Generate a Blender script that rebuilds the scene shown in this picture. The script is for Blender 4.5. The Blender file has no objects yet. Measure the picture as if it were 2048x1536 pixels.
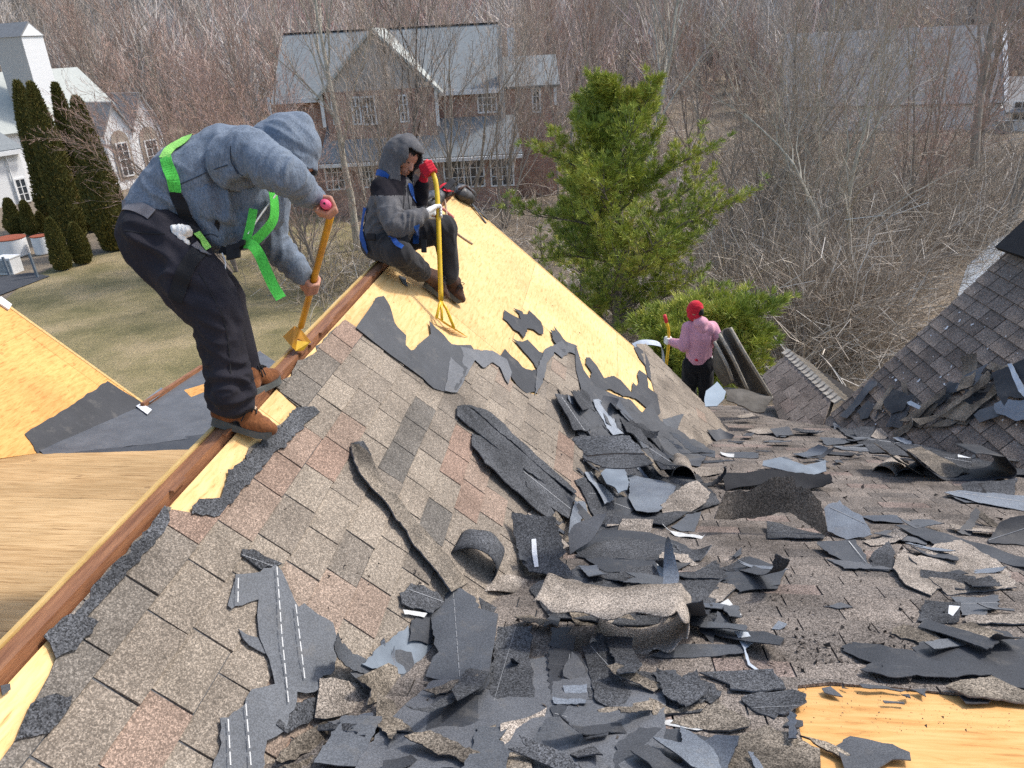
import bpy, bmesh, math, random
import numpy as np
from mathutils import Vector, Matrix, noise, geometry
from mathutils.bvhtree import BVHTree

scene = bpy.context.scene
COL = scene.collection
rad = math.radians

# ------------------------------------------------------------------ camera (roof axes: Y = main ridge, X = right, Z up, ridge at z=0)
FPX, PITCH, ROLL, PSI, CH = 1540.0, 24.5, 3.0, 7.6, 1.5
GZ = -7.6                                             # level of the ground round the house
p_, r_, s_ = rad(PITCH), rad(ROLL), rad(PSI)
CF = np.array([-math.sin(s_)*math.cos(p_), math.cos(s_)*math.cos(p_), -math.sin(p_)])
_R = np.array([math.cos(s_), math.sin(s_), 0.0]); _U = np.cross(_R, CF)
CR = math.cos(r_)*_R - math.sin(r_)*_U
CU = math.sin(r_)*_R + math.cos(r_)*_U
CP = np.array([CH/math.tan(rad(42.38)), 0.0, CH])
cam_data = bpy.data.cameras.new('camera')
cam = bpy.data.objects.new('camera', cam_data); COL.objects.link(cam)
cam_data.sensor_fit = 'HORIZONTAL'; cam_data.sensor_width = 36.0
cam_data.lens = 36.0*FPX/2048.0
cam_data.clip_start = 0.05; cam_data.clip_end = 3000
cam.matrix_world = Matrix(((CR[0], CU[0], -CF[0], CP[0]), (CR[1], CU[1], -CF[1], CP[1]), (CR[2], CU[2], -CF[2], CP[2]), (0, 0, 0, 1)))
scene.camera = cam

# ------------------------------------------------------------------ light
SUN_AZ, SUN_EL = 58.0, 50.0                           # azimuth clockwise from +Y, elevation
w = bpy.data.worlds.new('World'); scene.world = w; w.use_nodes = True
nt = w.node_tree; nt.nodes.clear()
sky = nt.nodes.new('ShaderNodeTexSky'); sky.sky_type = 'NISHITA'; sky.sun_disc = False
sky.sun_elevation = rad(SUN_EL); sky.sun_rotation = rad(SUN_AZ); sky.air_density = 1.2; sky.dust_density = 2.5; sky.ozone_density = 1.0
bg = nt.nodes.new('ShaderNodeBackground'); bg.inputs['Strength'].default_value = 0.15
wo = nt.nodes.new('ShaderNodeOutputWorld')
nt.links.new(sky.outputs[0], bg.inputs[0]); nt.links.new(bg.outputs[0], wo.inputs[0])
sl = bpy.data.lights.new('sun', 'SUN'); sl.energy = 2.0; sl.angle = rad(6.0); sl.color = (1.0, 0.965, 0.915)
sun = bpy.data.objects.new('sun', sl); COL.objects.link(sun)
SD = Vector((math.sin(rad(SUN_AZ))*math.cos(rad(SUN_EL)), math.cos(rad(SUN_AZ))*math.cos(rad(SUN_EL)), math.sin(rad(SUN_EL))))
sun.rotation_euler = SD.to_track_quat('Z', 'Y').to_euler(); sun.location = (20, 20, 30)
vs = scene.view_settings
vs.view_transform = 'Standard'; vs.look = 'None'; vs.exposure = 0.74; vs.gamma = 1.0; vs.use_curve_mapping = False
scene.render.engine = 'CYCLES'
scene.cycles.max_bounces = 5; scene.cycles.diffuse_bounces = 3; scene.cycles.glossy_bounces = 2
scene.cycles.transparent_max_bounces = 4; scene.cycles.use_denoising = False

# ------------------------------------------------------------------ layout helpers
def ray(x, y): return CF + CR*(x-1024)/FPX - CU*(y-768)/FPX
def at(x, y, d): return CP + ray(x, y)*d              # point seen at pixel x, y and d metres along the view axis
def pix(P):
    q = np.asarray(P, float) - CP; f = q @ CF
    return np.stack([1024+FPX*(q@CR)/f, 768-FPX*(q@CU)/f], -1)
def unit(v):
    v = np.asarray(v, float); return v/np.linalg.norm(v)
class Plane:
    def __init__(s, o, u, v):
        s.o = np.asarray(o, float); s.u = unit(u); s.n = unit(np.cross(s.u, v)); s.v = np.cross(s.n, s.u)
        if s.n[2] < 0 and abs(s.n[2]) > 1e-6: s.n = -s.n
    def hit(s, x, y, h=0.0):
        q = ray(x, y); t = ((s.o + s.n*h - CP) @ s.n)/(q @ s.n); return CP + q*t
    def uv(s, x, y, h=0.0):
        P = s.hit(x, y, h) - s.o; return (P @ s.u, P @ s.v)
    def w(s, u, v, h=0.0): return s.o + s.u*u + s.v*v + s.n*h
PA = rad(43.0)
ME = Plane((0, 0, 0), (0, 1, 0), (math.cos(PA), 0, -math.sin(PA)))        # main roof, slope falling to the right: u along ridge, v down
MW = Plane((0, 0, 0), (0, 1, 0), (-math.cos(PA), 0, -math.sin(PA)))
NR = Plane((0, 0, 0), (1, 0, 0), (0, 1, -0.35))                            # cross roof falling away from the camera
FE = Plane((*NR.hit(1640, 850)[:2], 0), (1, 0, 0), (0, 1, 0))              # placeholder, set in the roof part

def ground(x, y, z=GZ):
    q = ray(x, y); t = (z - CP[2])/q[2]; return CP + q*t

def tag(o, label=None, cat=None, group=None, kind=None):
    if label: o['label'] = label
    if cat: o['category'] = cat
    if group: o['group'] = group
    if kind: o['kind'] = kind
    return o
def empty(name, loc=(0, 0, 0)):
    o = bpy.data.objects.new(name, None); COL.objects.link(o); o.location = [float(c) for c in loc]; o.empty_display_size = 0.1
    return o
def obj(name, me, mats=None, parent=None):
    if mats is not None:
        for m in (mats if isinstance(mats, (list, tuple)) else [mats]): me.materials.append(m)
    o = bpy.data.objects.new(name, me); COL.objects.link(o)
    if parent is not None:
        o.parent = parent
        if parent.type == 'EMPTY':
            off = parent.location.copy(); pp = parent.parent
            while pp is not None: off += pp.location; pp = pp.parent
            o.location = -off
    return o
def mesh(name, verts, faces, smooth=False, mi=None):
    me = bpy.data.meshes.new(name)
    me.from_pydata([tuple(map(float, v)) for v in verts], [], [tuple(map(int, f)) for f in faces])
    if mi is not None: me.polygons.foreach_set('material_index', list(map(int, mi)))
    if smooth: me.polygons.foreach_set('use_smooth', [True]*len(me.polygons))
    me.update(); return me
def npmesh(name, V, T, smooth=False, attr=None):
    """fast mesh from numpy verts (n,3) and triangle or quad index array (m,k); attr: per-vertex float 'tint'"""
    V = np.ascontiguousarray(V, np.float32); T = np.ascontiguousarray(T, np.int32); k = T.shape[1]
    me = bpy.data.meshes.new(name)
    me.vertices.add(len(V)); me.vertices.foreach_set('co', V.ravel())
    me.loops.add(T.size); me.loops.foreach_set('vertex_index', T.ravel())
    me.polygons.add(len(T)); me.polygons.foreach_set('loop_start', np.arange(0, T.size, k, dtype=np.int32))
    try: me.polygons.foreach_set('loop_total', np.full(len(T), k, np.int32))
    except Exception: pass
    me.polygons.foreach_set('use_smooth', np.full(len(T), bool(smooth)))
    if attr is not None:
        a = me.attributes.new('tint', 'FLOAT', 'POINT'); a.data.foreach_set('value', np.ascontiguousarray(attr, np.float32))
    me.update(calc_edges=True); me.validate(); return me
def setattr_point(me, name, vals):
    a = me.attributes.new(name, 'FLOAT', 'POINT'); a.data.foreach_set('value', np.ascontiguousarray(vals, np.float32))

class MB:
    """collects simple shapes into one mesh"""
    def __init__(s): s.v = []; s.f = []; s.m = []
    def add(s, verts, faces, mi=0):
        b = len(s.v); s.v += [tuple(map(float, q)) for q in verts]; s.f += [tuple(i+b for i in f) for f in faces]; s.m += [mi]*len(faces)
    def box(s, c, ax, ay, az, mi=0):                   # centre and three half-extent vectors
        c, ax, ay, az = [np.asarray(q, float) for q in (c, ax, ay, az)]
        vs_ = [c+i*ax+j*ay+k*az for k in (-1, 1) for j in (-1, 1) for i in (-1, 1)]
        s.add(vs_, [(0, 2, 3, 1), (4, 5, 7, 6), (0, 1, 5, 4), (2, 6, 7, 3), (0, 4, 6, 2), (1, 3, 7, 5)], mi)
    def abox(s, x0, y0, z0, x1, y1, z1, mi=0):
        s.box(((x0+x1)/2, (y0+y1)/2, (z0+z1)/2), ((x1-x0)/2, 0, 0), (0, (y1-y0)/2, 0), (0, 0, (z1-z0)/2), mi)
    def bar(s, a, b, wd, ht, up=(0, 0, 1), mi=0):
        a = np.asarray(a, float); b = np.asarray(b, float); d = b-a; L = np.linalg.norm(d); d = d/L
        sd = np.cross(d, up); sd = sd/np.linalg.norm(sd); u = np.cross(sd, d)
        s.box((a+b)/2, d*L/2, sd*wd/2, u*ht/2, mi)
    def tube(s, pts, rr, n=8, mi=0, cap=True):
        pts = [np.asarray(q, float) for q in pts]; k = len(pts)
        if not hasattr(rr, '__len__'): rr = [rr]*k
        b = len(s.v); ref = None
        for i in range(k):
            t = unit(pts[min(i+1, k-1)]-pts[max(i-1, 0)])
            if ref is None: ref = np.cross(t, (0, 0, 1) if abs(t[2]) < .9 else (1, 0, 0))
            ref = unit(ref - t*(ref@t)); o = np.cross(t, ref)
            for j in range(n):
                a = 2*math.pi*j/n; s.v.append(tuple(pts[i]+rr[i]*(math.cos(a)*ref+math.sin(a)*o)))
        for i in range(k-1):
            for j in range(n):
                s.f.append((b+i*n+j, b+i*n+(j+1) % n, b+(i+1)*n+(j+1) % n, b+(i+1)*n+j)); s.m.append(mi)
        if cap:
            s.f.append(tuple(b+j for j in reversed(range(n)))); s.m.append(mi)
            s.f.append(tuple(b+(k-1)*n+j for j in range(n))); s.m.append(mi)
    def prism(s, poly, h0, h1, pl=None, mi=0):         # polygon in plane coords extruded along the normal
        n = len(poly); W = pl.w
        s.add([W(u, v, h0) for u, v in poly]+[W(u, v, h1) for u, v in poly],
              [tuple(reversed(range(n))), tuple(range(n, 2*n))]+[(i, (i+1) % n, n+(i+1) % n, n+i) for i in range(n)], mi)
    def build(s, name, mats, parent=None, smooth=False):
        return obj(name, mesh(name, s.v, s.f, smooth, s.m), mats, parent)

# ------------------------------------------------------------------ materials
def newmat(name):
    m = bpy.data.materials.new(name); m.use_nodes = True
    return m, m.node_tree, m.node_tree.nodes['Principled BSDF']
def N(nt, typ, **kw):
    n = nt.nodes.new(typ)
    for k, v in kw.items():
        if k.startswith('i_'):
            n.inputs[int(k[2:]) if k[2:].isdigit() else k[2:].replace('_', ' ')].default_value = v
        else: setattr(n, k, v)
    return n
def coords(nt, scale=(1, 1, 1), rot=(0, 0, 0), kind='Object'):
    tc = N(nt, 'ShaderNodeTexCoord'); mp = N(nt, 'ShaderNodeMapping'); mp.inputs['Scale'].default_value = scale; mp.inputs['Rotation'].default_value = rot
    nt.links.new(tc.outputs[kind], mp.inputs[0]); return mp.outputs[0]
def ramp(nt, fac, stops, interp='LINEAR'):
    r = N(nt, 'ShaderNodeValToRGB'); r.color_ramp.interpolation = interp; el = r.color_ramp.elements
    while len(el) < len(stops): el.new(0.5)
    for e, (p, c) in zip(el, stops): e.position = p; e.color = (*c, 1) if len(c) == 3 else c
    nt.links.new(fac, r.inputs[0]); return r.outputs[0]
def noise_n(nt, co, sc, det=4, rough=.55, dist=0):
    n = N(nt, 'ShaderNodeTexNoise'); n.inputs['Scale'].default_value = sc; n.inputs['Detail'].default_value = det
    n.inputs['Roughness'].default_value = rough; n.inputs['Distortion'].default_value = dist
    nt.links.new(co, n.inputs['Vector']); return n.outputs[0]
def mixc(nt, a, b, fac, mode='MIX'):
    m = N(nt, 'ShaderNodeMix', data_type='RGBA', blend_type=mode)
    for sock, val in ((m.inputs[0], fac), (m.inputs[6], a), (m.inputs[7], b)):
        if isinstance(val, (int, float)): sock.default_value = val
        elif isinstance(val, tuple): sock.default_value = (*val, 1) if len(val) == 3 else val
        else: nt.links.new(val, sock)
    return m.outputs[2]
def bump(nt, b, h, st=.3, dist=.01):
    n = N(nt, 'ShaderNodeBump'); n.inputs['Strength'].default_value = st; n.inputs['Distance'].default_value = dist
    nt.links.new(h, n.inputs['Height']); nt.links.new(n.outputs[0], b.inputs['Normal'])
def simple(name, c0, c1=None, sc=8, rough=.7, bst=.2, bsc=60, spec=.3, stretch=(1, 1, 1), metal=0, rnd=.0, bdist=.01):
    """two-tone noise material with fine relief; rnd: brightness varies from object to object"""
    m, nt, b = newmat(name); co = coords(nt, stretch)
    c1 = c1 or tuple(x*.75 for x in c0)
    col = ramp(nt, noise_n(nt, co, sc, 5, .6), [(.3, c1), (.7, c0)])
    if rnd:
        oi = N(nt, 'ShaderNodeObjectInfo'); mr = N(nt, 'ShaderNodeMapRange'); mr.inputs[3].default_value = 1-rnd; mr.inputs[4].default_value = 1+rnd
        nt.links.new(oi.outputs['Random'], mr.inputs[0]); col = mixc(nt, col, mr.outputs[0], 1.0, 'MULTIPLY')
    nt.links.new(col, b.inputs['Base Color']); b.inputs['Roughness'].default_value = rough; b.inputs['Metallic'].default_value = metal
    b.inputs['Specular IOR Level'].default_value = spec
    if bst: bump(nt, b, noise_n(nt, co, bsc, 4, .6), bst, bdist)
    return m
def granules(name, stops, dark=.35, stain=.5, scale=260, tint=True, spec=.15):
    """mineral granules: colour picked by the tint attribute, speckled, with weather stains"""
    m, nt, b = newmat(name); co = coords(nt)
    if tint:
        at_ = N(nt, 'ShaderNodeAttribute', attribute_name='tint'); base = ramp(nt, at_.outputs['Fac'], stops)
    else: base = ramp(nt, noise_n(nt, co, 3, 3, .5), stops)
    sp = N(nt, 'ShaderNodeTexVoronoi'); sp.inputs['Scale'].default_value = scale; nt.links.new(co, sp.inputs['Vector'])
    g = ramp(nt, sp.outputs['Color'], [(.15, (dark,)*3), (.5, (.9,)*3), (.85, (1.75,)*3)])
    col = mixc(nt, base, g, 1.0, 'MULTIPLY')
    g2 = ramp(nt, noise_n(nt, co, scale*.35, 2, .5), [(.3, (.75,)*3), (.7, (1.2,)*3)])
    col = mixc(nt, col, g2, 1.0, 'MULTIPLY')
    st = ramp(nt, noise_n(nt, co, 2.2, 6, .65), [(.36, (1-stain,)*3), (.56, (1.08,)*3)])
    col = mixc(nt, col, st, 1.0, 'MULTIPLY')
    nt.links.new(col, b.inputs['Base Color']); b.inputs['Roughness'].default_value = .92; b.inputs['Specular IOR Level'].default_value = spec
    bump(nt, b, noise_n(nt, co, scale*.8, 2, .6), .6, .004)
    return m
# ------------------------------------------------------------------ materials of the roofs
def plywood(name, light, mid, dark, stretch=(9, 1.0, 9), grain=6, nails=True):
    m, nt, b = newmat(name); co = coords(nt, stretch)
    n1 = noise_n(nt, co, grain, 8, .62, .6)
    c = ramp(nt, n1, [(.28, dark), (.42, mid), (.62, light), (.8, mid)])
    co2 = coords(nt, (1, 1, 1))
    big = ramp(nt, noise_n(nt, co2, 1.3, 3, .5), [(.3, (.82, .8, .76)), (.65, (1.08, 1.06, 1.04))])
    c = mixc(nt, c, big, 1.0, 'MULTIPLY')
    oi = N(nt, 'ShaderNodeObjectInfo'); rr = ramp(nt, oi.outputs['Random'], [(0, (.86, .83, .8)), (1, (1.08, 1.08, 1.08))])
    c = mixc(nt, c, rr, 1.0, 'MULTIPLY')
    # dark flecks along the grain
    fl = noise_n(nt, coords(nt, tuple(s*2.2 for s in stretch)), grain*2.1, 5, .7, .3)
    c = mixc(nt, c, tuple(x*.5 for x in dark), ramp(nt, fl, [(.27, (1, 1, 1)), (.37, (0, 0, 0))]))
    # knots
    vo = N(nt, 'ShaderNodeTexVoronoi', feature='DISTANCE_TO_EDGE' if False else 'F1'); vo.inputs['Scale'].default_value = 2.6
    nt.links.new(coords(nt, (1, .8, 1)), vo.inputs['Vector'])
    kn = ramp(nt, vo.outputs['Distance'], [(.02, (1, 1, 1)), (.045, (.1, .1, .1)), (.06, (.75, .75, .75)), (.075, (0, 0, 0))])
    c = mixc(nt, c, dark, kn)
    if nails:
        vn = N(nt, 'ShaderNodeTexVoronoi'); vn.inputs['Scale'].default_value = 7.5; nt.links.new(co2, vn.inputs['Vector'])
        c = mixc(nt, c, (.05, .03, .02), ramp(nt, vn.outputs['Distance'], [(.03, (.8, .8, .8)), (.055, (0, 0, 0))]))
    nt.links.new(c, b.inputs['Base Color']); b.inputs['Roughness'].default_value = .72; b.inputs['Specular IOR Level'].default_value = .2
    bump(nt, b, n1, .25, .004)
    return m
PLY = plywood('fresh_plywood', (.79, .57, .285), (.71, .475, .205), (.47, .255, .095), (9, 1.4, 9))
PLYX = plywood('fresh_plywood_cross', (.76, .46, .19), (.66, .36, .125), (.38, .17, .05), (.9, 6, 6), 4)
OLDPLY = plywood('weathered_plywood', (.56, .39, .205), (.43, .275, .125), (.13, .062, .026), (.85, 10, 10), 4, True)
PLYO = plywood('orange_plywood', (.72, .41, .14), (.62, .315, .095), (.38, .16, .045), (7, 1.4, 7))

def felt_mat(name, c0, c1, lines=False, spec=.35, rough=.62):
    m, nt, b = newmat(name); co = coords(nt)
    oi = N(nt, 'ShaderNodeObjectInfo')
    col = ramp(nt, noise_n(nt, co, 3.5, 6, .65), [(.3, c1), (.7, c0)])
    rr = ramp(nt, oi.outputs['Random'], [(0, (.45, .45, .47)), (.5, (.9, .9, .9)), (.85, (1.35, 1.34, 1.32)), (1, (1.9, 1.87, 1.82))])
    col = mixc(nt, col, rr, 1.0, 'MULTIPLY')
    sp = ramp(nt, noise_n(nt, co, 190, 2, .6), [(.42, (.72,)*3), (.6, (1.25,)*3)])
    col = mixc(nt, col, sp, 1.0, 'MULTIPLY')
    scr = ramp(nt, noise_n(nt, coords(nt, (1, 14, 3)), 3, 4, .7), [(.66, (0, 0, 0)), (.72, (.35, .35, .35))])
    col = mixc(nt, col, (.16, .165, .17), scr)
    dust = ramp(nt, noise_n(nt, co, 8, 7, .72), [(.55, (0, 0, 0)), (.78, (.5, .5, .5))])
    col = mixc(nt, col, (.17, .155, .135), dust)
    nt.links.new(col, b.inputs['Base Color']); b.inputs['Roughness'].default_value = rough; b.inputs['Specular IOR Level'].default_value = spec
    bump(nt, b, mixc(nt, noise_n(nt, co, 160, 2, .6), noise_n(nt, co, 12, 4, .6), .5), .3, .006)
    return m
FELT = felt_mat('black_felt', (.080, .084, .092), (.049, .052, .058))
FELTB = felt_mat('shingle_underside', (.092, .099, .110), (.056, .061, .069))
FELTL = felt_mat('dusty_underside', (.21, .235, .265), (.115, .13, .155), rough=.55)
TAN = [(0, (.08, .079, .077)), (.2, (.135, .122, .106)), (.5, (.20, .168, .135)), (.78, (.252, .212, .168)), (.88, (.25, .205, .162)), (1, (.235, .163, .125))]
GRAN = granules('tan_granules', TAN, stain=.3, dark=.68)
BRN = [(0, (.07, .066, .064)), (.3, (.135, .118, .104)), (.6, (.195, .166, .142)), (.85, (.235, .20, .17)), (1, (.21, .15, .13))]
GRANB = granules('brown_granules', BRN, stain=.4, scale=230)
DRK = [(0, (.03, .027, .025)), (.12, (.14, .115, .098)), (.5, (.20, .165, .14)), (.8, (.24, .20, .17)), (1, (.235, .17, .142))]
GRAND = granules('dark_brown_granules', DRK, stain=.25, scale=200)
GDARK = granules('charcoal_granules', [(.3, (.05, .052, .056)), (.7, (.095, .098, .104))], tint=False, stain=.35, scale=240, dark=.3)
GTAN = granules('loose_tan_granules', [(.3, (.25, .215, .18)), (.7, (.36, .31, .26))], tint=False, stain=.45, scale=250)
GMOSS = granules('stained_granules', [(.3, (.12, .105, .088)), (.7, (.265, .222, .172))], tint=False, stain=.75, scale=240)
BEAM = simple('red_brown_beam', (.33, .15, .07), (.15, .058, .027), 5, .6, .4, 40, .35, (8, .8, 8))
PINE = simple('pale_pine', (.62, .43, .18), (.45, .28, .09), 6, .65, .2, 40, .3, (6, .8, 6))
WHITEP = simple('white_paint', (.78, .78, .77), (.68, .68, .67), 3, .5, .1, 50)
METAL = simple('dull_zinc', (.20, .235, .27), (.12, .14, .165), 6, .6, .25, 20, .35, metal=.1)
ALU = simple('bright_aluminium', (.55, .59, .63), (.34, .37, .41), 8, .5, .25, 12, .4, metal=.2)
BLACK = simple('black_matt', (.02, .02, .022), (.012, .012, .014), 12, .8, .3, 80, .25)
# ------------------------------------------------------------------ the house roof
house = empty('house', (0, 4, GZ))
tag(house, 'house whose gabled roof is being stripped down to yellow plywood in front', 'house')
def clip_rect(poly, u0, v0, u1, v1):
    for ax, val, sgn in ((0, u0, 1), (0, u1, -1), (1, v0, 1), (1, v1, -1)):
        out = []; n = len(poly)
        for i in range(n):
            a, b = poly[i-1], poly[i]; da = (a[ax]-val)*sgn; db = (b[ax]-val)*sgn
            if (da < 0) != (db < 0):
                t = da/(da-db); out.append((a[0]+(b[0]-a[0])*t, a[1]+(b[1]-a[1])*t))
            if db >= 0: out.append(b)
        poly = out
        if not poly: return []
    return poly
def area(p): return .5*sum(p[i-1][0]*p[i][1]-p[i][0]*p[i-1][1] for i in range(len(p)))
def clean(p, e=.0015):
    out = []
    for q in p:
        if not out or abs(q[0]-out[-1][0])+abs(q[1]-out[-1][1]) > e: out.append(q)
    if len(out) > 1 and abs(out[0][0]-out[-1][0])+abs(out[0][1]-out[-1][1]) < e: out.pop()
    return out
def roughen(poly, step=.035, amp=.006, seed=1, keep=(), closed=True):
    """torn outline: subdivide and push the points about"""
    rnd = random.Random(seed); out = []
    for i in range(len(poly)-(0 if closed else 1)):
        a = np.array(poly[i]); b = np.array(poly[(i+1) % len(poly)]); L = np.linalg.norm(b-a); k = max(1, int(L/step))
        nrm = np.array([-(b-a)[1], (b-a)[0]])/max(L, 1e-6)
        am0 = amp*(.12 if rnd.random() < .3 else rnd.uniform(.6, 1.5))
        for j in range(k):
            t = j/k; q = a+(b-a)*t
            if amp and i not in keep:
                q = q + nrm*(noise.noise(Vector((q[0]*9, q[1]*9, seed*3.3)))*am0*1.6 + rnd.uniform(-am0, am0)*.9) + (b-a)/max(L, 1e-6)*rnd.uniform(-.3, .3)*step*(j > 0)
            out.append((float(q[0]), float(q[1])))
    if not closed: out.append(tuple(poly[-1]))
    return out
def PX(pl, pts, h=0.0): return [pl.uv(x, y, h) for x, y in pts]

TABS = []                                              # (pixel area, plane, polygon, v_top, exposure, tint, slope key)
def lay_tabs(key, pl, region, expo, tabw, v_off, tint, jit=.004, seed=0):
    rnd = random.Random(seed)
    us = [q[0] for q in region]; vs2 = [q[1] for q in region]
    k0 = int(math.floor((min(vs2)-v_off)/expo)); k1 = int(math.ceil((max(vs2)-v_off)/expo))
    for k in range(k0, k1+1):
        va = v_off+k*expo; off = (k*.5+.17*math.sin(k*2.3)) % 1*tabw
        j0 = int(math.floor((min(us)-off)/tabw)); j1 = int(math.ceil((max(us)-off)/tabw))
        cuts = {j: off+j*tabw+rnd.uniform(-.025, .025) for j in range(j0, j1+2)}
        for j in range(j0, j1+1):
            g = (.003 if key in ('east', 'near') else .006) + rnd.uniform(0, .0015); dv = rnd.uniform(-jit, jit)
            c = clean(clip_rect(region, cuts[j]+g, va, cuts[j+1]-g, va+expo+dv))
            if len(c) < 3 or abs(area(c)) < expo*tabw*.03: continue
            if area(c) < 0: c = c[::-1]
            # sub-divide the butt edge so that it can wave and lift
            P = np.array([pl.w(u, v) for u, v in c]); q = pix(P)
            if q[:, 0].max() < -60 or q[:, 0].min() > 2110 or q[:, 1].min() > 1600: continue
            A = abs(area([tuple(z) for z in q]))
            TABS.append((A, pl, c, va, expo, tint(rnd, cuts[j]+tabw/2, va+expo/2), key, rnd.random()))
def tab_geo(c, pl, va, expo, r):
    n = len(c); lift = .005+.006*r; out = []; bot = []
    for u, v in c:
        f = (v-va)/expo; wv = noise.noise(Vector((u*6, v*6, 3.1)))*.0022
        out.append(pl.w(u, v, .0072+max(0, f)*lift+wv)); bot.append(pl.w(u, v, .003))
    return bot+out, [tuple(range(n, 2*n))]+[(i, (i+1) % n, n+(i+1) % n, n+i) for i in range(n)]

# ---- plywood decks, laid as separate sheets
def panels(pl, region, lu, lv, u_off, v_off, mat, parent, th=.012, gap=.003, h=-.012, name='plywood_panel', stag=.5):
    us = [q[0] for q in region]; vs2 = [q[1] for q in region]
    for k in range(int(math.floor((min(vs2)-v_off)/lv)), int(math.ceil((max(vs2)-v_off)/lv))+1):
        o = u_off+(k % 2)*lu*stag
        for j in range(int(math.floor((min(us)-o)/lu)), int(math.ceil((max(us)-o)/lu))+1):
            c = clean(clip_rect(region, o+j*lu+gap/2, v_off+k*lv+gap/2, o+(j+1)*lu-gap/2, v_off+(k+1)*lv-gap/2))
            if len(c) < 3 or abs(area(c)) < .01: continue
            if area(c) < 0: c = c[::-1]
            mb = MB(); dz = random.uniform(0, .0025); mb.prism(c, h+dz, h+th+dz, pl); mb.build(name, mat, parent)
random.seed(5)
VAL = .375                                             # valley: x = VAL * y
EAST_RAKE = 8.25
vmax = 4.07
c43 = math.cos(PA)
def vval(u): return VAL*u/c43
main_deck = [(.0, .055), (EAST_RAKE, .055), (EAST_RAKE, vmax+.1), (8.2, vval(8.2)), (.0, .06)]
panels(ME, main_deck, 2.44, 1.22, .62, -.02, PLY, house)
sub = MB(); sub.prism([(0, .06), (EAST_RAKE-.02, .06), (EAST_RAKE-.02, vmax+.05), (8.15, vval(8.15)), (0, .08)], -.06, -.016, ME)
east_slope = sub.build('roof_slope', PINE, house)
# hidden far side of the main ridge
sub = MB(); sub.prism([(0, .05), (EAST_RAKE, .05), (EAST_RAKE, 3.6), (6.6, 3.6), (0, .1)][::-1], -.05, -.004, MW)
sub.build('roof_slope', [FELT], house)
mb = MB(); mb.prism([(0.6, .03), (EAST_RAKE, .03), (EAST_RAKE, .16), (.6, .16)][::-1], -.003, .010, MW); mb.box((-.046, 4.4, -.012), (.008, 0, 0), (0, 3.8, 0), (0, 0, .02)); mb.build('plywood_edge', PINE, house)
# ridge beam showing in the slot along the top
mb = MB()
mb.box((-.004, 4.1, -.045), (.029, 0, 0), (0, 4.12, 0), (0, 0, .045)); rb = mb.build('ridge_beam', BEAM, house)
mb = MB()
for k in range(26):
    y = random.uniform(.8, 7.9); L = random.uniform(.04, .25)
    mb.box((.031+random.uniform(-.004, .004), y, -.004+random.uniform(-.004, .006)), (.009, 0, 0), (0, L/2, 0), (0, 0, random.uniform(.004, .010)))
mb.build('beam_splinters', BEAM, house)['kind'] = 'stuff'
# gable rake trim and gable wall
mb = MB(); mb.prism([(EAST_RAKE, .03), (EAST_RAKE+.028, .03), (EAST_RAKE+.028, vmax+.1), (EAST_RAKE, vmax+.1)], -.16, .004, ME); mb.build('rake_board', PINE, house)
mb = MB(); mb.prism([(EAST_RAKE-.03, .0), (EAST_RAKE+.014, .0), (EAST_RAKE+.014, 3.6), (EAST_RAKE-.03, 3.6)][::-1], -.16, .002, MW); mb.build('rake_board', PINE, house)
mb = MB()
gx = 2.7; gz_ = -gx*math.tan(PA)-.1
mb.add([(-gx, 8.1, gz_), (gx, 8.1, gz_), (0, 8.1, -.12), (-gx, 8.1, GZ), (gx, 8.1, GZ), (-gx, 7.9, GZ), (gx, 7.9, GZ), (-gx, 7.9, gz_), (gx, 7.9, gz_)],
       [(0, 1, 2), (3, 4, 1, 0), (4, 6, 8, 1), (5, 3, 0, 7)]); mb.build('wall', WHITEP, house)

# ---- cross roof falling away from the camera (right of the valley) and its twin of old plywood on the left
kc = math.cos(math.atan(.35)); nv = lambda y: y/kc
near_slope_poly = [(0.02, 0), (9, 0), (9, nv(8.4)), (4.35, nv(8.75)), (4.4, nv(10.6)), (2.95, nv(10.6)), (3.08, nv(8.22))]
mb = MB(); mb.prism(near_slope_poly, -.08, -.014, NR); near_slope = mb.build('roof_slope', PLYX, house)
panels(NR, near_slope_poly, 2.44, 1.22, 1.7, nv(2.32)-1.22, PLYX, house)
fl_ = [(0, 918), (80, 906), (240, 899), (402, 899)]
old = PX(NR, fl_); old_poly = [(-.02, -.0), (-7.5, 0), (-7.5, old[0][1]-.2)] + old + [(-2.62, nv(6.85)), (-.05, nv(.15))]
panels(NR, old_poly[::-1], 2.44, 1.22, -.35, .04, OLDPLY, house)
mb = MB(); mb.prism(old_poly[::-1], -.08, -.014, NR); mb.build('roof_slope', PINE, house)

# ---- plywood wing at the left (falls to the right) and the felted saddle between
OW = Plane(NR.hit(40, 912), (0, 1, 0), (math.cos(PA), 0, -math.sin(PA)))
ow = PX(OW, [(-60, 925), (85, 905), (292, 812), (0, 603), (-160, 500)])
panels(OW, ow if area(ow) > 0 else ow[::-1], 2.44, 1.22, .3, .1, PLYO, house)
e0 = OW.uv(292, 812); e1 = OW.uv(-160, 488)
mb = MB(); q = [(e0[0]+.0, e0[1]), (e1[0]+.0, e1[1]), (e1[0]+.035, e1[1]), (e0[0]+.035, e0[1])]; mb.prism(q if area(q) > 0 else q[::-1], -.14, .006, OW); mb.build('rake_board', PINE, house)
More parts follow.
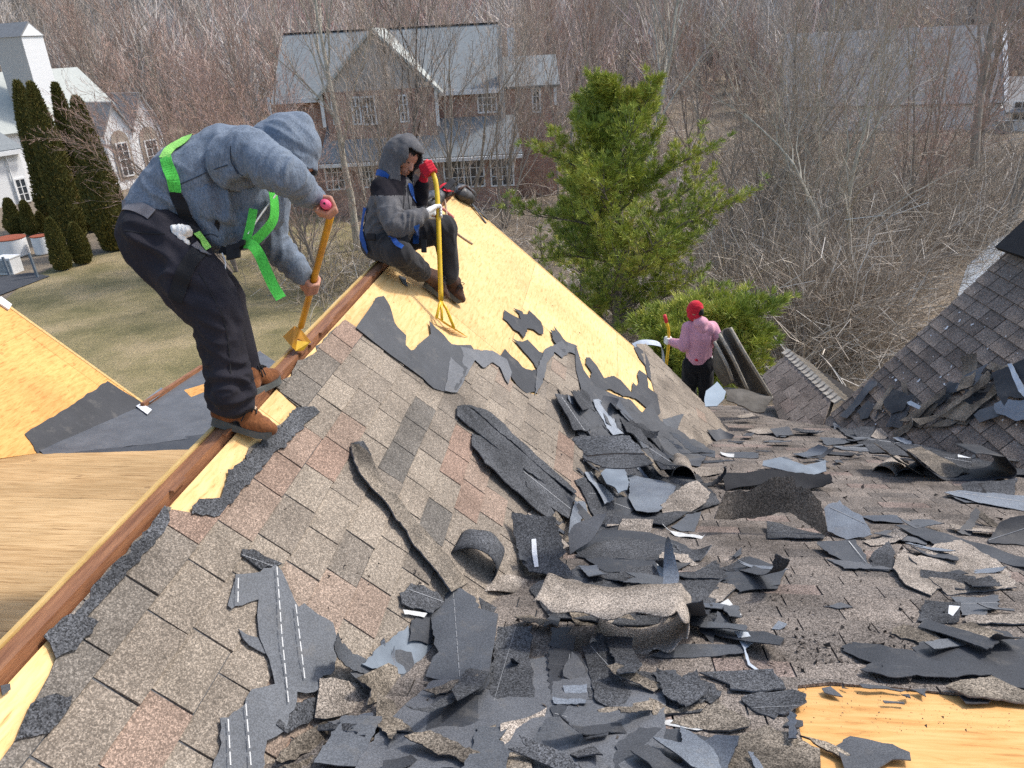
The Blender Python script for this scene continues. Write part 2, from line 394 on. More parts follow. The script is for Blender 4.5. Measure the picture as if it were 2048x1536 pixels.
# white drip edge remnant on the rake
q = PX(OW, [(-8, 606), (0, 596), (22, 612), (16, 622)]); mb = MB(); mb.prism(q if area(q) > 0 else q[::-1], .006, .03, OW); mb.build('drip_edge', WHITEP, house)
pA = NR.hit(80, 906); pB = OW.hit(285, 812); pD = NR.hit(402, 897)
SAD = Plane(pA, pD-pA, pB-pA)
sad = PX(SAD, [(48, 884), (72, 861), (285, 810), (404, 733), (520, 700), (560, 730), (405, 900), (240, 903), (90, 912)])
mb = MB(); sp_ = sad if area(sad) > 0 else sad[::-1]; mb.prism(sp_, -.07, -.012, SAD); mb.build('roof_slope', PLYO, house)

# ---- dark roof at the right, falling to the left
ga = rad(-4.5); g = np.array([math.sin(ga), math.cos(ga), 0]); e = np.array([math.cos(ga), -math.sin(ga), 0])
J0 = NR.hit(1640, 850); q = ray(2048, 474); t = ((J0-CP) @ g)/(q @ g); J1 = CP+q*t
PF = math.atan2(J1[2]-J0[2], (J1-J0) @ e)
FE = Plane(J0, g, J1-J0)                               # u along the courses (away), v up the slope
if FE.v @ (J1-J0) < 0: FE.v = -FE.v
fe_poly = [(0, 0), (0, 4.2), (-6.5, 4.2), (-6.5, -.4), (-2, -.8), (0, -.3)]
def fprism(mb, poly, h0, h1, pl):
    # orient so that normals come out right whatever the handedness of the frame
    s = np.cross(pl.u, pl.v) @ pl.n
    if (area(poly) > 0) != (s > 0): poly = poly[::-1]
    mb.prism(poly, h0, h1, pl)
mb = MB(); fprism(mb, fe_poly, -.08, .0, FE); far_slope = mb.build('roof_slope', GRAND, house)
# black vent cap at its top edge
vc = FE.uv(2040, 505); mb = MB(); fprism(mb, [(vc[0]-.42, vc[1]-.06), (vc[0]+.16, vc[1]-.10), (vc[0]+.16, vc[1]+.5), (vc[0]-.42, vc[1]+.5)], .10, .16, FE)
fprism(mb, [(vc[0]-.38, vc[1]), (vc[0]+.12, vc[1]), (vc[0]+.12, vc[1]+.45), (vc[0]-.38, vc[1]+.45)], .0, .10, FE); mb.build('roof_vent', BLACK, house)

# ---- little gable behind it
SA = at(1580, 705, 11.0); SB = at(1664, 785, 9.75); SC = NR.hit(1640, 852)
SG = Plane(SA, SB-SA, SC-SA)                           # u along its ridge towards the camera
sg_d = PX(SG, [(1580, 705), (1668, 788), (1645, 856), (1560, 842), (1526, 752)])
mb = MB(); fprism(mb, sg_d, -.06, 0, SG); small_slope = mb.build('roof_slope', GRAND, house)
dv = unit(SB-SA); sn = unit(np.cross(dv, (0, 0, 1)))
if sn @ CR < 0: sn = -sn
mb = MB(); o2 = SA+sn*1.2-np.array([0, 0, .8]); o3 = SB+sn*1.2-np.array([0, 0, .8])
mb.add([SA, SB, o3, o2], [(0, 1, 2, 3)]); mb.build('roof_slope', GRAND, house)
SGS = simple('pale_ridge_cap', (.52, .47, .39), (.36, .315, .26), 6, .9, .4, 160)
nc = 15; L = np.linalg.norm(SB-SA)
lv = unit(SG.v if (SG.v @ (SC-SA)) > 0 else -SG.v); rv = unit(sn*1.2-np.array([0, 0, .75]))
for k in range(nc):
    a = SA+dv*(L+.35)*k/nc-dv*.1; b_ = a+dv*L/nc*1.35
    u_ = np.array([0, 0, 1.])
    mb = MB(); h0, h1 = .012, .034
    V = []
    for pt, h in ((a, h0), (b_, h1)):
        for s2, off in ((lv, .10), (lv, .05), (None, .0), (rv, .12), (rv, .36)):
            V.append(pt+(0 if s2 is None else s2*off)+u_*(h+(.012 if s2 is None else 0)))
    mb.add(V, [(0, 1, 6, 5), (1, 2, 7, 6), (2, 3, 8, 7), (3, 4, 9, 8)]); mb.add([V[5], V[6], V[7], V[8], V[9]]+[x-u_*.03 for x in V[5:10]], [(0, 1, 6, 5), (1, 2, 7, 6), (2, 3, 8, 7), (3, 4, 9, 8)])
    mb.build('ridge_cap', SGS, house)

# ---- shingle courses
def flat_sheet(name, pl, poly, h, mat, parent, th=.0015):
    if area(poly) < 0: poly = poly[::-1]
    mb = MB(); fprism(mb, poly, h-th, h, pl); return mb.build(name, mat, parent)
shing_px = [(-30, 1560), (40, 1470), (70, 1402), (97, 1352), (112, 1312), (96, 1274), (150, 1216), (330, 1013), (372, 1024), (400, 1001), (442, 999), (456, 966), (500, 902), (522, 880),
            (560, 851), (592, 819), (575, 800), (549, 775), (690, 640), (716, 660), (790, 710), (848, 752), (868, 772), (905, 778), (918, 760), (940, 712), (948, 700), (985, 704), (1012, 722), (1020, 765), (1050, 785), (1072, 792), (1086, 760),
            (1078, 735), (1090, 705), (1128, 684), (1152, 692), (1160, 742), (1172, 790), (1215, 800), (1262, 812), (1292, 845), (1312, 800), (1296, 745), (1272, 690), (1290, 688), (1460, 860), (1440, 905)]
reg = PX(ME, shing_px)
reg = reg[:-2] + [(8.28, vmax+.12), (8.22, vmax+.14)] + [(u, vval(u)+.02) for u in (7, 5.5, 4, 2.5, 1.2)]
nt_ = len(shing_px)-2
torn = roughen(reg[:nt_], .05, .010, 3, closed=False) + reg[nt_:]
RED = [(548, 905), (690, 905), (735, 1195), (330, 1425), (380, 1078), (505, 1000), (560, 930), (915, 905), (905, 955), (930, 1010), (985, 690), (990, 1040), (1130, 905), (1140, 960), (1010, 640), (1060, 1060), (720, 1180), (610, 1510), (950, 1000), (600, 800), (690, 690)]
flat_sheet('underlay_felt', ME, torn, .0042, FELT, house)
REDUV = PX(ME, RED)
DARKUV = PX(ME, [(820, 830), (800, 880), (770, 930), (840, 800), (565, 815), (470, 985), (610, 800), (520, 905), (90, 1400), (150, 1270), (50, 1480), (870, 1050)])
def tint_main(rnd, u, v):
    for a in DARKUV:
        if abs(u-a[0]) < .10 and abs(v-a[1]) < .078: return rnd.uniform(.14, .26)
    for a in REDUV:
        if abs(u-a[0]) < .14 and abs(v-a[1]) < .078: return rnd.uniform(.94, 1.0)
    if v < .22: return rnd.uniform(.18, .42)
    if rnd.random() < .07: return rnd.uniform(.90, .97)
    return min(.86, max(.34, rnd.gauss(.62, .10)))
lay_tabs('east', ME, torn, .1545, .272, .067, tint_main, seed=4)
near_reg = [(VAL*1.2+.0, nv(1.2)), (2.1, nv(1.2))] + PX(NR, [(1640, 1600), (1610, 1500), (1590, 1440), (1596, 1378), (1660, 1372), (1790, 1380), (1900, 1392), (2080, 1402)]) + [(9, nv(2.34)), (9, nv(8.3)), (4.4, nv(8.72)), (4.4, nv(10.5)), (3.0, nv(10.5)), (3.1, nv(8.3))]
nr_f = near_reg if area(near_reg) > 0 else near_reg[::-1]
flat_sheet('underlay_felt', NR, nr_f, .0042, FELT, house)
lay_tabs('near', NR, near_reg if area(near_reg) > 0 else near_reg[::-1], .15, .30, .03, lambda r, u, v: .93 if r.random() < .07 else min(.85, max(.2, r.gauss(.52, .12))), seed=9)
fe_reg = [(-.0, .0), (0, 3.2), (-6, 3.2), (-6, -.3), (-2, -.6), (-.0, -.2)]
lay_tabs('far', FE, fe_reg if area(fe_reg) > 0 else fe_reg[::-1], .165, .30, 0.02, lambda r, u, v: r.uniform(.15, .85), jit=.002, seed=2)
lay_tabs('small', SG, clean(sg_d) if area(sg_d) > 0 else sg_d[::-1], .15, .28, .0, lambda r, u, v: r.uniform(.2, .9), jit=.002, seed=6)
TABS.sort(key=lambda q: -q[0])
par = {'east': east_slope, 'near': near_slope, 'far': far_slope, 'small': small_slope}
tmat = {'east': GRAN, 'near': GRANB, 'far': GRAND, 'small': GRAND}
rest = {k: ([], [], []) for k in par}
for i, (A, pl, c, va, expo, tint, key, r) in enumerate(TABS):
    if key in ('far', 'small'):
        # courses overlap downwards: on these the butt edge is the lower v
        pass
    ve, fa = tab_geo(c, pl, va, expo, r) if key in ('east', 'near') else tab_geo([(u, 2*va+expo-v) for u, v in c], pl, va, expo, r)
    if key in ('far', 'small'):
        n = len(c); ve = [pl.w(u, v, .0005) for u, v in c]+[pl.w(u, v, .004+(1-(v-va)/expo)*(.013+.005*r)) for u, v in c]
        if np.cross(pl.u, pl.v) @ pl.n < 0: fa = [f[::-1] for f in fa]
    elif np.cross(pl.u, pl.v) @ pl.n < 0: fa = [f[::-1] for f in fa]
    if i < 300:
        me = mesh('shingle', ve, fa); setattr_point(me, 'tint', [tint]*len(ve)); obj('shingle', me, tmat[key], par[key])
    else:
        V, F, T = rest[key]; b = len(V); V += list(ve); F += [tuple(x+b for x in f) for f in fa]; T += [tint]*len(ve)
for key, (V, F, T) in rest.items():
    if V:
        me = mesh('shingle_courses', V, F); setattr_point(me, 'tint', T); o = obj('shingle_courses', me, tmat[key], par[key]); o['kind'] = 'stuff'
# ------------------------------------------------------------------ ground, hill, water
def smooth(t): t = np.clip(t, 0, 1); return t*t*(3-2*t)
def gh(x, y):
    x = np.asarray(x, float); y = np.asarray(y, float)
    return GZ + 30*smooth((y-62)/230.) + .35*np.sin(x*.11+1)*np.sin(y*.09)*smooth((y-40)/30)+ 9*smooth((x-40)/120)*smooth((y-50)/90)+7*smooth((-x-60)/90)*smooth((y-70)/90)
nx, ny = 90, 110
xs = np.linspace(-330, 330, nx); ys = np.concatenate([np.linspace(-60, 90, 60), np.linspace(93, 520, ny-60)])
X, Y = np.meshgrid(xs, ys); V = np.stack([X.ravel(), Y.ravel(), gh(X, Y).ravel()], 1)
ii = (np.arange(ny-1)[:, None]*nx+np.arange(nx-1)[None]).ravel()
T = np.stack([ii, ii+1, ii+nx+1, ii+nx], 1)
m, nt, b = newmat('leaf_litter'); co = coords(nt)
c = ramp(nt, noise_n(nt, co, .35, 6, .65), [(.3, (.13, .105, .075)), (.5, (.21, .165, .115)), (.7, (.30, .235, .165))])
c = mixc(nt, c, ramp(nt, noise_n(nt, co, 9, 6, .75), [(.3, (.5,)*3), (.7, (1.45,)*3)]), 1.0, 'MULTIPLY')
nt.links.new(c, b.inputs['Base Color']); b.inputs['Roughness'].default_value = .95; bump(nt, b, noise_n(nt, co, 7, 6, .7), .6, .12)
gm = npmesh('ground', V, T, True); gm.materials.append(m); go = bpy.data.objects.new('ground', gm); COL.objects.link(go); tag(go, kind='structure')
# dormant lawn, drive and water as sheets just above the ground
def gsheet(name, pts, z, mat, res=None):
    P = [ground(x, y, z) for x, y in pts]
    me = mesh(name, P, [tuple(range(len(P)))]); o = obj(name, me, mat); tag(o, kind='structure'); return o
m, nt, b = newmat('dormant_lawn'); co = coords(nt)
c = ramp(nt, noise_n(nt, co, .55, 5, .6), [(.32, (.16, .14, .055)), (.5, (.265, .215, .10)), (.68, (.38, .295, .16))])
c = mixc(nt, c, ramp(nt, noise_n(nt, co, 16, 6, .8), [(.3, (.45,)*3), (.7, (1.5,)*3)]), 1.0, 'MULTIPLY')
nt.links.new(c, b.inputs['Base Color']); b.inputs['Roughness'].default_value = .95; bump(nt, b, noise_n(nt, co, 18, 6, .8), .8, .08)
LAWN = m
gsheet('lawn', [(-900, 560), (-200, 560), (10, 600), (60, 556), (120, 528), (230, 500), (420, 440), (640, 425), (760, 470), (830, 600), (900, 900), (700, 1500), (-700, 1500)], GZ+.02, LAWN)
# tufts of dead grass standing on the lawn
rng = np.random.default_rng(3)
ASPH = simple('old_asphalt', (.075, .078, .085), (.05, .052, .058), 4, .9, .3, 40)
gsheet('driveway', [(-420, 600), (-420, 650), (-120, 626), (0, 590), (100, 552), (60, 545), (-60, 560)], GZ+.05, ASPH)
m, nt, b = newmat('sky_pale_water'); co = coords(nt)
b.inputs['Base Color'].default_value = (.42, .46, .50, 1); b.inputs['Roughness'].default_value = .12; b.inputs['Specular IOR Level'].default_value = .9  # pale base: reflected bright sky put into the water colour
bump(nt, b, noise_n(nt, co, 3, 3, .5), .15, .05)
gsheet('stream', [(1560, 590), (1600, 540), (1690, 512), (1770, 508), (1780, 545), (1745, 585), (1690, 612), (1610, 620)], GZ+.03, m)
gsheet('stream', [(1915, 590), (1935, 530), (1990, 480), (2060, 448), (2160, 430), (2160, 500), (2040, 560), (1960, 620)], GZ+.03, m)

# ------------------------------------------------------------------ bare wood
def prisms(P0, P1, R0, R1, n=3):
    P0 = np.asarray(P0, float); P1 = np.asarray(P1, float); d = P1-P0; L = np.linalg.norm(d, axis=1, keepdims=True); d = d/np.maximum(L, 1e-6)
    ref = np.where(np.abs(d[:, 2:3]) < .9, np.array([[0, 0, 1.]]), np.array([[1., 0, 0]])); s = np.cross(d, ref); s /= np.linalg.norm(s, axis=1, keepdims=True); u = np.cross(s, d)
    k = len(P0); V = np.zeros((k, 2*n, 3)); R0 = np.asarray(R0, float)[:, None]; R1 = np.asarray(R1, float)[:, None]
    for j in range(n):
        a = 2*math.pi*j/n; o = math.cos(a)*s+math.sin(a)*u
        V[:, j] = P0+o*R0; V[:, n+j] = P1+o*R1
    base = (np.arange(k)*2*n)[:, None, None]
    f = np.array([[j, (j+1) % n, n+(j+1) % n, n+j] for j in range(n)])[None]
    return V.reshape(-1, 3), (base+f).reshape(-1, 4)
def blades(P0, P1, R0, R1, seed=1):
    """single flat slivers for the thinnest twigs"""
    rng = np.random.default_rng(seed); P0 = np.asarray(P0, float); P1 = np.asarray(P1, float); d = P1-P0; s = np.cross(d, rng.normal(0, 1, P0.shape)); s /= np.maximum(np.linalg.norm(s, axis=1, keepdims=True), 1e-9)
    a = s*np.asarray(R0, float)[:, None]*1.35; b = s*np.asarray(R1, float)[:, None]*1.35; V = np.stack([P0-a, P0+a, P1+b, P1-b], 1)
    return V.reshape(-1, 3), np.arange(len(P0)*4).reshape(-1, 4)
def grow(seed, h, r0, lean=(0, 0), levels=4, spread=.55, up=.25, wig=.12, kids=(5, 4, 4, 3), first=.25, stems=1, lenf=(.62, .55, .5, .45), minr=.0052):
    """segments (p0, p1, r0, r1, level) of a leafless tree standing at the origin"""
    rnd = random.Random(seed); S = []
    def branch(p, d, L, r, lv):
        n = (9, 7, 5, 3, 2)[min(lv, 4)]; step = L/n; pts = [p]; rr = [r]
        for i in range(n):
            w_ = wig*(1+.5*lv)
            d = Vector((d.x+rnd.gauss(0, w_), d.y+rnd.gauss(0, w_), d.z+rnd.gauss(0, w_*.6)+up*.12)).normalized()
            p = p+d*step; q = max(minr*.6, r*(1-.78*(i+1)/n)); S.append((pts[-1], p, rr[-1], q, lv)); pts.append(p); rr.append(q)
        if lv >= levels: return
        k = kids[min(lv, len(kids)-1)]
        for c in range(k):
            t = first+(1-first)*(c+rnd.random())/k if lv == 0 else .12+.86*(c+rnd.random())/k
            i = min(n-1, int(t*n)); q = pts[i].lerp(pts[i+1], t*n-i)
            dd = (pts[i+1]-pts[i]).normalized(); az = rnd.uniform(0, 6.283)
            s1 = dd.cross(Vector((0, 0, 1)) if abs(dd.z) < .95 else Vector((1, 0, 0))).normalized(); s2 = dd.cross(s1)
            a = spread*rnd.uniform(.6, 1.35)
            nd = (dd*math.cos(a)+(s1*math.cos(az)+s2*math.sin(az))*math.sin(a)); nd.z += up*.6; nd.normalize()
            branch(q, nd, L*lenf[min(lv, 3)]*rnd.uniform(.7, 1.25)*(1-.35*t), max(minr, rr[i]*rnd.uniform(.42, .62)), lv+1)
    for s_ in range(stems):
        a = rnd.uniform(0, 6.28); sp = 0 if stems == 1 else rnd.uniform(.1, .38)
        branch(Vector((0.12*math.cos(a)*(stems > 1), .12*math.sin(a)*(stems > 1), 0)), Vector((lean[0]+sp*math.cos(a), lean[1]+sp*math.sin(a), 1)).normalized(), h*rnd.uniform(.8, 1), r0*rnd.uniform(.75, 1) if stems > 1 else r0, 0)
    return S
def bark(name, c0, c1, tips=None):
    c0 = tuple(x*f for x, f in zip(c0, (1.25, 1.22, 1.15))); c1 = tuple(x*1.25 for x in c1); tips = tips and tuple(x*f for x, f in zip(tips, (1.3, 1.25, 1.18)))
    m, nt, b = newmat(name); co = coords(nt)
    c = ramp(nt, noise_n(nt, coords(nt, (1, 1, .25)), 9, 5, .65), [(.3, c1), (.65, c0)])
    if tips:
        at_ = N(nt, 'ShaderNodeAttribute', attribute_name='tint'); c = mixc(nt, c, tips, at_.outputs['Fac'])
    nt.links.new(c, b.inputs['Base Color']); b.inputs['Roughness'].default_value = .9; b.inputs['Specular IOR Level'].default_value = .15
    bump(nt, b, noise_n(nt, coords(nt, (1, 1, .3)), 30, 4, .7), .5, .02)
    return m
BK_GREY = bark('grey_bark', (.30, .27, .235), (.16, .14, .12), (.33, .275, .235))
BK_PALE = bark('pale_mottled_bark', (.46, .43, .37), (.22, .20, .16), (.28, .24, .20))
BK_DARK = bark('dark_bark', (.13, .112, .098), (.07, .06, .052), (.19, .155, .13))
BK_RED = bark('reddish_twig_bark', (.27, .225, .19), (.15, .125, .105), (.34, .235, .20))
def tree_meshes(S, n_tr=6):
    A = [s for s in S if s[4] <= 0]; B = [s for s in S if s[4] > 0]; out = []
    C_ = [s for s in B if s[4] > 2]; B = [s for s in B if s[4] <= 2]
    for L, n in ((A, n_tr), (B, 3)):
        P0 = np.array([s[0] for s in L]); P1 = np.array([s[1] for s in L]); V, F = prisms(P0, P1, [s[2] for s in L], [s[3] for s in L], n)
        tv = np.repeat(np.clip(np.array([(s[4]-1)/2.5 for s in L]), 0, 1), 2*n)
        if n == 3 and C_:
            V2, F2 = blades([s[0] for s in C_], [s[1] for s in C_], [s[2] for s in C_], [s[3] for s in C_]); F = np.concatenate([F, F2+len(V)]); V = np.concatenate([V, V2]); tv = np.concatenate([tv, np.repeat(np.clip([(s[4]-1)/2.5 for s in C_], 0, 1), 4)])
        out.append(npmesh('wood', V, F, n > 3, tv))
    return out
def place_tree(name, loc, meshes, mat, label, cat='tree', group=None, rz=0, sc=1.0):
    t = empty(name, loc); t.rotation_euler = (0, 0, rz); t.scale = (sc,)*3
    for nm, me in zip(('trunk', 'crown'), meshes):
        if not me.materials: me.materials.append(mat)
        o = bpy.data.objects.new(nm, me); COL.objects.link(o); o.parent = t
    tag(t, label, cat, group); return t

def toward(px0, px1, d0, h):
    """lean of a trunk that runs from ground pixel px0 up through pixel px1"""
    return None
def near_tree(px, h, r, mat, label, seed, lean=(0, 0), name='bare_tree', **kw):
    P = ground(*px); return place_tree(name, P, tree_meshes(grow(seed, h, r, lean, **kw)), mat, label)
K = dict(levels=4, kids=(9, 6, 5, 3), wig=.07, spread=.5, up=.22)
near_tree((716, 500), 12.5, .19, BK_PALE, 'pale mottled trunk leaning left in front of the brick house, behind the hooded men', 11, (-.05, 0), levels=4, kids=(9, 6, 5, 3), first=.35, spread=.5, up=.3, wig=.06)
near_tree((650, 585), 7.0, .06, BK_RED, 'bushy many-stemmed tree spreading reddish bare branches left over the lawn', 22, (-.45, .1), stems=8, levels=4, kids=(8, 6, 5, 3), first=.15, spread=.5, up=.12, wig=.08, name='bare_shrub_tree')
near_tree((560, 520), 9.5, .09, BK_RED, 'tall reddish bare tree rising behind the stooping man in grey', 23, (-.25, .05), stems=3, levels=4, kids=(9, 6, 5, 3), first=.2, spread=.48, up=.28, wig=.06)
near_tree((800, 470), 12, .12, BK_DARK, 'dark forked bare tree rising behind the crouching man with the red glove', 31, (.05, 0), stems=2, levels=4, kids=(9, 6, 5, 3), first=.25, spread=.45, up=.3, wig=.05)
near_tree((905, 500), 9.5, .10, BK_GREY, 'grey bare tree fanning out to the right above the bag on the gable tip', 41, (.28, 0), stems=3, levels=4, kids=(8, 6, 5, 3), first=.2, spread=.5, up=.25, wig=.06)
near_tree((1290, 420), 13, .17, BK_PALE, 'pale bare tree whose trunk shows just above the tip of the pine', 51, (0, 0), levels=4, kids=(10, 6, 5, 3), first=.35, spread=.45, up=.3, wig=.05)
near_tree((1700, 590), 7.8, .13, BK_PALE, 'crooked light-barked tree standing by the water left of the dark roof', 61, (-.12, 0), stems=2, levels=4, kids=(8, 6, 5, 3), first=.25, spread=.6, up=.12, wig=.13)
near_tree((1930, 400), 16, .26, BK_GREY, 'thick dark-limbed bare tree at the far right in front of the grey house', 71, (-.1, .0), levels=4, kids=(10, 6, 5, 3), first=.3, spread=.5, up=.3, wig=.07)
near_tree((1830, 470), 10.5, .09, BK_GREY, 'slim grey bare tree just left of the thick dark-limbed one', 81, (.02, 0), stems=2, levels=4, kids=(9, 6, 5, 3), first=.2, spread=.45, up=.3, wig=.06)
near_tree((1560, 430), 10, .10, BK_GREY, 'grey bare tree right of the pine above the pale fallen log', 91, (.1, 0), stems=2, levels=4, kids=(9, 6, 5, 3), first=.2, spread=.5, up=.3, wig=.07)
near_tree((420, 480), 8.5, .08, BK_RED, 'slender reddish bare tree between the cypresses and the brick house', 95, (-.2, 0), stems=3, levels=4, kids=(8, 6, 5, 3), first=.2, spread=.5, up=.25, wig=.07)
near_tree((1120, 420), 10, .10, BK_GREY, 'thin grey bare tree beside the right end wing of the brick house', 97, (.04, 0), stems=2, levels=4, kids=(9, 6, 5, 3), first=.25, spread=.45, up=.3, wig=.06)

near_tree((470, 545), 8.0, .06, BK_RED, 'low reddish bush-like tree with fine branches right behind the bent back of the stooping man', 101, (-.35, .0), stems=9, levels=4, kids=(8, 6, 5, 3), first=.1, spread=.5, up=.15, wig=.08, name='bare_shrub_tree')
near_tree((780, 560), 8.5, .06, BK_GREY, 'thin many-stemmed bare tree directly behind the sitting man', 103, (-.05, .0), stems=6, levels=4, kids=(8, 6, 5, 3), first=.15, spread=.42, up=.3, wig=.06)
near_tree((1010, 455), 9.0, .07, BK_GREY, 'many-stemmed grey bare tree between the gable tip and the pine', 104, (.05, .0), stems=5, levels=4, kids=(8, 6, 5, 3), first=.15, spread=.45, up=.28, wig=.07)
near_tree((1480, 520), 8.0, .07, BK_GREY, 'bare grey sapling clump hard against the right side of the pine', 105, (.12, .0), stems=6, levels=4, kids=(8, 6, 5, 3), first=.12, spread=.5, up=.2, wig=.09)
near_tree((1610, 520), 8.6, .07, BK_PALE, 'pale many-stemmed thicket tree halfway between the pine and the crooked tree', 106, (.0, .0), stems=6, levels=4, kids=(8, 6, 5, 3), first=.12, spread=.5, up=.2, wig=.09)
near_tree((1780, 500), 8.4, .06, BK_RED, 'reddish thicket tree right of the crooked light-barked tree', 107, (.05, .0), stems=6, levels=4, kids=(8, 6, 5, 3), first=.12, spread=.5, up=.2, wig=.09)
near_tree((2010, 470), 8.5, .07, BK_GREY, 'bare grey tree at the right edge above the vent of the dark roof', 108, (.05, .0), stems=4, levels=4, kids=(8, 6, 5, 3), first=.15, spread=.5, up=.25, wig=.08)

# trees of the wood between and behind the houses: five shapes, each copied
rnd = random.Random(77); shapes = []
for k in range(5):
    ms = tree_meshes(grow(200+k, 11, .13, (rnd.uniform(-.1, .1), 0), levels=3, kids=(12, 8, 6), first=.2, spread=.46, up=.34, wig=.06, lenf=(.6, .55, .5, .4), minr=.008, stems=1+(k % 2)), 5)
    for me in ms: me.materials.append((BK_RED, BK_GREY, BK_GREY, BK_RED, BK_PALE)[k])
    shapes.append(ms)
nwood = 0
houses_xy = [(-10, 50, 13), (-42, 56, 13), (26, 70, 15), (2, 50, 5)]
for k in range(400):
    y = rnd.uniform(48, 112); x = rnd.uniform(-.95*y+5, .85*y)
    if any(abs(x-a) < r and abs(y-b_) < r for a, b_, r in houses_xy) or (x < -14 and y < 62 and x < -22): continue
    nwood += 1
    if nwood > 120: break
    place_tree('bare_tree', (x, y, float(gh(x, y))-.1), shapes[k % 5], None, 'leafless tree of the wood standing beyond the houses', 'tree', 'leafless trees of the wood behind the houses', rnd.uniform(0, 6.28), rnd.uniform(.75, 1.25))
# far wooded hillside: one mass
rng = np.random.default_rng(8)
def far_wood(n, tw, seed):
    rng = np.random.default_rng(seed)
    y = 75+rng.random(n)**.8*260; x = (rng.random(n)*1.95-1.05)*y; z = gh(x, y)
    ok = ~((np.abs(x+10) < 14) & (y < 66)); x, y, z = x[ok], y[ok], z[ok]; n = len(x)
    h = rng.uniform(7, 13, n); tone = np.clip(rng.normal(.5, .22, n)+.25*np.sin(x*.06+y*.03), 0, 1)
    P = np.stack([x, y, z], 1)[:, None, :].repeat(tw, 1); t = rng.random((n, tw)); hh = h[:, None]
    az = rng.random((n, tw))*6.283; el = rng.uniform(.55, 1.5, (n, tw)); L = hh*rng.uniform(.2, .5, (n, tw))
    A = P.copy(); A[..., 2] += t*hh*.75; A[..., 0] += rng.normal(0, .12, (n, tw))*hh*t; A[..., 1] += rng.normal(0, .12, (n, tw))*hh*t
    D = np.stack([np.cos(az)*np.cos(el), np.sin(az)*np.cos(el), np.sin(el)], -1); B = A+D*L[..., None]
    A[:, 0] = P[:, 0]; B[:, 0] = P[:, 0]+np.array([0, 0, 1.])*h[:, None]
    wd = np.full((n, tw), .05)*(1+y/160)[:, None]; wd[:, 0] = .13
    an = rng.random((n, tw))*3.14; S = np.stack([np.cos(an), np.sin(an), np.zeros_like(an)], -1)*wd[..., None]
    V = np.stack([A-S, A+S, B], 2).reshape(-1, 3); k = n*tw
    return V, np.arange(k*3).reshape(k, 3), np.repeat(tone, tw*3)
V, F, tn = far_wood(3200, 95, 5)
m, nt, b = newmat('distant_twigs'); at_ = N(nt, 'ShaderNodeAttribute', attribute_name='tint')
c = ramp(nt, at_.outputs['Fac'], [(0, (.30, .272, .245)), (.35, (.44, .395, .355)), (.62, (.58, .52, .465)), (.85, (.52, .40, .35)), (1, (.46, .28, .25))])
nt.links.new(c, b.inputs['Base Color']); b.inputs['Roughness'].default_value = 1; b.inputs['Specular IOR Level'].default_value = 0
me = npmesh('wood', V, F, False, tn); o = obj('woods', me, m); tag(o, kind='stuff')
# tangle of arching stems in front of it, at the right and under the pine
def tangle(n, seed, region, hmax, segs=6, r=(.005, .016), col=(0, 1)):
    rng = np.random.default_rng(seed); P0 = []; P1 = []; R = []; T = []
    for i in range(n):
        px, py = region[rng.integers(len(region))]
        q = ground(px+rng.normal(0, 60), py+rng.normal(0, 26)); p = np.array(q); az = rng.random()*6.283; a = rng.uniform(.5, 1.45); L = hmax*rng.uniform(.35, 1)
        d = np.array([math.cos(az)*math.cos(a), math.sin(az)*math.cos(a), math.sin(a)]); droop = rng.uniform(.05, .42); rr = r[0]+(r[1]-r[0])*rng.random()**1.8; t = rng.random()**.9*(.25+.75*(rr-r[0])/(r[1]-r[0])+.3*rng.random())
        for s_ in range(segs):
            d = d+rng.normal(0, .16, 3); d[2] -= droop*.55; d /= np.linalg.norm(d); p2 = p+d*L/segs
            if p2[2] < GZ+.03: p2[2] = GZ+.03
            P0.append(p); P1.append(p2); R.append(rr*(1-s_/segs*.75)); T.append(t)
            if rng.random() < .6:
                d2 = d+rng.normal(0, .6, 3); d2 /= np.linalg.norm(d2); e2 = p2+d2*L/segs*1.4
                P0.append(p2); P1.append(e2); R.append(rr*.5); T.append(t)
            p = p2
    R = np.array(R); T = np.array(T); P0 = np.array(P0); P1 = np.array(P1); k = R > .0095
    V, F = prisms(P0[k], P1[k], R[k], R[k]*.8); V2, F2 = blades(P0[~k], P1[~k], R[~k], R[~k]*.8)
    return np.concatenate([V, V2]), np.concatenate([F, F2+len(V)]), np.concatenate([np.repeat(T[k], 6), np.repeat(T[~k], 4)])
reg_ = [(1480, 440), (1560, 500), (1620, 470), (1700, 520), (1780, 560), (1600, 600), (1660, 640), (1720, 640), (1560, 660), (1500, 600), (1640, 720), (1800, 480), (1880, 500), (1950, 450), (1850, 420), (1740, 420), (1600, 400), (1480, 520), (1540, 720), (1450, 700), (1980, 420), (1560, 560), (1680, 700), (1600, 680)]
V, F, T_ = tangle(9000, 4, reg_, 4.6)
m, nt, b = newmat('dry_stems'); at_ = N(nt, 'ShaderNodeAttribute', attribute_name='tint')
nt.links.new(ramp(nt, at_.outputs['Fac'], [(0, (.14, .113, .088)), (.35, (.33, .268, .205)), (.7, (.54, .46, .365)), (1, (.76, .69, .60))]), b.inputs['Base Color']); b.inputs['Roughness'].default_value = .9
o = obj('brushwood', npmesh('brush', V, F, False, T_), m); tag(o, kind='stuff')
V, F, T_ = tangle(2200, 14, [(1150, 520), (1250, 600), (1350, 660), (1050, 470), (1200, 640), (760, 560), (680, 600), (700, 520), (600, 560), (830, 540), (950, 470), (1300, 700)], 2.6)
o = obj('brushwood', npmesh('brush', V, F, False, T_), m); tag(o, kind='stuff')
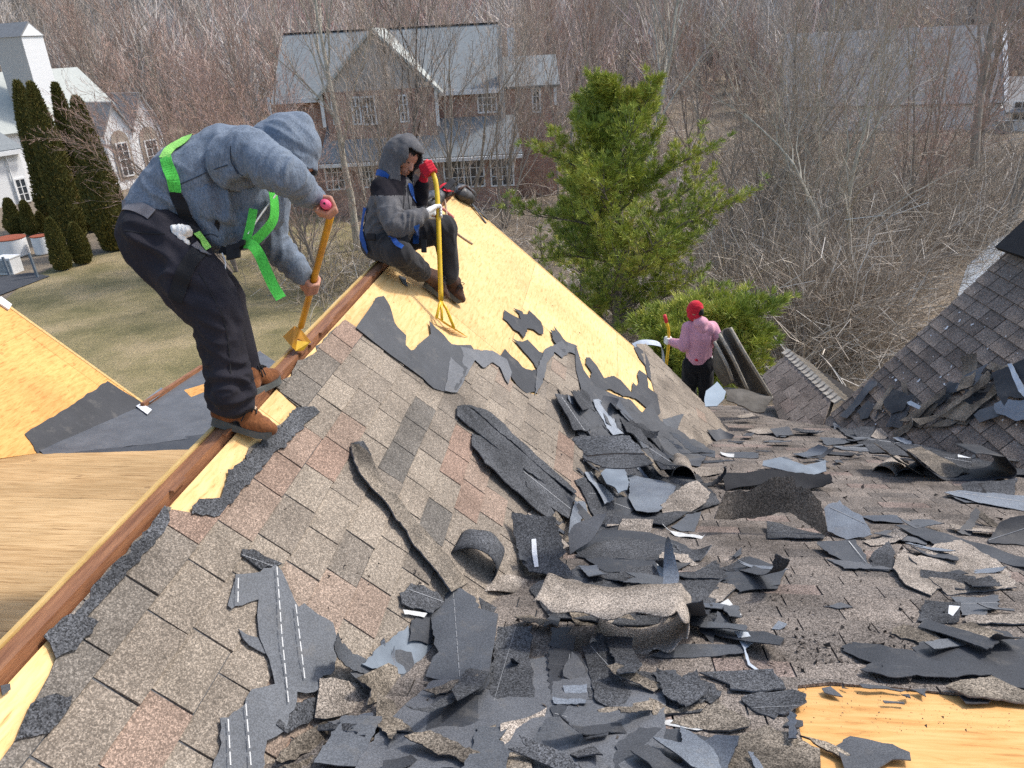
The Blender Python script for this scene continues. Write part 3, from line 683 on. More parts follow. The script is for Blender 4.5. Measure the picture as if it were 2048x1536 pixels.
V, F, T_ = tangle(3800, 24, [(1120, 350), (1060, 380), (1330, 380), (1450, 330), (1550, 300), (1650, 330), (1750, 300), (1850, 330), (1950, 340), (1350, 320), (1250, 330), (2040, 330), (1500, 380), (1180, 300)], 6.0, r=(.006, .018))
o = obj('brushwood', npmesh('brush', V, F, False, T_), m); tag(o, kind='stuff')
# fallen log
a_, b_ = ground(1462, 392, GZ+.25), ground(1552, 350, GZ+.25); mb = MB(); mb.tube([a_, (a_+b_)/2+np.array([0, 0, .06]), b_], [.22, .19, .15], 10)
tag(mb.build('fallen_log', BK_PALE, smooth=True), 'pale fallen log lying in the brush right of the pine', 'log')
# ------------------------------------------------------------------ evergreens
def leafmat(name, stops, rough=.6):
    m, nt, b = newmat(name); at_ = N(nt, 'ShaderNodeAttribute', attribute_name='tint')
    nt.links.new(ramp(nt, at_.outputs['Fac'], stops), b.inputs['Base Color']); b.inputs['Roughness'].default_value = rough; b.inputs['Specular IOR Level'].default_value = .25
    return m
PINEM = leafmat('pine_needles', [(0, (.10, .15, .03)), (.35, (.22, .28, .045)), (.7, (.39, .42, .065)), (.92, (.50, .46, .10)), (1, (.40, .29, .09))])
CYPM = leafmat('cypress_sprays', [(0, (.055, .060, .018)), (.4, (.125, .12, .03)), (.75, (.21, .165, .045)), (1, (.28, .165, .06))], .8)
def tufts(pts, dirs, n, L, wd, seed, spread=.7, droop=.0):
    """needle bundles: n thin blades round each direction"""
    rng = np.random.default_rng(seed); k = len(pts); pts = np.repeat(pts, n, 0); dirs = np.repeat(dirs, n, 0)
    d = dirs+rng.normal(0, spread, (k*n, 3)); d[:, 2] -= droop*rng.random(k*n); d /= np.linalg.norm(d, axis=1, keepdims=True)
    s = np.cross(d, rng.normal(0, 1, (k*n, 3))); s /= np.linalg.norm(s, axis=1, keepdims=True)
    l = L*rng.uniform(.6, 1.2, (k*n, 1)); a = pts+d*.01; tip = pts+d*l
    V = np.stack([a-s*wd*.5, a+d*l*.5+s*wd, tip, a+d*l*.45-s*wd], 1).reshape(-1, 3)
    return V, np.arange(k*n*4).reshape(-1, 4)
def pine(name, loc, h, label, seed, spread, whorls, tuft_n, wfun, dirbias=(0, 0), trunk_r=.13, zmin=.12, flat=0.0):
    rnd = random.Random(seed); t = empty(name, loc); S = []; TP = []; TD = []
    def twig(p, d, L, r, lv):
        n = 6 if lv == 0 else 4; q = p
        for i in range(n):
            d = Vector((d.x+rnd.gauss(0, .10), d.y+rnd.gauss(0, .10), d.z+rnd.gauss(0, .07)+(.07 if lv else .03))).normalized(); q2 = q+d*L/n
            S.append((q, q2, r*(1-i/n*.8), r*(1-(i+1)/n*.8), 1+lv)); q = q2
            f = (i+1)/n
            if lv == 0 and f > .3:
                for s_ in range(3):
                    a = rnd.uniform(0, 6.28); nd = (d+Vector((math.cos(a), math.sin(a), rnd.uniform(-.15, .5)))*.85).normalized(); twig(q, nd, L*.36*rnd.uniform(.6, 1.15), r*.4, 1)
            if lv == 1 and f > .2:
                for s_ in range(2):
                    TP.append(tuple(q+Vector((rnd.gauss(0, .06), rnd.gauss(0, .06), rnd.gauss(0, .05))))); TD.append(tuple(d+Vector((rnd.gauss(0, .35), rnd.gauss(0, .35), .25))))
        TP.append(tuple(q)); TD.append(tuple(d+Vector((0, 0, .3))))
    p = Vector((0, 0, 0)); pts = []
    for i in range(13):
        pts.append(p.copy()); p = p+Vector((rnd.gauss(0, .06), rnd.gauss(0, .06), h/12))
    for i in range(12): S.append((pts[i], pts[i+1], trunk_r*(1-i/12.5), trunk_r*(1-(i+1)/12.5), 0))
    for k in range(whorls):
        f = zmin+(1-zmin)*(k+rnd.random()*.7)/whorls; i = min(11, int(f*12)); q = pts[i].lerp(pts[i+1], f*12-i)
        for j in range(rnd.randint(3, 5)):
            a = rnd.uniform(0, 6.28); L = spread*wfun(f)*rnd.uniform(.55, 1.25)
            L *= 1+dirbias[0]*math.cos(a)+dirbias[1]*math.sin(a)
            d = Vector((math.cos(a), math.sin(a), rnd.uniform(.05, .55)*(1-flat)+.5*f*(1-flat))).normalized(); twig(q, d, max(.2, L), .012+.03*L/spread*trunk_r/.13, 0)
    TP.append(tuple(pts[-1])); TD.append((0, 0, 1))
    A, B = [s for s in S if s[4] == 0], [s for s in S if s[4] > 0]
    for nm, L_, n in (('trunk', A, 8), ('branches', B, 3)):
        V, F = prisms([s[0] for s in L_], [s[1] for s in L_], [s[2] for s in L_], [s[3] for s in L_], n); o = bpy.data.objects.new(nm, npmesh(nm, V, F, n > 3, np.zeros(len(V)))); o.data.materials.append(BK_DARK); COL.objects.link(o); o.parent = t
    TP, TD = np.array(TP), np.array(TD); TD /= np.linalg.norm(TD, axis=1, keepdims=True)
    V, F = tufts(TP, TD, tuft_n, .19, .0075, seed+1, .42, .12)
    rng = np.random.default_rng(seed+2); per = np.clip(rng.normal(.5, .18, len(TP))+.14*np.sin(TP[:, 0]*2.1+TP[:, 2]*1.7), 0, .97); tn = np.repeat(per, tuft_n*4)+np.tile([-.12, 0, .1, 0], len(TP)*tuft_n)
    o = bpy.data.objects.new('needles', npmesh('needles', V, F, False, np.clip(tn, 0, 1))); o.data.materials.append(PINEM); COL.objects.link(o); o.parent = t
    tag(t, label, 'tree'); return t
pl0 = ground(1240, 745)
pine('pine_tree', pl0+np.array([-.1, 0, 0]), 7.5, 'tall bright green pine beyond the gable, with two uneven tops', 5, 2.75, 20, 14, lambda f: (1.0-.74*max(0, f-.45)/.55)*(.55+.45*min(1, f/.3)), (.05, 0), zmin=.13)
pine('pine_tree', ground(1165, 640), 7.5, 'slimmer pine top close on the left of the tall bright pine', 15, 1.6, 12, 10, lambda f: 1.0-.72*f, (.0, 0), trunk_r=.1, zmin=.3)
bp = at(1366, 652, 14.0); yt = at(1400, 625, 14.0)[2]-GZ
pine('young_pine', (bp[0], bp[1], GZ), yt, 'low green pine boughs spreading behind the worker in pink', 25, 1.0, 8, 15, lambda f: 1.0-.1*f, (.15, 0), trunk_r=.07, zmin=.66, flat=.85)

def cypress(px_base, px_top, wpx, label, seed, group=None, name='cypress'):
    P = ground(*px_base); d = (P-CP) @ CF; sc = d/FPX
    q = ray(*px_top); t = ((P-CP) @ np.array([0, 1., 0]))/q[1]; top = CP+q*t; h = top[2]-GZ; R = wpx*sc/2
    tr = empty(name, P); rng = np.random.default_rng(seed); n = 1500 if h > 3 else 700
    prof = lambda f: np.clip(np.minimum(1, .55+f*2.2)*np.sqrt(np.clip(1-f, 0, 1))*(1.0+.1*np.sin(f*9+seed)), .02, 1.2)
    # dense inner body
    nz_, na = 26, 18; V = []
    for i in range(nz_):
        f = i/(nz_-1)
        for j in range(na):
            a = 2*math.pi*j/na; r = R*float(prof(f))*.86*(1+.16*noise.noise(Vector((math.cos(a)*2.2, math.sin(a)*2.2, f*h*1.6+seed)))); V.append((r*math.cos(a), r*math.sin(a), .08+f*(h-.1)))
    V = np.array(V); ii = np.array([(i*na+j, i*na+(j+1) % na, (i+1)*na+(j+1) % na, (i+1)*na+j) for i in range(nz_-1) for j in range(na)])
    f = rng.random(n*5)**1.15; a = rng.random(n*5)*6.283; r = R*prof(f)*rng.uniform(.82, 1.06, n*5)
    P0 = np.stack([r*np.cos(a), r*np.sin(a), .05+f*h], 1); D = np.stack([np.cos(a)*.55, np.sin(a)*.55, np.full(n*5, 1.)], 1)
    V2, F2 = tufts(P0, D/np.linalg.norm(D, axis=1, keepdims=True), 2, .2 if h > 3 else .13, .028 if h > 3 else .02, seed+1, .3)
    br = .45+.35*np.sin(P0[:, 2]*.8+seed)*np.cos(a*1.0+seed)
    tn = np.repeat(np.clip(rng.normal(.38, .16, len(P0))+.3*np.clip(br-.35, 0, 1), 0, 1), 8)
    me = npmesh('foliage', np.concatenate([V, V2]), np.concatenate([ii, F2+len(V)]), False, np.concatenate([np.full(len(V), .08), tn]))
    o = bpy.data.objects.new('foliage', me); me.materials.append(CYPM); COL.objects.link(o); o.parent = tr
    mb = MB(); mb.tube([(0, 0, 0), (0, 0, h*.8)], [.09, .03], 6); o2 = bpy.data.objects.new('trunk', mesh('trunk', mb.v, mb.f)); o2.data.materials.append(BK_DARK); COL.objects.link(o2); o2.parent = tr
    tag(tr, label, 'tree', group)
cypress((118, 452), (34, 166), 62, 'tall narrow cypress, leftmost of the four by the white house', 1)
cypress((150, 478), (84, 168), 66, 'tall narrow cypress, second from the left of the four, dark green', 2)
cypress((190, 462), (122, 170), 58, 'tall narrow cypress, third from the left, half hidden behind its neighbours', 3)
cypress((232, 500), (178, 197), 78, 'browning tall cypress, rightmost and widest of the four', 4)
cypress((36, 470), (12, 400), 40, 'small conical cypress above the left ribbed drum', 5, name='young_cypress')
cypress((66, 470), (44, 405), 32, 'small dark cypress between the two ribbed drums', 6, name='young_cypress')
cypress((88, 466), (80, 428), 20, 'smallest cypress beside the right ribbed drum', 7, name='young_cypress')
cypress((128, 540), (104, 440), 42, 'small green cypress in front of the right ribbed drum', 8, name='young_cypress')
cypress((168, 528), (144, 450), 44, 'small green cypress at the right end of the hedge by the drive', 9, name='young_cypress')
# ------------------------------------------------------------------ neighbouring houses
def brickmat():
    m, nt, b = newmat('red_brick'); t = N(nt, 'ShaderNodeTexBrick'); t.inputs['Scale'].default_value = 1.0
    t.inputs['Brick Width'].default_value = .21; t.inputs['Row Height'].default_value = .075; t.inputs['Mortar Size'].default_value = .012
    t.inputs['Color1'].default_value = (.40, .185, .115, 1); t.inputs['Color2'].default_value = (.29, .13, .085, 1); t.inputs['Mortar'].default_value = (.42, .37, .33, 1)
    co = coords(nt, (1, 1, 1), (rad(90), 0, 0)); nt.links.new(co, t.inputs['Vector'])
    c = mixc(nt, t.outputs['Color'], ramp(nt, noise_n(nt, coords(nt), 2, 4, .6), [(.3, (.7,)*3), (.7, (1.25,)*3)]), 1.0, 'MULTIPLY')
    nt.links.new(c, b.inputs['Base Color']); b.inputs['Roughness'].default_value = .85; return m
BRICK = brickmat()
SLATE = simple('grey_roof_shingles', (.245, .262, .265), (.18, .195, .198), 5, .85, .5, 24, .2, (1, 1, 3))
PALEROOF = simple('pale_green_roof', (.44, .455, .42), (.38, .395, .365), 4, .85, .4, 24, .2)
GREYROOF = simple('light_grey_roof', (.29, .285, .28), (.22, .215, .21), 5, .85, .4, 24, .2)
WALLW = simple('white_siding', (.80, .80, .79), (.74, .74, .73), 3, .6, .2, 12, .3, (.2, .2, 9))
SHAKE = simple('weathered_white_shingles', (.56, .53, .49), (.38, .35, .32), 14, .8, .5, 26, .2, (1, 1, 2.5))
GLASS = simple('window_glass', (.055, .065, .075), (.03, .035, .04), 2, .08, 0, 1, .9)
STONE = simple('tan_stone', (.42, .36, .29), (.30, .25, .20), 6, .85, .5, 14)
class Fac:
    """upright wall plane: a along it, z up, off = metres behind it"""
    def __init__(s, O, ex): s.O = np.array([O[0], O[1], GZ]); s.ex = unit((ex[0], ex[1], 0)); s.ey = np.array([-s.ex[1], s.ex[0], 0])
    def az(s, x, y, off=0):
        q = ray(x, y); t = ((s.O+s.ey*off-CP) @ s.ey)/(q @ s.ey); P = CP+q*t; return float((P-s.O) @ s.ex), float(P[2])
    def w(s, a, off, z): return s.O*np.array([1, 1, 0])+s.ex*a+s.ey*off+np.array([0, 0, z])
    def box(s, mb, a0, a1, o0, o1, z0, z1, mi=0): mb.box(s.w((a0+a1)/2, (o0+o1)/2, (z0+z1)/2), s.ex*(a1-a0)/2, s.ey*(o1-o0)/2, (0, 0, (z1-z0)/2), mi)
    def slab(s, mb, pts, th=.14, mi=0):                # pts: (a, off, z) polygon, thickened downwards
        P = [s.w(*p) for p in pts]; n = len(P); nn = unit(np.cross(P[1]-P[0], P[2]-P[0]));
        if nn[2] < 0: P = P[::-1]; nn = -nn
        mb.add([p-nn*th for p in P]+P, [tuple(reversed(range(n))), tuple(range(n, 2*n))]+[(i, (i+1) % n, n+(i+1) % n, n+i) for i in range(n)], mi)
    def window(s, par, a0, a1, z0, z1, off=0, cols=2, rows=3, shutters=False, tr=.09):
        mb = MB()
        for q in ((a0-tr, a0, z0-tr, z1+tr), (a1, a1+tr, z0-tr, z1+tr), (a0, a1, z1, z1+tr), (a0, a1, z0-tr, z0)): s.box(mb, q[0], q[1], off-.06, off+.02, q[2], q[3])
        for c in range(1, cols): x = a0+(a1-a0)*c/cols; s.box(mb, x-.03, x+.03, off-.045, off+.0, z0, z1)
        for r in range(1, rows): z = z0+(z1-z0)*r/rows; s.box(mb, a0, a1, off-.04, off+.0, z-.02, z+.02)
        w_ = mb.build('window', WHITEP, par); mb = MB(); s.box(mb, a0+.001, a1-.001, off-.028, off-.012, z0, z1); g_ = mb.build('pane', GLASS, None); g_.parent = w_; g_.location = (0, 0, 0)
        return w_
# ---- brick house
O = ground(560, 424); B = Fac(O, ground(1100, 396)-O)
bh = empty('brick_house', B.w(8, 4, GZ)); tag(bh, 'red brick house with grey roofs and a white shingled gable behind the bare trees', 'house')
aL, zE = B.az(548, 190); aR, _ = B.az(1003, 172); zR = max(B.az(580, 68, 4.6)[1], B.az(984, 48, 4.6)[1]); zE = (zE+B.az(990, 171)[1])/2
mb = MB(); B.box(mb, aL+.3, aR-.2, 0, 9.2, GZ, zE-.15); mb.build('wall', BRICK, bh)
mb = MB(); B.slab(mb, [(aL-.1, -.35, zE-.15), (aR, -.35, zE-.15), (aR, 4.6, zR), (aL-.1, 4.6, zR)]); B.slab(mb, [(aL-.1, 9.6, zE-.15), (aR, 9.6, zE-.15), (aR, 4.6, zR), (aL-.1, 4.6, zR)])
roof_ = mb.build('roof', SLATE, bh)
mb = MB(); B.box(mb, aL-.1, aR, -.45, -.33, zE-.42, zE-.16); mb.build('gutter', WHITEP, bh)
mb = MB(); B.box(mb, aL-.1, aR, 4.5, 4.7, zR-.02, zR+.06); mb.build('ridge_cap', BLACK, bh)
# cross gable
gl, gz0 = B.az(636, 186, -1.2); gr, _ = B.az(878, 172, -1.2); ga_, gza = B.az(733, 52, -1.2); gm_ = (gl+gr)/2
gza = min(gza, zR+.05)
mb = MB(); mb.add([B.w(gl+.2, -1.2, gz0), B.w(gr-.2, -1.2, gz0), B.w(gm_, -1.2, gza-.15), B.w(gl+.2, -1.0, gz0), B.w(gr-.2, -1.0, gz0), B.w(gm_, -1.0, gza-.15)], [(0, 1, 2), (3, 5, 4)]); mb.build('gable', SHAKE, bh)
mb = MB(); B.box(mb, gl+.3, gr-.3, -1.19, .05, GZ, gz0+.02); mb.build('wall', BRICK, bh)
mb = MB(); B.slab(mb, [(gl-.2, -1.5, gz0-.3), (gm_, -1.5, gza), (gm_, 4.5, gza), (gl-.2, 1.0, gz0-.3)]); B.slab(mb, [(gr+.2, -1.5, gz0-.3), (gm_, -1.5, gza), (gm_, 4.5, gza), (gr+.2, 1.0, gz0-.3)]); mb.build('roof', PALEROOF, bh)
def wpx(par, x0, y0, x1, y1, off, **kw):
    a0, z1 = B.az(x0, y0, off); a1, z0 = B.az(x1, y1, off); B.window(par, a0, a1, z0, z1, off-.0, **kw)
for (x0, y0, x1, y1, off, c) in ((704, 197, 722, 246, -1.2, 2), (725, 196, 752, 246, -1.2, 3), (799, 193, 816, 241, -1.2, 2), (664, 200, 674, 246, -1.2, 1), (577, 196, 592, 222, 0, 2), (956, 182, 992, 222, 0, 4), (888, 320, 968, 370, -2.2, 6), (982, 318, 1026, 368, -2.2, 4), (722, 328, 748, 372, -2.2, 3), (650, 330, 690, 376, -2.2, 3)):
    wpx(bh, x0, y0, x1, y1, off, cols=c)
# lower roof along the front and its brick wall
l0, zl0 = B.az(640, 322, -2.4); l1, zl1 = B.az(1045, 308, -2.4); zl = (zl0+zl1)/2; zt = B.az(850, 238, .0)[1]
mb = MB(); B.slab(mb, [(l0, -2.7, zl), (l1, -2.7, zl), (l1-.3, -.02, zt), (l0+.2, -.02, zt)]); mb.build('roof', SLATE, bh)
mb = MB(); B.box(mb, l0+.3, l1-.3, -2.2, -.03, GZ, zl-.1); mb.build('wall', BRICK, bh)
mb = MB(); B.box(mb, l0, l1, -2.86, -2.7, zl-.24, zl-.06); mb.build('gutter', WHITEP, bh)
# pale chimney stacks at the right end and the white corner boards
for x0, x1, yt, yb in ((993, 1011, 52, 236), (1014, 1032, 56, 120)):
    a0, zt_ = B.az(x0, yt, -.3); a1, zb_ = B.az(x1, yb, -.3); mb = MB(); B.box(mb, a0, a1, -.3, .5, zb_ if yb < 200 else GZ, zt_); mb.build('chimney', SHAKE if yb > 200 else WHITEP, bh)
for x_, yt, yb, off in ((641, 190, 255, -1.25), (871, 178, 252, -1.25), (1110, 172, 210, .9), (536, 195, 230, -.05)):
    a0, z1 = B.az(x_, yt, off); _, z0 = B.az(x_, yb, off); mb = MB(); B.box(mb, a0-.09, a0+.09, off-.05, off+.0, z0, z1); mb.build('corner_board', WHITEP, bh)
# right wing
r0, zr0 = B.az(1040, 172, 1.0); r1, _ = B.az(1112, 168, 1.0); zr1 = B.az(1080, 110, 3.6)[1]
mb = MB(); B.slab(mb, [(aR-.3, .7, zr0), (r1+.2, .7, zr0), (r1+.2, 3.6, zr1), (aR-.3, 3.6, zr1)]); B.slab(mb, [(aR-.3, 6.5, zr0), (r1+.2, 6.5, zr0), (r1+.2, 3.6, zr1), (aR-.3, 3.6, zr1)]); mb.build('roof', SLATE, bh)
mb = MB(); B.box(mb, aR-.3, r1, 1.0, 6.2, GZ, zr0-.1); mb.build('wall', BRICK, bh)
wpx(bh, 1066, 178, 1079, 222, 1.0, cols=2)
# ---- white house, far left
O2 = ground(-60, 470); Wf = Fac(O2, np.array([.38, .925, 0])); wh = empty('white_house', Wf.w(6, 5, GZ)); tag(wh, 'white house with pale green roof, arched windows and a square tower at the far left', 'house')
Of = 6.0
a0, zt_ = Wf.az(-120, 152, Of+4); a1, _ = Wf.az(145, 147, Of+4); ae, ze = Wf.az(215, 232, Of)
ze = ze-.3
mb = MB(); Wf.slab(mb, [(a0, Of-.5, ze), (ae+1.5, Of-.5, ze), (a1+.5, Of+4, zt_), (a0, Of+4, zt_)]); Wf.slab(mb, [(a0, Of+9, ze), (ae+1.5, Of+9, ze), (a1+.5, Of+4, zt_), (a0, Of+4, zt_)]); mb.build('roof', PALEROOF, wh)
mb = MB(); Wf.box(mb, a0+.2, ae+1.3, Of, Of+8.6, GZ, ze-.05); mb.build('wall', WALLW, wh)
# tower: its front is in shade, its right side in the sun
Tt = Fac(Wf.w(Wf.az(40, 110, Of-.4)[0], Of-.4, 0), np.array([.95, -.31, 0])); ta0, tz0 = Tt.az(-18, 66); ta1 = Tt.az(40, 66)[0]; zb = Wf.az(60, 172, Of)[1]-1.2
td = next((d for d in np.linspace(.5, 14, 80) if pix(Tt.w(ta1, d, tz0))[0] > 80), 4.0); tm = (ta0+ta1)/2
mb = MB(); Tt.box(mb, ta0, ta1, 0, td, zb, tz0-.3); ch = mb.build('tower', WALLW, wh)
mb = MB(); Tt.box(mb, ta0+.02, ta1-.02, -.03, -.003, zb, tz0-.35); o = mb.build('shingled_front', SHAKE, None); o.parent = ch; o.location = (0, 0, 0)
mb = MB(); rz = tz0+.55; tmid = td*.5
mb.add([Tt.w(ta1+.08, -.1, tz0-.32), Tt.w(ta1+.08, td+.1, tz0-.32), Tt.w(ta1+.02, tmid, rz), Tt.w(ta0-.1, -.1, tz0-.32), Tt.w(ta0-.1, td+.1, tz0-.32), Tt.w(ta0-.1, tmid, rz)], [(0, 1, 2), (3, 5, 4), (0, 2, 5, 3), (1, 4, 5, 2)], 0); o = mb.build('tower_roof', [GREYROOF], None); o.parent = ch; o.location = (0, 0, 0)
mb = MB(); mb.add([Tt.w(ta1+.09, 0, tz0-.3), Tt.w(ta1+.09, td, tz0-.3), Tt.w(ta1+.04, tmid, rz-.12)], [(0, 1, 2)]); o = mb.build('tower_gable', WALLW, None); o.parent = ch; o.location = (0, 0, 0)
for (xl, xr, ya, yb, off) in ((205, 262, 205, 262, 3.6), (262, 322, 186, 258, 4.6)):
    al, zl_ = Wf.az(xl, yb, off); ar, _ = Wf.az(xr, yb, off); am = (al+ar)/2; za = Wf.az((xl+xr)/2, ya, off)[1]
    mb = MB(); n_ = [Wf.w(al, off, GZ), Wf.w(ar, off, GZ), Wf.w(ar, off, zl_), Wf.w(am, off, za), Wf.w(al, off, zl_)]; k_ = [p+Wf.ey*5 for p in n_]
    mb.add(n_+k_, [(0, 1, 2, 3, 4), (0, 4, 9, 5), (1, 6, 7, 2)]); mb.build('gable', WALLW, wh)
    mb = MB(); Wf.slab(mb, [(al-.25, off-.25, zl_-.3), (am, off-.25, za+.12), (am, off+5, za+.12), (al-.25, off+5, zl_-.3)], .12); Wf.slab(mb, [(ar+.25, off-.25, zl_-.3), (am, off-.25, za+.12), (am, off+5, za+.12), (ar+.25, off+5, zl_-.3)], .12); mb.build('roof', GREYROOF, wh)
    # arched stone head over a tall window
    zc = zl_-.9; rw = (ar-al)*.32; mb = MB(); pts = [Wf.w(am+rw*math.cos(t), off-.06, zc+rw*1.15*math.sin(t)) for t in np.linspace(0, math.pi, 12)]+[Wf.w(am-rw, off-.06, zc-2.6), Wf.w(am+rw, off-.06, zc-2.6)]
    mb.add(pts+[p+Wf.ey*.06 for p in pts], [tuple(range(len(pts)))]); mb.build('stone_arch', STONE, wh)
    Wf.window(wh, am-rw*.55, am+rw*.55, zc-2.3, zc-.1, off-.08, cols=2, rows=4)
Lo = 1.5
q0, z0_ = Wf.az(-80, 312, Lo); q1, _ = Wf.az(38, 308, Lo); zt2 = Wf.az(0, 226, Lo+3)[1]
mb = MB(); Wf.slab(mb, [(q0, Lo-.4, z0_), (q1+.2, Lo-.4, z0_), (q1-.3, Lo+3, zt2), (q0, Lo+3, zt2)]); mb.build('roof', SLATE, wh)
mb = MB(); Wf.box(mb, q0, q1, Lo, Lo+4.4, GZ+.9, z0_-.1); mb.build('wall', WALLW, wh)
mb = MB(); Wf.box(mb, q0, q1+.02, Lo-.03, Lo+4.4, GZ, GZ+.9); mb.build('stone_base', STONE, wh)
mb = MB(); Wf.box(mb, q0, q1+.3, Lo-.55, Lo-.41, z0_-.3, z0_-.05); mb.tube([Wf.w(q1-.9, Lo-.1, z0_-.2), Wf.w(q1-.9, Lo-.1, GZ+.1)], .05, 6); mb.build('downspout', WHITEP, wh)
Wf.window(wh, q1-.75, q1-.2, GZ+1.0, GZ+2.3, Lo-.03, cols=2, rows=3)
# ---- grey roofed house, right, behind the trees
O3 = ground(1960, 262); Rf = Fac(O3, np.array([.98, -.18, 0])); rh = empty('grey_house', Rf.w(-5, 5, GZ)); tag(rh, 'grey roofed house with white gable trim half hidden by trees at the far right', 'house')
a0 = Rf.az(1560, 200)[0]; a1 = Rf.az(2000, 230)[0]; ze = Rf.az(1960, 205)[1]; zr = Rf.az(1985, 48, 5)[1]
mb = MB(); Rf.slab(mb, [(a0, -.5, ze), (a1, -.5, ze), (a1, 5, zr), (a0, 5, zr)]); Rf.slab(mb, [(a0, 10.5, ze), (a1, 10.5, ze), (a1, 5, zr), (a0, 5, zr)]); mb.build('roof', GREYROOF, rh)
mb = MB(); Rf.box(mb, a0+.3, a1-.1, 0, 10, GZ, ze-.05); mb.build('wall', WALLW, rh)
mb = MB(); Rf.slab(mb, [(a1, -.7, ze-.12), (a1+.35, -.7, ze-.12), (a1+.35, 5, zr+.12), (a1, 5, zr+.12)], .4); mb.build('rake_board', WHITEP, rh)
mb = MB(); Rf.box(mb, a1-.1, a1+5, -1.5, 8, GZ, ze-.6); mb.build('wall', WALLW, rh)
mb = MB(); Rf.slab(mb, [(a1-.1, -1.9, ze-.6), (a1+5.2, -1.9, ze-.6), (a1+5.2, 3, ze+1.7), (a1-.1, 3, ze+1.7)]); mb.build('roof', GREYROOF, rh)
Rf.window(rh, a1+.5, a1+1.5, GZ+1.0, GZ+2.3, -1.5, cols=2, rows=3)
mb = MB(); P = ground(2005, 270); mb.abox(P[0]-.45, P[1]-.4, GZ, P[0]+.45, P[1]+.4, GZ+1.0); mb.abox(P[0]-.5, P[1]-.45, GZ+1.0, P[0]+.5, P[1]+.45, GZ+1.1); mb.abox(P[0]-.4, P[1]-.46, GZ+.2, P[0]+.4, P[1]-.41, GZ+.85)
tag(mb.build('utility_box', METAL), 'blue-grey utility box standing by the grey roofed house', 'utility box')
# ---- plant round the white house
for x_, y_, wpx_, lab in ((30, 512, 56, 'ribbed white drum with a rust red rim, left one'), (88, 508, 30, 'ribbed white drum with a rust red rim, right one partly hidden')):
    P = ground(x_, y_); sc = ((P-CP) @ CF)/FPX; R = wpx_*sc/2; d = empty('ribbed_drum', P); tag(d, lab, 'drum')
    mb = MB(); pts = []; rr = []
    for k in range(17): pts.append((0, 0, .03+k*.055)); rr.append(R*(1.0+.025*(k % 2)))
    mb.tube(pts, rr, 24); o = bpy.data.objects.new('body', mesh('body', mb.v, mb.f, True)); o.data.materials.append(WHITEP); COL.objects.link(o); o.parent = d
    mb = MB(); mb.tube([(0, 0, .91), (0, 0, .95)], [R*1.05, R*1.05], 24); o = bpy.data.objects.new('rim', mesh('rim', mb.v, mb.f)); o.data.materials.append(simple('rust_red', (.36, .10, .05), None, 6, .8)); COL.objects.link(o); o.parent = d
P = ground(22, 545); ac = empty('air_conditioner', P); tag(ac, 'pale boxy outdoor air conditioner in front of the left ribbed drum', 'air conditioner')
mb = MB(); mb.abox(-.42, -.35, 0, .42, .35, .72); mb.abox(-.45, -.38, .72, .45, .38, .77); o = bpy.data.objects.new('cabinet', mesh('c', mb.v, mb.f)); o.data.materials.append(WHITEP); COL.objects.link(o); o.parent = ac
mb = MB()
for k in range(10): mb.abox(-.36, -.37, .08+k*.06, .36, -.352, .11+k*.06)
o = bpy.data.objects.new('grille', mesh('g', mb.v, mb.f)); o.data.materials.append(METAL); COL.objects.link(o); o.parent = ac
for x_, y_, h_, lab in ((76, 556, 1.15, 'leaning grey post beside the right ribbed drum'), (20, 552, .9, 'thin grey post at the left edge beside the air conditioner')):
    P = ground(x_, y_); mb = MB(); mb.bar(P, P+np.array([-.06, 0, h_]), .09, .09, (0, 1, 0)); tag(mb.build('post', METAL), lab, 'post')
# ------------------------------------------------------------------ people
def capgeo(p0, p1, r0, r1, side=None, k=1.0, n=14):
    """closed tapered capsule; side/k flatten or widen it along one direction"""
    p0, p1 = np.asarray(p0, float), np.asarray(p1, float); d = p1-p0; L = np.linalg.norm(d); d = d/L if L > 1e-6 else np.array([0, 0, 1.])
    s = unit(np.cross(d, (0, 0, 1) if abs(d[2]) < .9 else (1, 0, 0))); u = np.cross(d, s); rings = []
    for a in np.linspace(-math.pi/2, 0, 5)[1:]: rings.append((p0+d*r0*math.sin(a), r0*math.cos(a)))
    for a in np.linspace(0, math.pi/2, 5)[:-1]: rings.append((p1+d*r1*math.sin(a), r1*math.cos(a)))
    V = [p0-d*r0]
    for c, r in rings:
        for j in range(n): t = 2*math.pi*j/n; V.append(c+r*(math.cos(t)*s+math.sin(t)*u))
    V.append(p1+d*r1); V = np.array(V)
    if side is not None:
        sd = unit(side); c = (p0+p1)/2
        # flatten about the axis line
        ax = p0+np.outer((V-p0) @ d, d); off = V-ax; V = V+np.outer(off @ sd, sd)*(k-1)
    m = len(rings); F = [(0, 1+(j+1) % n, 1+j) for j in range(n)]
    for i in range(m-1):
        for j in range(n): F.append((1+i*n+j, 1+i*n+(j+1) % n, 1+(i+1)*n+(j+1) % n, 1+(i+1)*n+j))
    e = len(V)-1; F += [(1+(m-1)*n+j, 1+(m-1)*n+(j+1) % n, e) for j in range(n)]
    return V, F
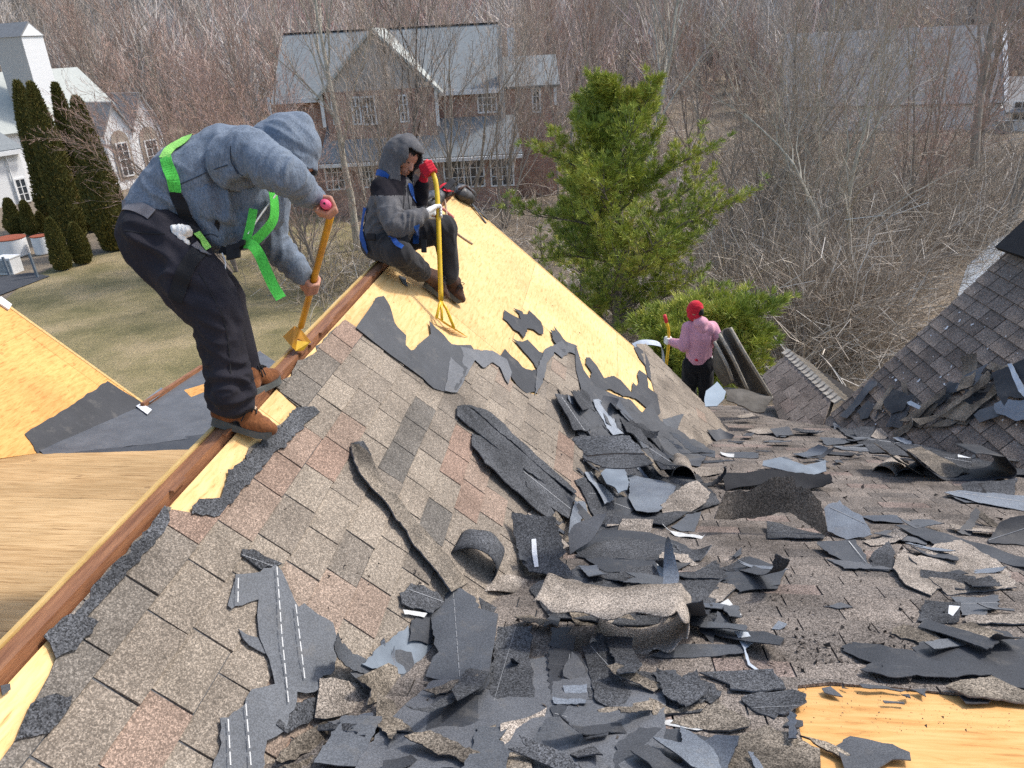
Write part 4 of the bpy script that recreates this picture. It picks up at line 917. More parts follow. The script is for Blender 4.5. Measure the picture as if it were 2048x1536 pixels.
def blob(name, caps, voxel, smooth=6, fold=None, factor=.5):
    """one continuous skin grown over a set of capsules"""
    V = []; F = []
    for c in caps:
        v, f = capgeo(*c); b = len(V); V += list(v); F += [tuple(i+b for i in q) for q in f]
    o = bpy.data.objects.new('tmp', mesh('tmp', V, F)); COL.objects.link(o)
    r = o.modifiers.new('r', 'REMESH'); r.mode = 'VOXEL'; r.voxel_size = voxel; r.use_smooth_shade = True
    if smooth: s = o.modifiers.new('s', 'SMOOTH'); s.iterations = smooth; s.factor = factor
    dg = bpy.context.evaluated_depsgraph_get(); me = bpy.data.meshes.new_from_object(o.evaluated_get(dg)); tm = o.data
    bpy.data.objects.remove(o); bpy.data.meshes.remove(tm); me.name = name
    if fold:
        n = len(me.vertices); co = np.empty(n*3, np.float32); me.vertices.foreach_get('co', co); co = co.reshape(-1, 3)
        no = np.array([v.normal for v in me.vertices]); d = np.zeros(n)
        for (c, R, ax, s_along, s_across, amp) in fold:
            ax = unit(ax); w = np.exp(-(((co-np.asarray(c))**2).sum(1))/(R*R)) if c is not None else np.ones(n)
            al = co @ ax; pr = co-np.outer(al, ax)
            for i in np.nonzero(w > .03)[0]:
                q = pr[i]*s_across; h = noise.noise(Vector((q[0]+al[i]*s_along, q[1]-al[i]*s_along*.7, q[2]+3.7)))
                d[i] += w[i]*amp*(1-2.2*abs(h) if abs(h) < .6 else -.3)
        co = co+no*d[:, None]; me.vertices.foreach_set('co', co.astype(np.float32).ravel()); me.update()
    me.polygons.foreach_set('use_smooth', [True]*len(me.polygons)); return me
def bvh(me): return BVHTree.FromPolygons([v.co[:] for v in me.vertices], [p.vertices[:] for p in me.polygons])
def cut(me, fn):
    """drop faces whose centre satisfies fn(co)"""
    b = bmesh.new(); b.from_mesh(me); bmesh.ops.delete(b, geom=[f for f in b.faces if fn(np.array(f.calc_center_median()))], context='FACES'); b.to_mesh(me); b.free(); me.update(); return me
def thicken(me, th):
    o = bpy.data.objects.new('tmp', me); COL.objects.link(o); s = o.modifiers.new('s', 'SOLIDIFY'); s.thickness = th; s.offset = -1
    m2 = bpy.data.meshes.new_from_object(o.evaluated_get(bpy.context.evaluated_depsgraph_get())); bpy.data.objects.remove(o); m2.polygons.foreach_set('use_smooth', [True]*len(m2.polygons)); return m2
def hand(c, t, q, wrist, flip=1, Rp=.017, s=1.0, g=0.0):
    """capsules of a hand closed round a pole: c centre on the pole, t pole direction (towards the little finger), q from pole to palm"""
    c = np.asarray(c, float); t = unit(t); q = unit(np.asarray(q)-t*(np.asarray(q) @ t)); e = np.cross(t, q)*flip; C = []
    rf = (.0095+g)*s
    def P(th, r, o): return c+t*o+(q*math.cos(th)+e*math.sin(th))*r
    for i in range(4):
        o = (i*.0205-.03)*s; k = (1, 1.05, 1.0, .85)[i]; r1 = Rp+rf*1.25
        K = P(rad(62), r1+.012*s, o); A = P(rad(125), r1+.004*k, o*.96); B_ = P(rad(195), r1, o*.93); T_ = P(rad(255), r1-.002, o*.9)
        C += [(K, A, rf*1.12, rf*1.03), (A, B_, rf*1.03, rf*.95), (B_, T_, rf*.95, rf*.82), (np.asarray(wrist)*.62+K*.38, K, rf*1.55, rf*1.3)]
    th0 = P(rad(-25), Rp+.020*s, -.026*s); th1 = P(rad(-80), Rp+.015*s, -.034*s); th2 = P(rad(-140), Rp+.011*s, -.030*s)
    C += [(np.asarray(wrist)*.6+th0*.4, th0, rf*1.7, rf*1.45), (th0, th1, rf*1.4, rf*1.15), (th1, th2, rf*1.12, rf*.9)]
    C += [(P(0, Rp+.016*s, -.018*s), P(0, Rp+.016*s, .018*s), .016*s, .015*s), (np.asarray(wrist), P(rad(30), Rp+.02*s, 0), .023*s, .024*s)]
    return C
def ribbon(name, P, NRM, width, mat, parent, th=.0025):
    P = [np.asarray(p, float) for p in P]; n = len(P); V = []; F = []
    for i in range(n):
        t = unit(P[min(i+1, n-1)]-P[max(i-1, 0)]); s = np.cross(t, NRM[i]); s = unit(s)*width/2; nn = unit(np.cross(s, t))
        if nn @ np.asarray(NRM[i]) < 0: nn = -nn
        V += [P[i]-s, P[i]+s, P[i]+s+nn*th, P[i]-s+nn*th]
    for i in range(n-1):
        for j in range(4): F.append((i*4+j, i*4+(j+1) % 4, i*4+4+(j+1) % 4, i*4+4+j))
    F += [(3, 2, 1, 0), tuple((n-1)*4+j for j in range(4))]
    return obj(name, mesh(name, V, F), mat, parent)
def interp(pts, k):
    """smooth Catmull-Rom through tuples"""
    A = [np.asarray(p, float) for p in pts]; out = []
    for i in range(len(A)-1):
        p0, p1, p2, p3 = A[max(i-1, 0)], A[i], A[i+1], A[min(i+2, len(A)-1)]
        for j in range(k): t = j/k; out.append(.5*((2*p1)+(-p0+p2)*t+(2*p0-5*p1+4*p2-p3)*t*t+(-p0+3*p1-3*p2+p3)*t**3))
    out.append(A[-1]); return out
def strap(name, px, width, mat, parent, trees, off=.006, k=6):
    """a strap drawn over clothing: follows the cloth seen along its line"""
    pts = interp(px, k); P = []; NN = []
    for q in pts:
        r = unit(ray(q[0], q[1])); best = None
        for tr in trees:
            h = tr.ray_cast(Vector(CP), Vector(r))
            if h[0] is not None and (best is None or h[3] < best[3]): best = h
        if best is not None: P.append(np.array(best[0])); NN.append(np.array(best[1]))
    # even out, then stand off
    for _ in range(2):
        P = [P[0]]+[(P[i-1]+2*P[i]+P[i+1])/4 for i in range(1, len(P)-1)]+[P[-1]]; NN = [NN[0]]+[unit(NN[i-1]+2*NN[i]+NN[i+1]) for i in range(1, len(NN)-1)]+[NN[-1]]
    P = [p+n*off for p, n in zip(P, NN)]
    return ribbon(name, P, NN, width, mat, parent)
def hang(name, pts, width, mat, parent, k=6, face=None):
    P = [at(*q) for q in interp(pts, k)]; return ribbon(name, P, [(-CF if face is None else face)]*len(P), width, mat, parent)
def cloth(name, c0, c1, speck=.25, sc=90, rough=.95, bst=.35, sheen=.1):
    m, nt, b = newmat(name); co = coords(nt)
    col = ramp(nt, noise_n(nt, co, 5, 4, .6), [(.3, c1), (.7, c0)])
    col = mixc(nt, col, ramp(nt, noise_n(nt, coords(nt, (1, 1, .35)), sc*1.7, 3, .65), [(.32, (1-speck*1.6,)*3), (.68, (1+speck*1.5,)*3)]), 1.0, 'MULTIPLY')
    nt.links.new(col, b.inputs['Base Color']); b.inputs['Roughness'].default_value = rough; b.inputs['Specular IOR Level'].default_value = .12
    b.inputs['Sheen Weight'].default_value = sheen
    bump(nt, b, mixc(nt, noise_n(nt, co, sc*2.2, 3, .6), noise_n(nt, coords(nt, (1, 1, .5)), 16, 4, .6), .55), bst, .012); return m
HOOD1 = cloth('heather_blue_grey_knit', (.155, .188, .235), (.14, .17, .215), .2)
SEAMC = simple('dark_seam', (.045, .055, .075), None, 20, .9)
TROUS1 = cloth('black_work_trousers', (.030, .028, .035), (.019, .018, .023), .12, 120, sheen=.02)
FLEECE = cloth('charcoal_fleece', (.12, .117, .12), (.08, .078, .08), .22)
YOKE = cloth('black_yoke', (.016, .014, .018), (.010, .009, .012), .1, sheen=.02)
TROUS2 = cloth('dark_grey_trousers', (.040, .039, .041), (.026, .026, .028), .12)
PINKH = cloth('light_pink_knit', (.64, .33, .40), (.58, .29, .36), .03, 30)
REDC = cloth('red_cloth', (.62, .03, .05), (.48, .02, .035), .1)
TROUS3 = cloth('black_trousers', (.016, .016, .018), (.01, .01, .012), .1)
GREEN = cloth('bright_green_webbing', (.10, .56, .085), (.055, .36, .05), .2, 120)
GREENL = cloth('pale_lime_webbing', (.34, .72, .16), (.22, .52, .10), .2, 120)
BLUEW = cloth('blue_webbing', (.02, .09, .33), (.015, .06, .24), .08, 200)
BLKW = cloth('black_webbing', (.02, .02, .022), (.014, .014, .016), .1, 200)
GREYT = cloth('grey_cotton', (.20, .19, .20), (.15, .14, .15), .1)
WHITEC = cloth('white_cotton', (.80, .78, .74), (.64, .62, .58), .08)
SKIN = simple('tanned_skin', (.46, .235, .16), (.36, .165, .11), 14, .55, .25, 90, .4)
SUEDE = cloth('brown_suede', (.215, .085, .034), (.12, .045, .018), .22, 60, .9, .35)
SUEDED = cloth('dark_brown_leather', (.085, .045, .032), (.05, .028, .02), .2, 60, .75, .3)
SOLE = simple('dark_grey_sole', (.105, .11, .105), (.065, .07, .067), 10, .8, .3, 60)
LACE = simple('black_lace', (.02, .02, .022), None, 10, .8)
TANP = simple('tan_tongue', (.50, .36, .25), (.36, .25, .17), 30, .8, .4, 90)
HAIR = simple('black_hair', (.012, .011, .011), (.006, .006, .006), 40, .6, .5, 120)
YEL = simple('chipped_orange_yellow_paint', (.76, .37, .012), (.44, .19, .02), 10, .42, .15, 30, .5)
YELB = simple('bright_yellow_paint', (.84, .55, .012), (.55, .33, .02), 9, .38, .1, 30, .5)
PINKR = simple('pink_rubber', (.80, .13, .26), (.70, .09, .2), 8, .5, .1)
REDR = simple('red_rubber', (.72, .05, .06), (.6, .035, .04), 8, .5, .1)
def boot(par, heel, toe, up, ankle, mat, w=.05, lace=True, tongue=True):
    heel, toe, up, ankle = [np.asarray(q, float) for q in (heel, toe, up, ankle)]; d = unit(toe-heel); up = unit(up-d*(up @ d)); s = np.cross(d, up); L = np.linalg.norm(toe-heel)
    Q = lambda a, h, l=0: heel+d*a*L+up*h+s*l
    caps = [(Q(.08, .046), Q(.2, .05), .040, .044), (Q(.10, .085), Q(.2, .09), .038, .044), (Q(.12, .10), Q(.2, .11), .040, .046), (Q(.55, .045, -.012), Q(.8, .04, -.012), .040, .037), (Q(.55, .045, .012), Q(.8, .04, .012), .040, .037), (Q(.8, .036), Q(.93, .032), .042, .032), (Q(.25, .09), Q(.62, .058), .047, .042), (Q(.17, .10), ankle, .05, .052), (Q(.3, .09), ankle+d*.03, .045, .045)]
    o = obj('boot', blob('boot', caps, .006, 5), mat, par); mb = MB(); prof = [(0, .030), (.06, .036), (.2, .039), (.4, .036), (.6, .046), (.75, .049), (.9, .040), (.98, .024)]
    a = [(t, -q) for t, q in prof]+[(t, q) for t, q in reversed(prof)]; n = len(a); wv = lambda t: .004*math.sin(t*5)
    mb.add([Q(t*.99+.0, -.010+(.012 if t > .9 else 0), l*.94) for t, l in a]+[Q(t*1.02-.01, .020+(.010 if t > .85 or t < .1 else 0), l*1.0) for t, l in a], [tuple(range(n)), tuple(reversed(range(n, 2*n)))]+[((i+1) % n, i, n+i, n+(i+1) % n) for i in range(n)])
    so = mb.build('sole', SOLE, None); so.parent = o; so.location = (0, 0, 0)
    tr = bvh(o.data); 
    def on(p, lift=.003):
        h = tr.find_nearest(Vector(p)); return np.array(h[0])+np.array(h[1])*lift
    if tongue:
        P = [on(Q(a, .14), .002) for a in np.linspace(.30, .66, 7)]; r = ribbon('tongue', P, [up]*7, .034, TANP, None, .004); r.parent = o; r.location = (0, 0, 0)
    if lace:
        mb = MB()
        for a in np.linspace(.30, .60, 5):
            P = [on(Q(a+.02*math.sin(x*2), .10-abs(x)*.012, x*.030), .006) for x in (-1, -.4, .2, .8)]; mb.tube(P, .0035, 5)
        P = [on(Q(.31, .12, x), .010) for x in (0, .018, .036)]; mb.tube(P+[P[-1]-up*.03+s*.008, P[-1]-up*.06+d*.01], .003, 5); mb.tube([on(Q(.31, .12, 0), .012), on(Q(.36, .12, .01), .03), on(Q(.40, .1, .03), .012), on(Q(.38, .1, .04), .02)-up*.04], .003, 5)
        l_ = mb.build('laces', LACE, None); l_.parent = o; l_.location = (0, 0, 0)
    return o

# ==== stooping man in the blue-grey hoodie
m1 = empty('person', at(470, 850, 3.4)); tag(m1, 'person in a blue-grey hoodie and green harness stooping on the ridge with a roof shovel', 'person')
J = at; side = -CF
pA_, pB_ = J(657, 448, 3.42), J(602, 653, 4.09)
pole1 = [J(649, 407, 3.19), J(654, 411, 3.26), J(660, 421, 3.34), J(660, 434, 3.39), pA_, pA_*.46+pB_*.54, pA_*.12+pB_*.88, pB_]
pm_ = pole1[5]
wr1, el1, sh1 = J(634, 400, 3.30), J(577, 352, 3.10), J(496, 300, 3.28)
wr2, el2, sh2 = J(606, 553, 3.72), J(540, 478, 3.68), J(545, 335, 3.62)
h1 = hand(J(655, 413, 3.27)+(J(662, 424, 3.36)-J(655, 413, 3.27))*.2, J(662, 424, 3.36)-J(652, 409, 3.22), wr1-J(656, 413, 3.28), wr1, -1, s=1.12)
h2 = hand(pm_, pole1[6]-pole1[4], wr2-pm_, wr2, -1, s=1.1)
hd1 = J(583, 296, 3.46)
body_caps = h1+h2+[(sh1, el1, .05, .042), (el1, wr1, .042, .028), (sh2, el2, .05, .042), (el2, wr2, .042, .028), (J(320, 470, 3.42), J(470, 330, 3.43), .10, .11), (sh1, sh2, .06, .06), (J(510, 305, 3.44), hd1, .06, .065), (hd1, J(600, 300, 3.46), .09, .085), (J(600, 310, 3.46), J(612, 322, 3.46), .06, .05),
   (J(620, 306, 3.46), J(626, 312, 3.46), .016, .014), (J(312, 485, 3.34), J(437, 635, 3.25), .09, .06), (J(437, 635, 3.25), J(463, 800, 3.31), .055, .035), (J(335, 490, 3.54), J(440, 610, 3.56), .09, .06), (J(440, 610, 3.56), J(486, 755, 3.68), .055, .035)]
obj('body', blob('body', body_caps, .0046, 2), SKIN, m1)
hoodie_caps = [(J(318, 425, 3.41), J(378, 364, 3.41), .142, .163, side, 1.12), (J(378, 364, 3.41), J(462, 322, 3.43), .163, .148, side, 1.12), (J(462, 318, 3.43), J(520, 305, 3.44), .15, .10, side, 1.25),
   (J(385, 400, 3.40), J(450, 415, 3.42), .15, .12), (J(450, 400, 3.42), J(505, 400, 3.44), .14, .11), (J(400, 440, 3.40), J(440, 462, 3.42), .10, .085), (J(440, 458, 3.42), J(500, 452, 3.46), .085, .07), (J(510, 380, 3.46), J(530, 420, 3.52), .10, .08),
   (sh1, J(540, 330, 3.16), .094, .078), (J(470, 322, 3.30), sh1, .112, .094), (J(540, 330, 3.16), el1, .082, .068), (el1, J(610, 382, 3.20), .068, .052), (J(610, 382, 3.20), wr1+(el1-wr1)*.06, .054, .041),
   (sh2, el2, .095, .068), (el2, J(585, 528, 3.70), .066, .052), (J(585, 528, 3.70), wr2+(el2-wr2)*.05, .052, .041), (J(520, 320, 3.60), sh2, .11, .1)]
hoodie = blob('hoodie', hoodie_caps, .0085, 9, [(J(490, 440, 3.35), .27, CR*.25-CU*.97, 2.5, 17, .036), (J(575, 355, 3.1), .17, CR*.3+CU*.95, 2.5, 24, .015), (J(575, 520, 3.7), .17, CR*.6+CU*.8, 3, 22, .019), (None, 1, CR*.75+CU*.6, 2, 12, .004), (J(340, 420, 3.25), .2, CR*.85-CU*.5, 2, 17, .018), (J(480, 310, 3.2), .17, CR*.5+CU*.85, 2.5, 22, .011)])
HB = bvh(hoodie); obj('hoodie', hoodie, HOOD1, m1)
# cuffs
for a, b_ in ((wr1, el1), (wr2, el2)):
    d = unit(b_-a); mb = MB(); mb.tube([a+d*.0, a+d*.012, a+d*.05, a+d*.062], [.034, .040, .043, .040], 14); mb.build('cuff', HOOD1, m1, True)
hc = J(577, 290, 3.46)
hood = blob('hood', [(J(574, 284, 3.46), J(590, 292, 3.46), .130, .118, side, .92), (J(580, 262, 3.46), J(597, 254, 3.46), .085, .070, side, .95), (J(545, 290, 3.46), hc, .105, .12, side, 1.0), (J(596, 300, 3.46), J(602, 352, 3.46), .082, .072, side, 1.15), (J(580, 300, 3.46), J(588, 350, 3.46), .085, .08, side, 1.1), (J(525, 300, 3.46), J(545, 285, 3.46), .09, .10)], .0075, 8,
   [(J(555, 310, 3.34), .14, CR*.85-CU*.5, 2.5, 22, .018), (None, 1, CR*.3-CU*.9, 3, 14, .003)])
od = unit(.22*CR-.97*CU)
cut(hood, lambda c: (c-hc) @ od > .142); hood = thicken(hood, .008)
obj('hood', hood, HOOD1, m1)
tr_caps = [(J(304, 464, 3.35), J(316, 480, 3.35), .132, .14), (J(312, 462, 3.50), J(330, 485, 3.52), .13, .13), (J(308, 450, 3.42), J(360, 470, 3.42), .130, .12),
   (J(318, 483, 3.34), J(385, 562, 3.29), .145, .122), (J(385, 562, 3.28), J(434, 630, 3.25), .128, .100), (J(434, 630, 3.25), J(449, 712, 3.27), .098, .081), (J(449, 712, 3.27), J(461, 786, 3.30), .081, .083), (J(458, 770, 3.30), J(462, 795, 3.305), .084, .086),
   (J(335, 490, 3.54), J(445, 600, 3.56), .14, .098), (J(445, 600, 3.56), J(486, 750, 3.68), .09, .075)]
trous = blob('trousers', tr_caps, .0085, 7, [(J(430, 630, 3.2), .2, CR*.8-CU*.4, 3, 18, .015), (J(462, 780, 3.25), .12, CR, 2, 20, .028), (J(330, 500, 3.2), .25, CR*.8-CU*.5, 2, 12, .022), (None, 1, CR*.25-CU*.95, 2, 9, .014)])
TB = bvh(trous); obj('trousers', trous, TROUS1, m1)
tu = unit(np.array([.35, -.10, .93]))
boot(m1, J(424, 842, 3.335), J(545, 873, 3.42), unit(CU*.93+CR*.25-CF*.25), J(462, 806, 3.32), SUEDE)
boot(m1, J(498, 793, 3.64), J(557, 760, 3.83), unit(CU*.9-CR*.15-CF*.12), J(490, 752, 3.67), SUEDE)
strap('harness_strap', [(331, 318), (342, 300), (368, 284), (392, 258), (418, 251)], .050, GREENL, m1, [HB], .008)
strap('harness_strap', [(333, 316), (338, 335), (347, 362), (353, 384)], .050, GREEN, m1, [HB], .008)
strap('harness_strap', [(352, 383), (364, 415), (384, 452), (392, 470)], .052, BLKW, m1, [HB, TB], .008)
strap('harness_strap', [(391, 468), (402, 482), (414, 500)], .034, GREENL, m1, [TB, HB], .012)
strap('leg_strap', [(398, 502), (376, 532), (362, 565), (352, 600)], .062, BLKW, m1, [TB], .006)
strap('leg_strap', [(385, 490), (398, 502), (410, 512)], .05, GREYT, m1, [TB], .012)
hang('harness_strap', [(507, 418, 3.30), (502, 445, 3.30), (494, 478, 3.30), (490, 488, 3.30)], .036, GREEN, m1)
hang('harness_strap', [(545, 383, 3.34), (549, 412, 3.33), (546, 440, 3.32), (530, 462, 3.31), (510, 482, 3.30)], .042, GREEN, m1, face=unit(-CF+CR*1.2))
hang('harness_strap', [(490, 486, 3.29), (504, 490, 3.28), (518, 508, 3.28), (532, 540, 3.28), (547, 572, 3.28), (562, 597, 3.28)], .046, GREEN, m1, face=unit(-CF+CR*.4))
hang('harness_strap', [(440, 498, 3.30), (455, 503, 3.30), (472, 497, 3.29), (490, 485, 3.29)], .034, BLKW, m1)
mb = MB(); mb.box(J(467, 503, 3.28), CR*.028+CU*.006, CU*.030, CF*.010); mb.build('buckle', BLACK, m1)
mb = MB(); mb.box(J(480, 490, 3.28), CR*.022+CU*.012, CU*.010, CF*.012); mb.build('buckle', BLACK, m1)
mb = MB(); mb.tube([J(*q) for q in interp([(553, 388, 3.34), (520, 432, 3.31), (496, 468, 3.30)], 5)], .004, 6); mb.tube([J(*q) for q in interp([(444, 506, 3.28), (451, 525, 3.28), (449, 546, 3.28)], 4)], .003, 5); mb.build('cord', WHITEP, m1)
strap('shirt_hem', [(247, 412), (268, 413), (292, 421), (305, 430)], .05, GREYT, m1, [TB, HB], .004)
for px_ in ([(462, 292), (461, 315), (470, 338), (486, 352)], [(352, 372), (385, 358), (420, 342), (455, 330)], [(398, 480), (412, 470), (424, 468), (436, 474)]):
    strap('seam', px_, .004, SEAMC, m1, [HB], .0005)
for px_ in ([(250, 462), (290, 466), (330, 468)], [(398, 545), (425, 590), (448, 640), (458, 700), (462, 760)]):
    strap('seam', px_, .004, BLACK, m1, [TB], .0005)
q_ = [(428, 448), (438, 462), (440, 448), (433, 438)]; Pp = [np.array(HB.ray_cast(Vector(CP), Vector(unit(ray(*a))))[0])-ray(*a)*.004 for a in q_]; obj('pocket_slit_shade', mesh('p', Pp, [(0, 1, 2, 3)]), BLACK, m1)  # flat black quad on the cloth: shade inside the pocket slit, painted
# rag in the back pocket
h_ = TB.ray_cast(Vector(CP), Vector(unit(ray(362, 470)))); pc = np.array(h_[0]); 
obj('pocket_rag', blob('rag', [(J(349, 458, 3.0)*0+pc+CR*-.025+CU*.02, pc+CR*.025+CU*.015, .02, .022), (pc-CR*.01, pc+CR*.022-CU*.035, .02, .012), (pc+CU*.03-CR*.02, pc+CU*.03+CR*.02, .012, .012)], .005, 3, [(None, 1, CU, 10, 60, .006)]), WHITEC, m1)
# his shovel
t1 = empty('roofing_shovel', pole1[-1]); tag(t1, 'orange-yellow roof shovel with a pink grip held by the man in the blue-grey hoodie', 'shovel')
mb = MB(); mb.tube(interp(pole1[2:], 4), .0165, 12); mb.build('shaft', YEL, t1, True)
mb = MB(); mb.tube([pole1[0], pole1[0]*.5+pole1[1]*.5, pole1[1], pole1[2]], [.019, .021, .021, .020], 14); gp = mb.build('grip', PINKR, t1, True)
mb = MB(); d_ = unit(pole1[0]-pole1[1]); mb.tube([pole1[0]+d_*.001, pole1[0]+d_*.004], .005, 8); o = mb.build('grip_hole', BLACK, None); o.parent = gp; o.location = (0, 0, 0)
tip = J(597, 672, 4.10); mb = MB()
def plate(mb, pts, th=.004, mi=0):
    n_ = unit(np.cross(np.asarray(pts[1])-pts[0], np.asarray(pts[2])-pts[0]))*th/2; n = len(pts)
    mb.add([p-n_ for p in pts]+[p+n_ for p in pts], [tuple(reversed(range(n))), tuple(range(n, 2*n))]+[(i, (i+1) % n, n+(i+1) % n, n+i) for i in range(n)], mi)
plate(mb, [J(588, 652, 4.07), J(598, 656, 4.08), J(591, 702, 4.06), J(584, 694, 4.06), J(566, 673, 4.08)], .006)
plate(mb, [J(598, 655, 4.10), J(606, 664, 4.11), J(622, 684, 4.13), J(612, 685, 4.12), J(592, 676, 4.09)], .006)
plate(mb, [J(566, 673, 4.10), J(590, 678, 4.10), J(622, 685, 4.15), J(600, 668, 4.22), J(585, 664, 4.2)], .006); mb.build('socket', YEL, t1)
mb = MB(); plate(mb, [J(590, 681, 4.085), J(620, 684, 4.13), J(606, 702, 4.12), J(591, 702, 4.075)], .004); mb.build('blade', YELB, t1)

# ==== man sitting on the ridge
m2 = empty('person', at(760, 525, 5.72)); tag(m2, 'person in a charcoal hoodie and blue harness sitting on the ridge with a yellow shovel', 'person')
pole2 = [J(853, 325, 5.66), J(861, 340, 5.67), J(868, 352, 5.67), J(873, 374, 5.66), J(876, 420, 5.64), J(879, 510, 5.62), J(882, 600, 5.62)]
wrA, elA, shA = J(846, 428, 5.50), J(793, 455, 5.42), J(766, 378, 5.62)
wrB, elB, shB = J(848, 352, 5.74), J(838, 405, 5.85), J(822, 372, 5.92)
gA = hand(J(874, 424, 5.63), pole2[5]-pole2[3], wrA-J(875, 424, 5.63), wrA, 1, g=.0012, s=1.08, Rp=.019); gB = hand(J(859, 336, 5.665), pole2[0]-pole2[2], J(846, 340, 5.72)-J(857, 334, 5.665), wrB, 1, g=.0012, s=1.12, Rp=.022)
hd2 = J(806, 318, 5.70)
fdir = unit(CR*.68-CU*.60-CF*.42); fx = unit(np.cross(fdir, CU)); fu = np.cross(fx, fdir)
H = lambda f, u, s_=0: hd2+fdir*f+fu*u+fx*s_
head_caps = [(H(-.02, .03), H(.02, .045), .088, .085, fx, .86), (H(.04, .0), H(.045, -.05), .066, .052, fx, .9), (H(.06, -.055), H(.072, -.085), .034, .026), (H(.098, .012), H(.118, -.025), .010, .015), (H(.112, -.028, .010), H(.112, -.028, -.010), .011, .011),
   (H(.088, .030, .012), H(.080, .032, .040), .012, .010), (H(.088, .030, -.012), H(.080, .032, -.040), .012, .010), (H(.096, -.055, .015), H(.096, -.055, -.015), .009, .009), (H(.094, -.068, .013), H(.094, -.068, -.013), .010, .010), (H(.07, -.01, .035), H(.06, -.03, .045), .022, .02), (H(.07, -.01, -.035), H(.06, -.03, -.045), .022, .02),
   (H(-.0, -.01, .078), H(-.005, .02, .08), .014, .018), (H(-.0, -.01, -.078), H(-.005, .02, -.08), .014, .018), (H(-.02, -.05), J(796, 372, 5.74), .055, .06)]
body2 = head_caps+[(shA, elA, .045, .04), (elA, wrA, .038, .027), (shB, elB, .045, .04), (elB, wrB, .038, .027), (shA, shB, .055, .055), (J(795, 375, 5.75), J(775, 480, 5.74), .09, .1),
   (J(762, 488, 5.66), J(800, 508, 5.42), .08, .055), (J(800, 508, 5.42), J(848, 546, 5.74), .05, .035), (J(795, 480, 5.88), J(890, 456, 5.85), .08, .055), (J(890, 456, 5.85), J(898, 556, 5.98), .05, .035)]+[tuple(q) for q in hand(J(874, 424, 5.63), pole2[5]-pole2[3], wrA-J(875, 424, 5.63), wrA, 1)]+[tuple(q) for q in hand(J(857, 334, 5.665), pole2[0]-pole2[2], J(846, 340, 5.72)-J(857, 334, 5.665), wrB, 1)]
ob2 = obj('body', blob('body', body2, .0056, 3), SKIN, m2)
mb = MB()
for s_ in (.030, -.030): mb.tube([H(.093, .012, s_-.012), H(.096, .010, s_), H(.092, .012, s_+.012)], [.003, .0045, .003], 6)
mb.tube([H(.100, -.061, -.018), H(.104, -.060, 0), H(.100, -.061, .018)], .0025, 6); o = mb.build('eyes_and_mouth', HAIR, m2)
obj('hair', blob('hair', [(H(-.025, .055), H(.015, .066), .088, .082, fx, .9), (H(.05, .066, .02), H(.05, .066, -.02), .040, .040)], .006, 2, [(None, 1, fu, 12, 70, .005)]), HAIR, m2)
mb = MB(); obj('neck_scarf', blob('scarf', [(H(.05, -.105, .02), H(.055, -.115, -.03), .03, .03)], .006, 2), simple('yellow_red_scarf', (.75, .5, .03), (.7, .05, .04), 22, .8), m2)
hd_caps = [(H(-.035, .02), H(.03, .03), .135, .118, fx, .95), (H(-.04, .10), J(797, 280, 5.72), .085, .04), (H(-.02, .08), H(.05, .085), .10, .085), (H(-.03, -.06), J(790, 368, 5.74), .125, .135, CF, 1.1), (H(.03, -.06), H(.05, -.10), .10, .09)]
hood2 = blob('hood', hd_caps, .0085, 7, [(None, 1, CR*.3-CU*.95, 3, 14, .006), (J(785, 350, 5.6), .14, CR*.4-CU*.9, 3, 30, .008)])
cut(hood2, lambda c: ((c-hd2) @ fdir > .072) and abs((c-hd2) @ fx) < .085 and -.135 < ((c-hd2) @ fu) < .115); hood2 = thicken(hood2, .012); obj('hood', hood2, FLEECE, m2)
ft = [(J(770, 470, 5.72), J(780, 420, 5.72), .155, .165, CF, 1.15), (J(780, 420, 5.72), J(792, 385, 5.74), .165, .14, CF, 1.2), (shA, elA, .088, .072), (elA, J(825, 442, 5.46), .072, .058), (J(825, 442, 5.46), wrA, .055, .042), (shB, elB, .085, .07), (elB, J(845, 370, 5.78), .065, .05), (J(775, 380, 5.66), shA, .10, .09), (J(810, 378, 5.86), shB, .10, .09), (J(800, 455, 5.66), J(800, 420, 5.64), .11, .12)]
fl2 = blob('fleece_jacket', ft, .0095, 7, [(J(820, 440, 5.4), .14, CU*.95+CR*.3, 3, 22, .026), (J(768, 450, 5.55), .2, CR*.9+CU*.2, 2.5, 14, .022), (None, 1, CR*.5-CU*.8, 3, 12, .006)])
FB2 = bvh(fl2); ofl = obj('fleece_jacket', fl2, [FLEECE, YOKE], m2)
for p in fl2.polygons:
    q = pix(np.array(p.center)); 
    if (q[1] < 391 and q[0] < 812) or (q[0] > 824 and q[1] < 412): p.material_index = 1
mb = MB(); d = unit(elA-wrA); mb.tube([wrA-d*.004, wrA+d*.045], [.042, .046], 12); mb.build('cuff', YOKE, m2, True)
tr2 = [(J(758, 485, 5.70), J(785, 478, 5.80), .135, .14), (J(760, 488, 5.66), J(800, 508, 5.44), .115, .098), (J(800, 508, 5.44), J(842, 543, 5.70), .094, .072), (J(795, 478, 5.86), J(888, 457, 5.84), .115, .098), (J(888, 457, 5.84), J(896, 510, 5.92), .095, .078), (J(896, 510, 5.92), J(898, 550, 5.97), .078, .074)]
t2m = blob('trousers', tr2, .009, 6, [(None, 1, CR*.4-CU*.9, 3, 14, .008), (J(890, 455, 5.8), .12, CR*.5-CU*.8, 3, 26, .008), (J(830, 535, 5.6), .12, CR*.8-CU*.5, 3, 24, .010)]); TB2 = bvh(t2m); obj('trousers', t2m, TROUS2, m2)
boot(m2, ME.hit(848, 568, .03), ME.hit(889, 598, .03), unit(CU*.8+CR*.45-CF*.3), J(848, 545, 5.74), SUEDED, tongue=False)
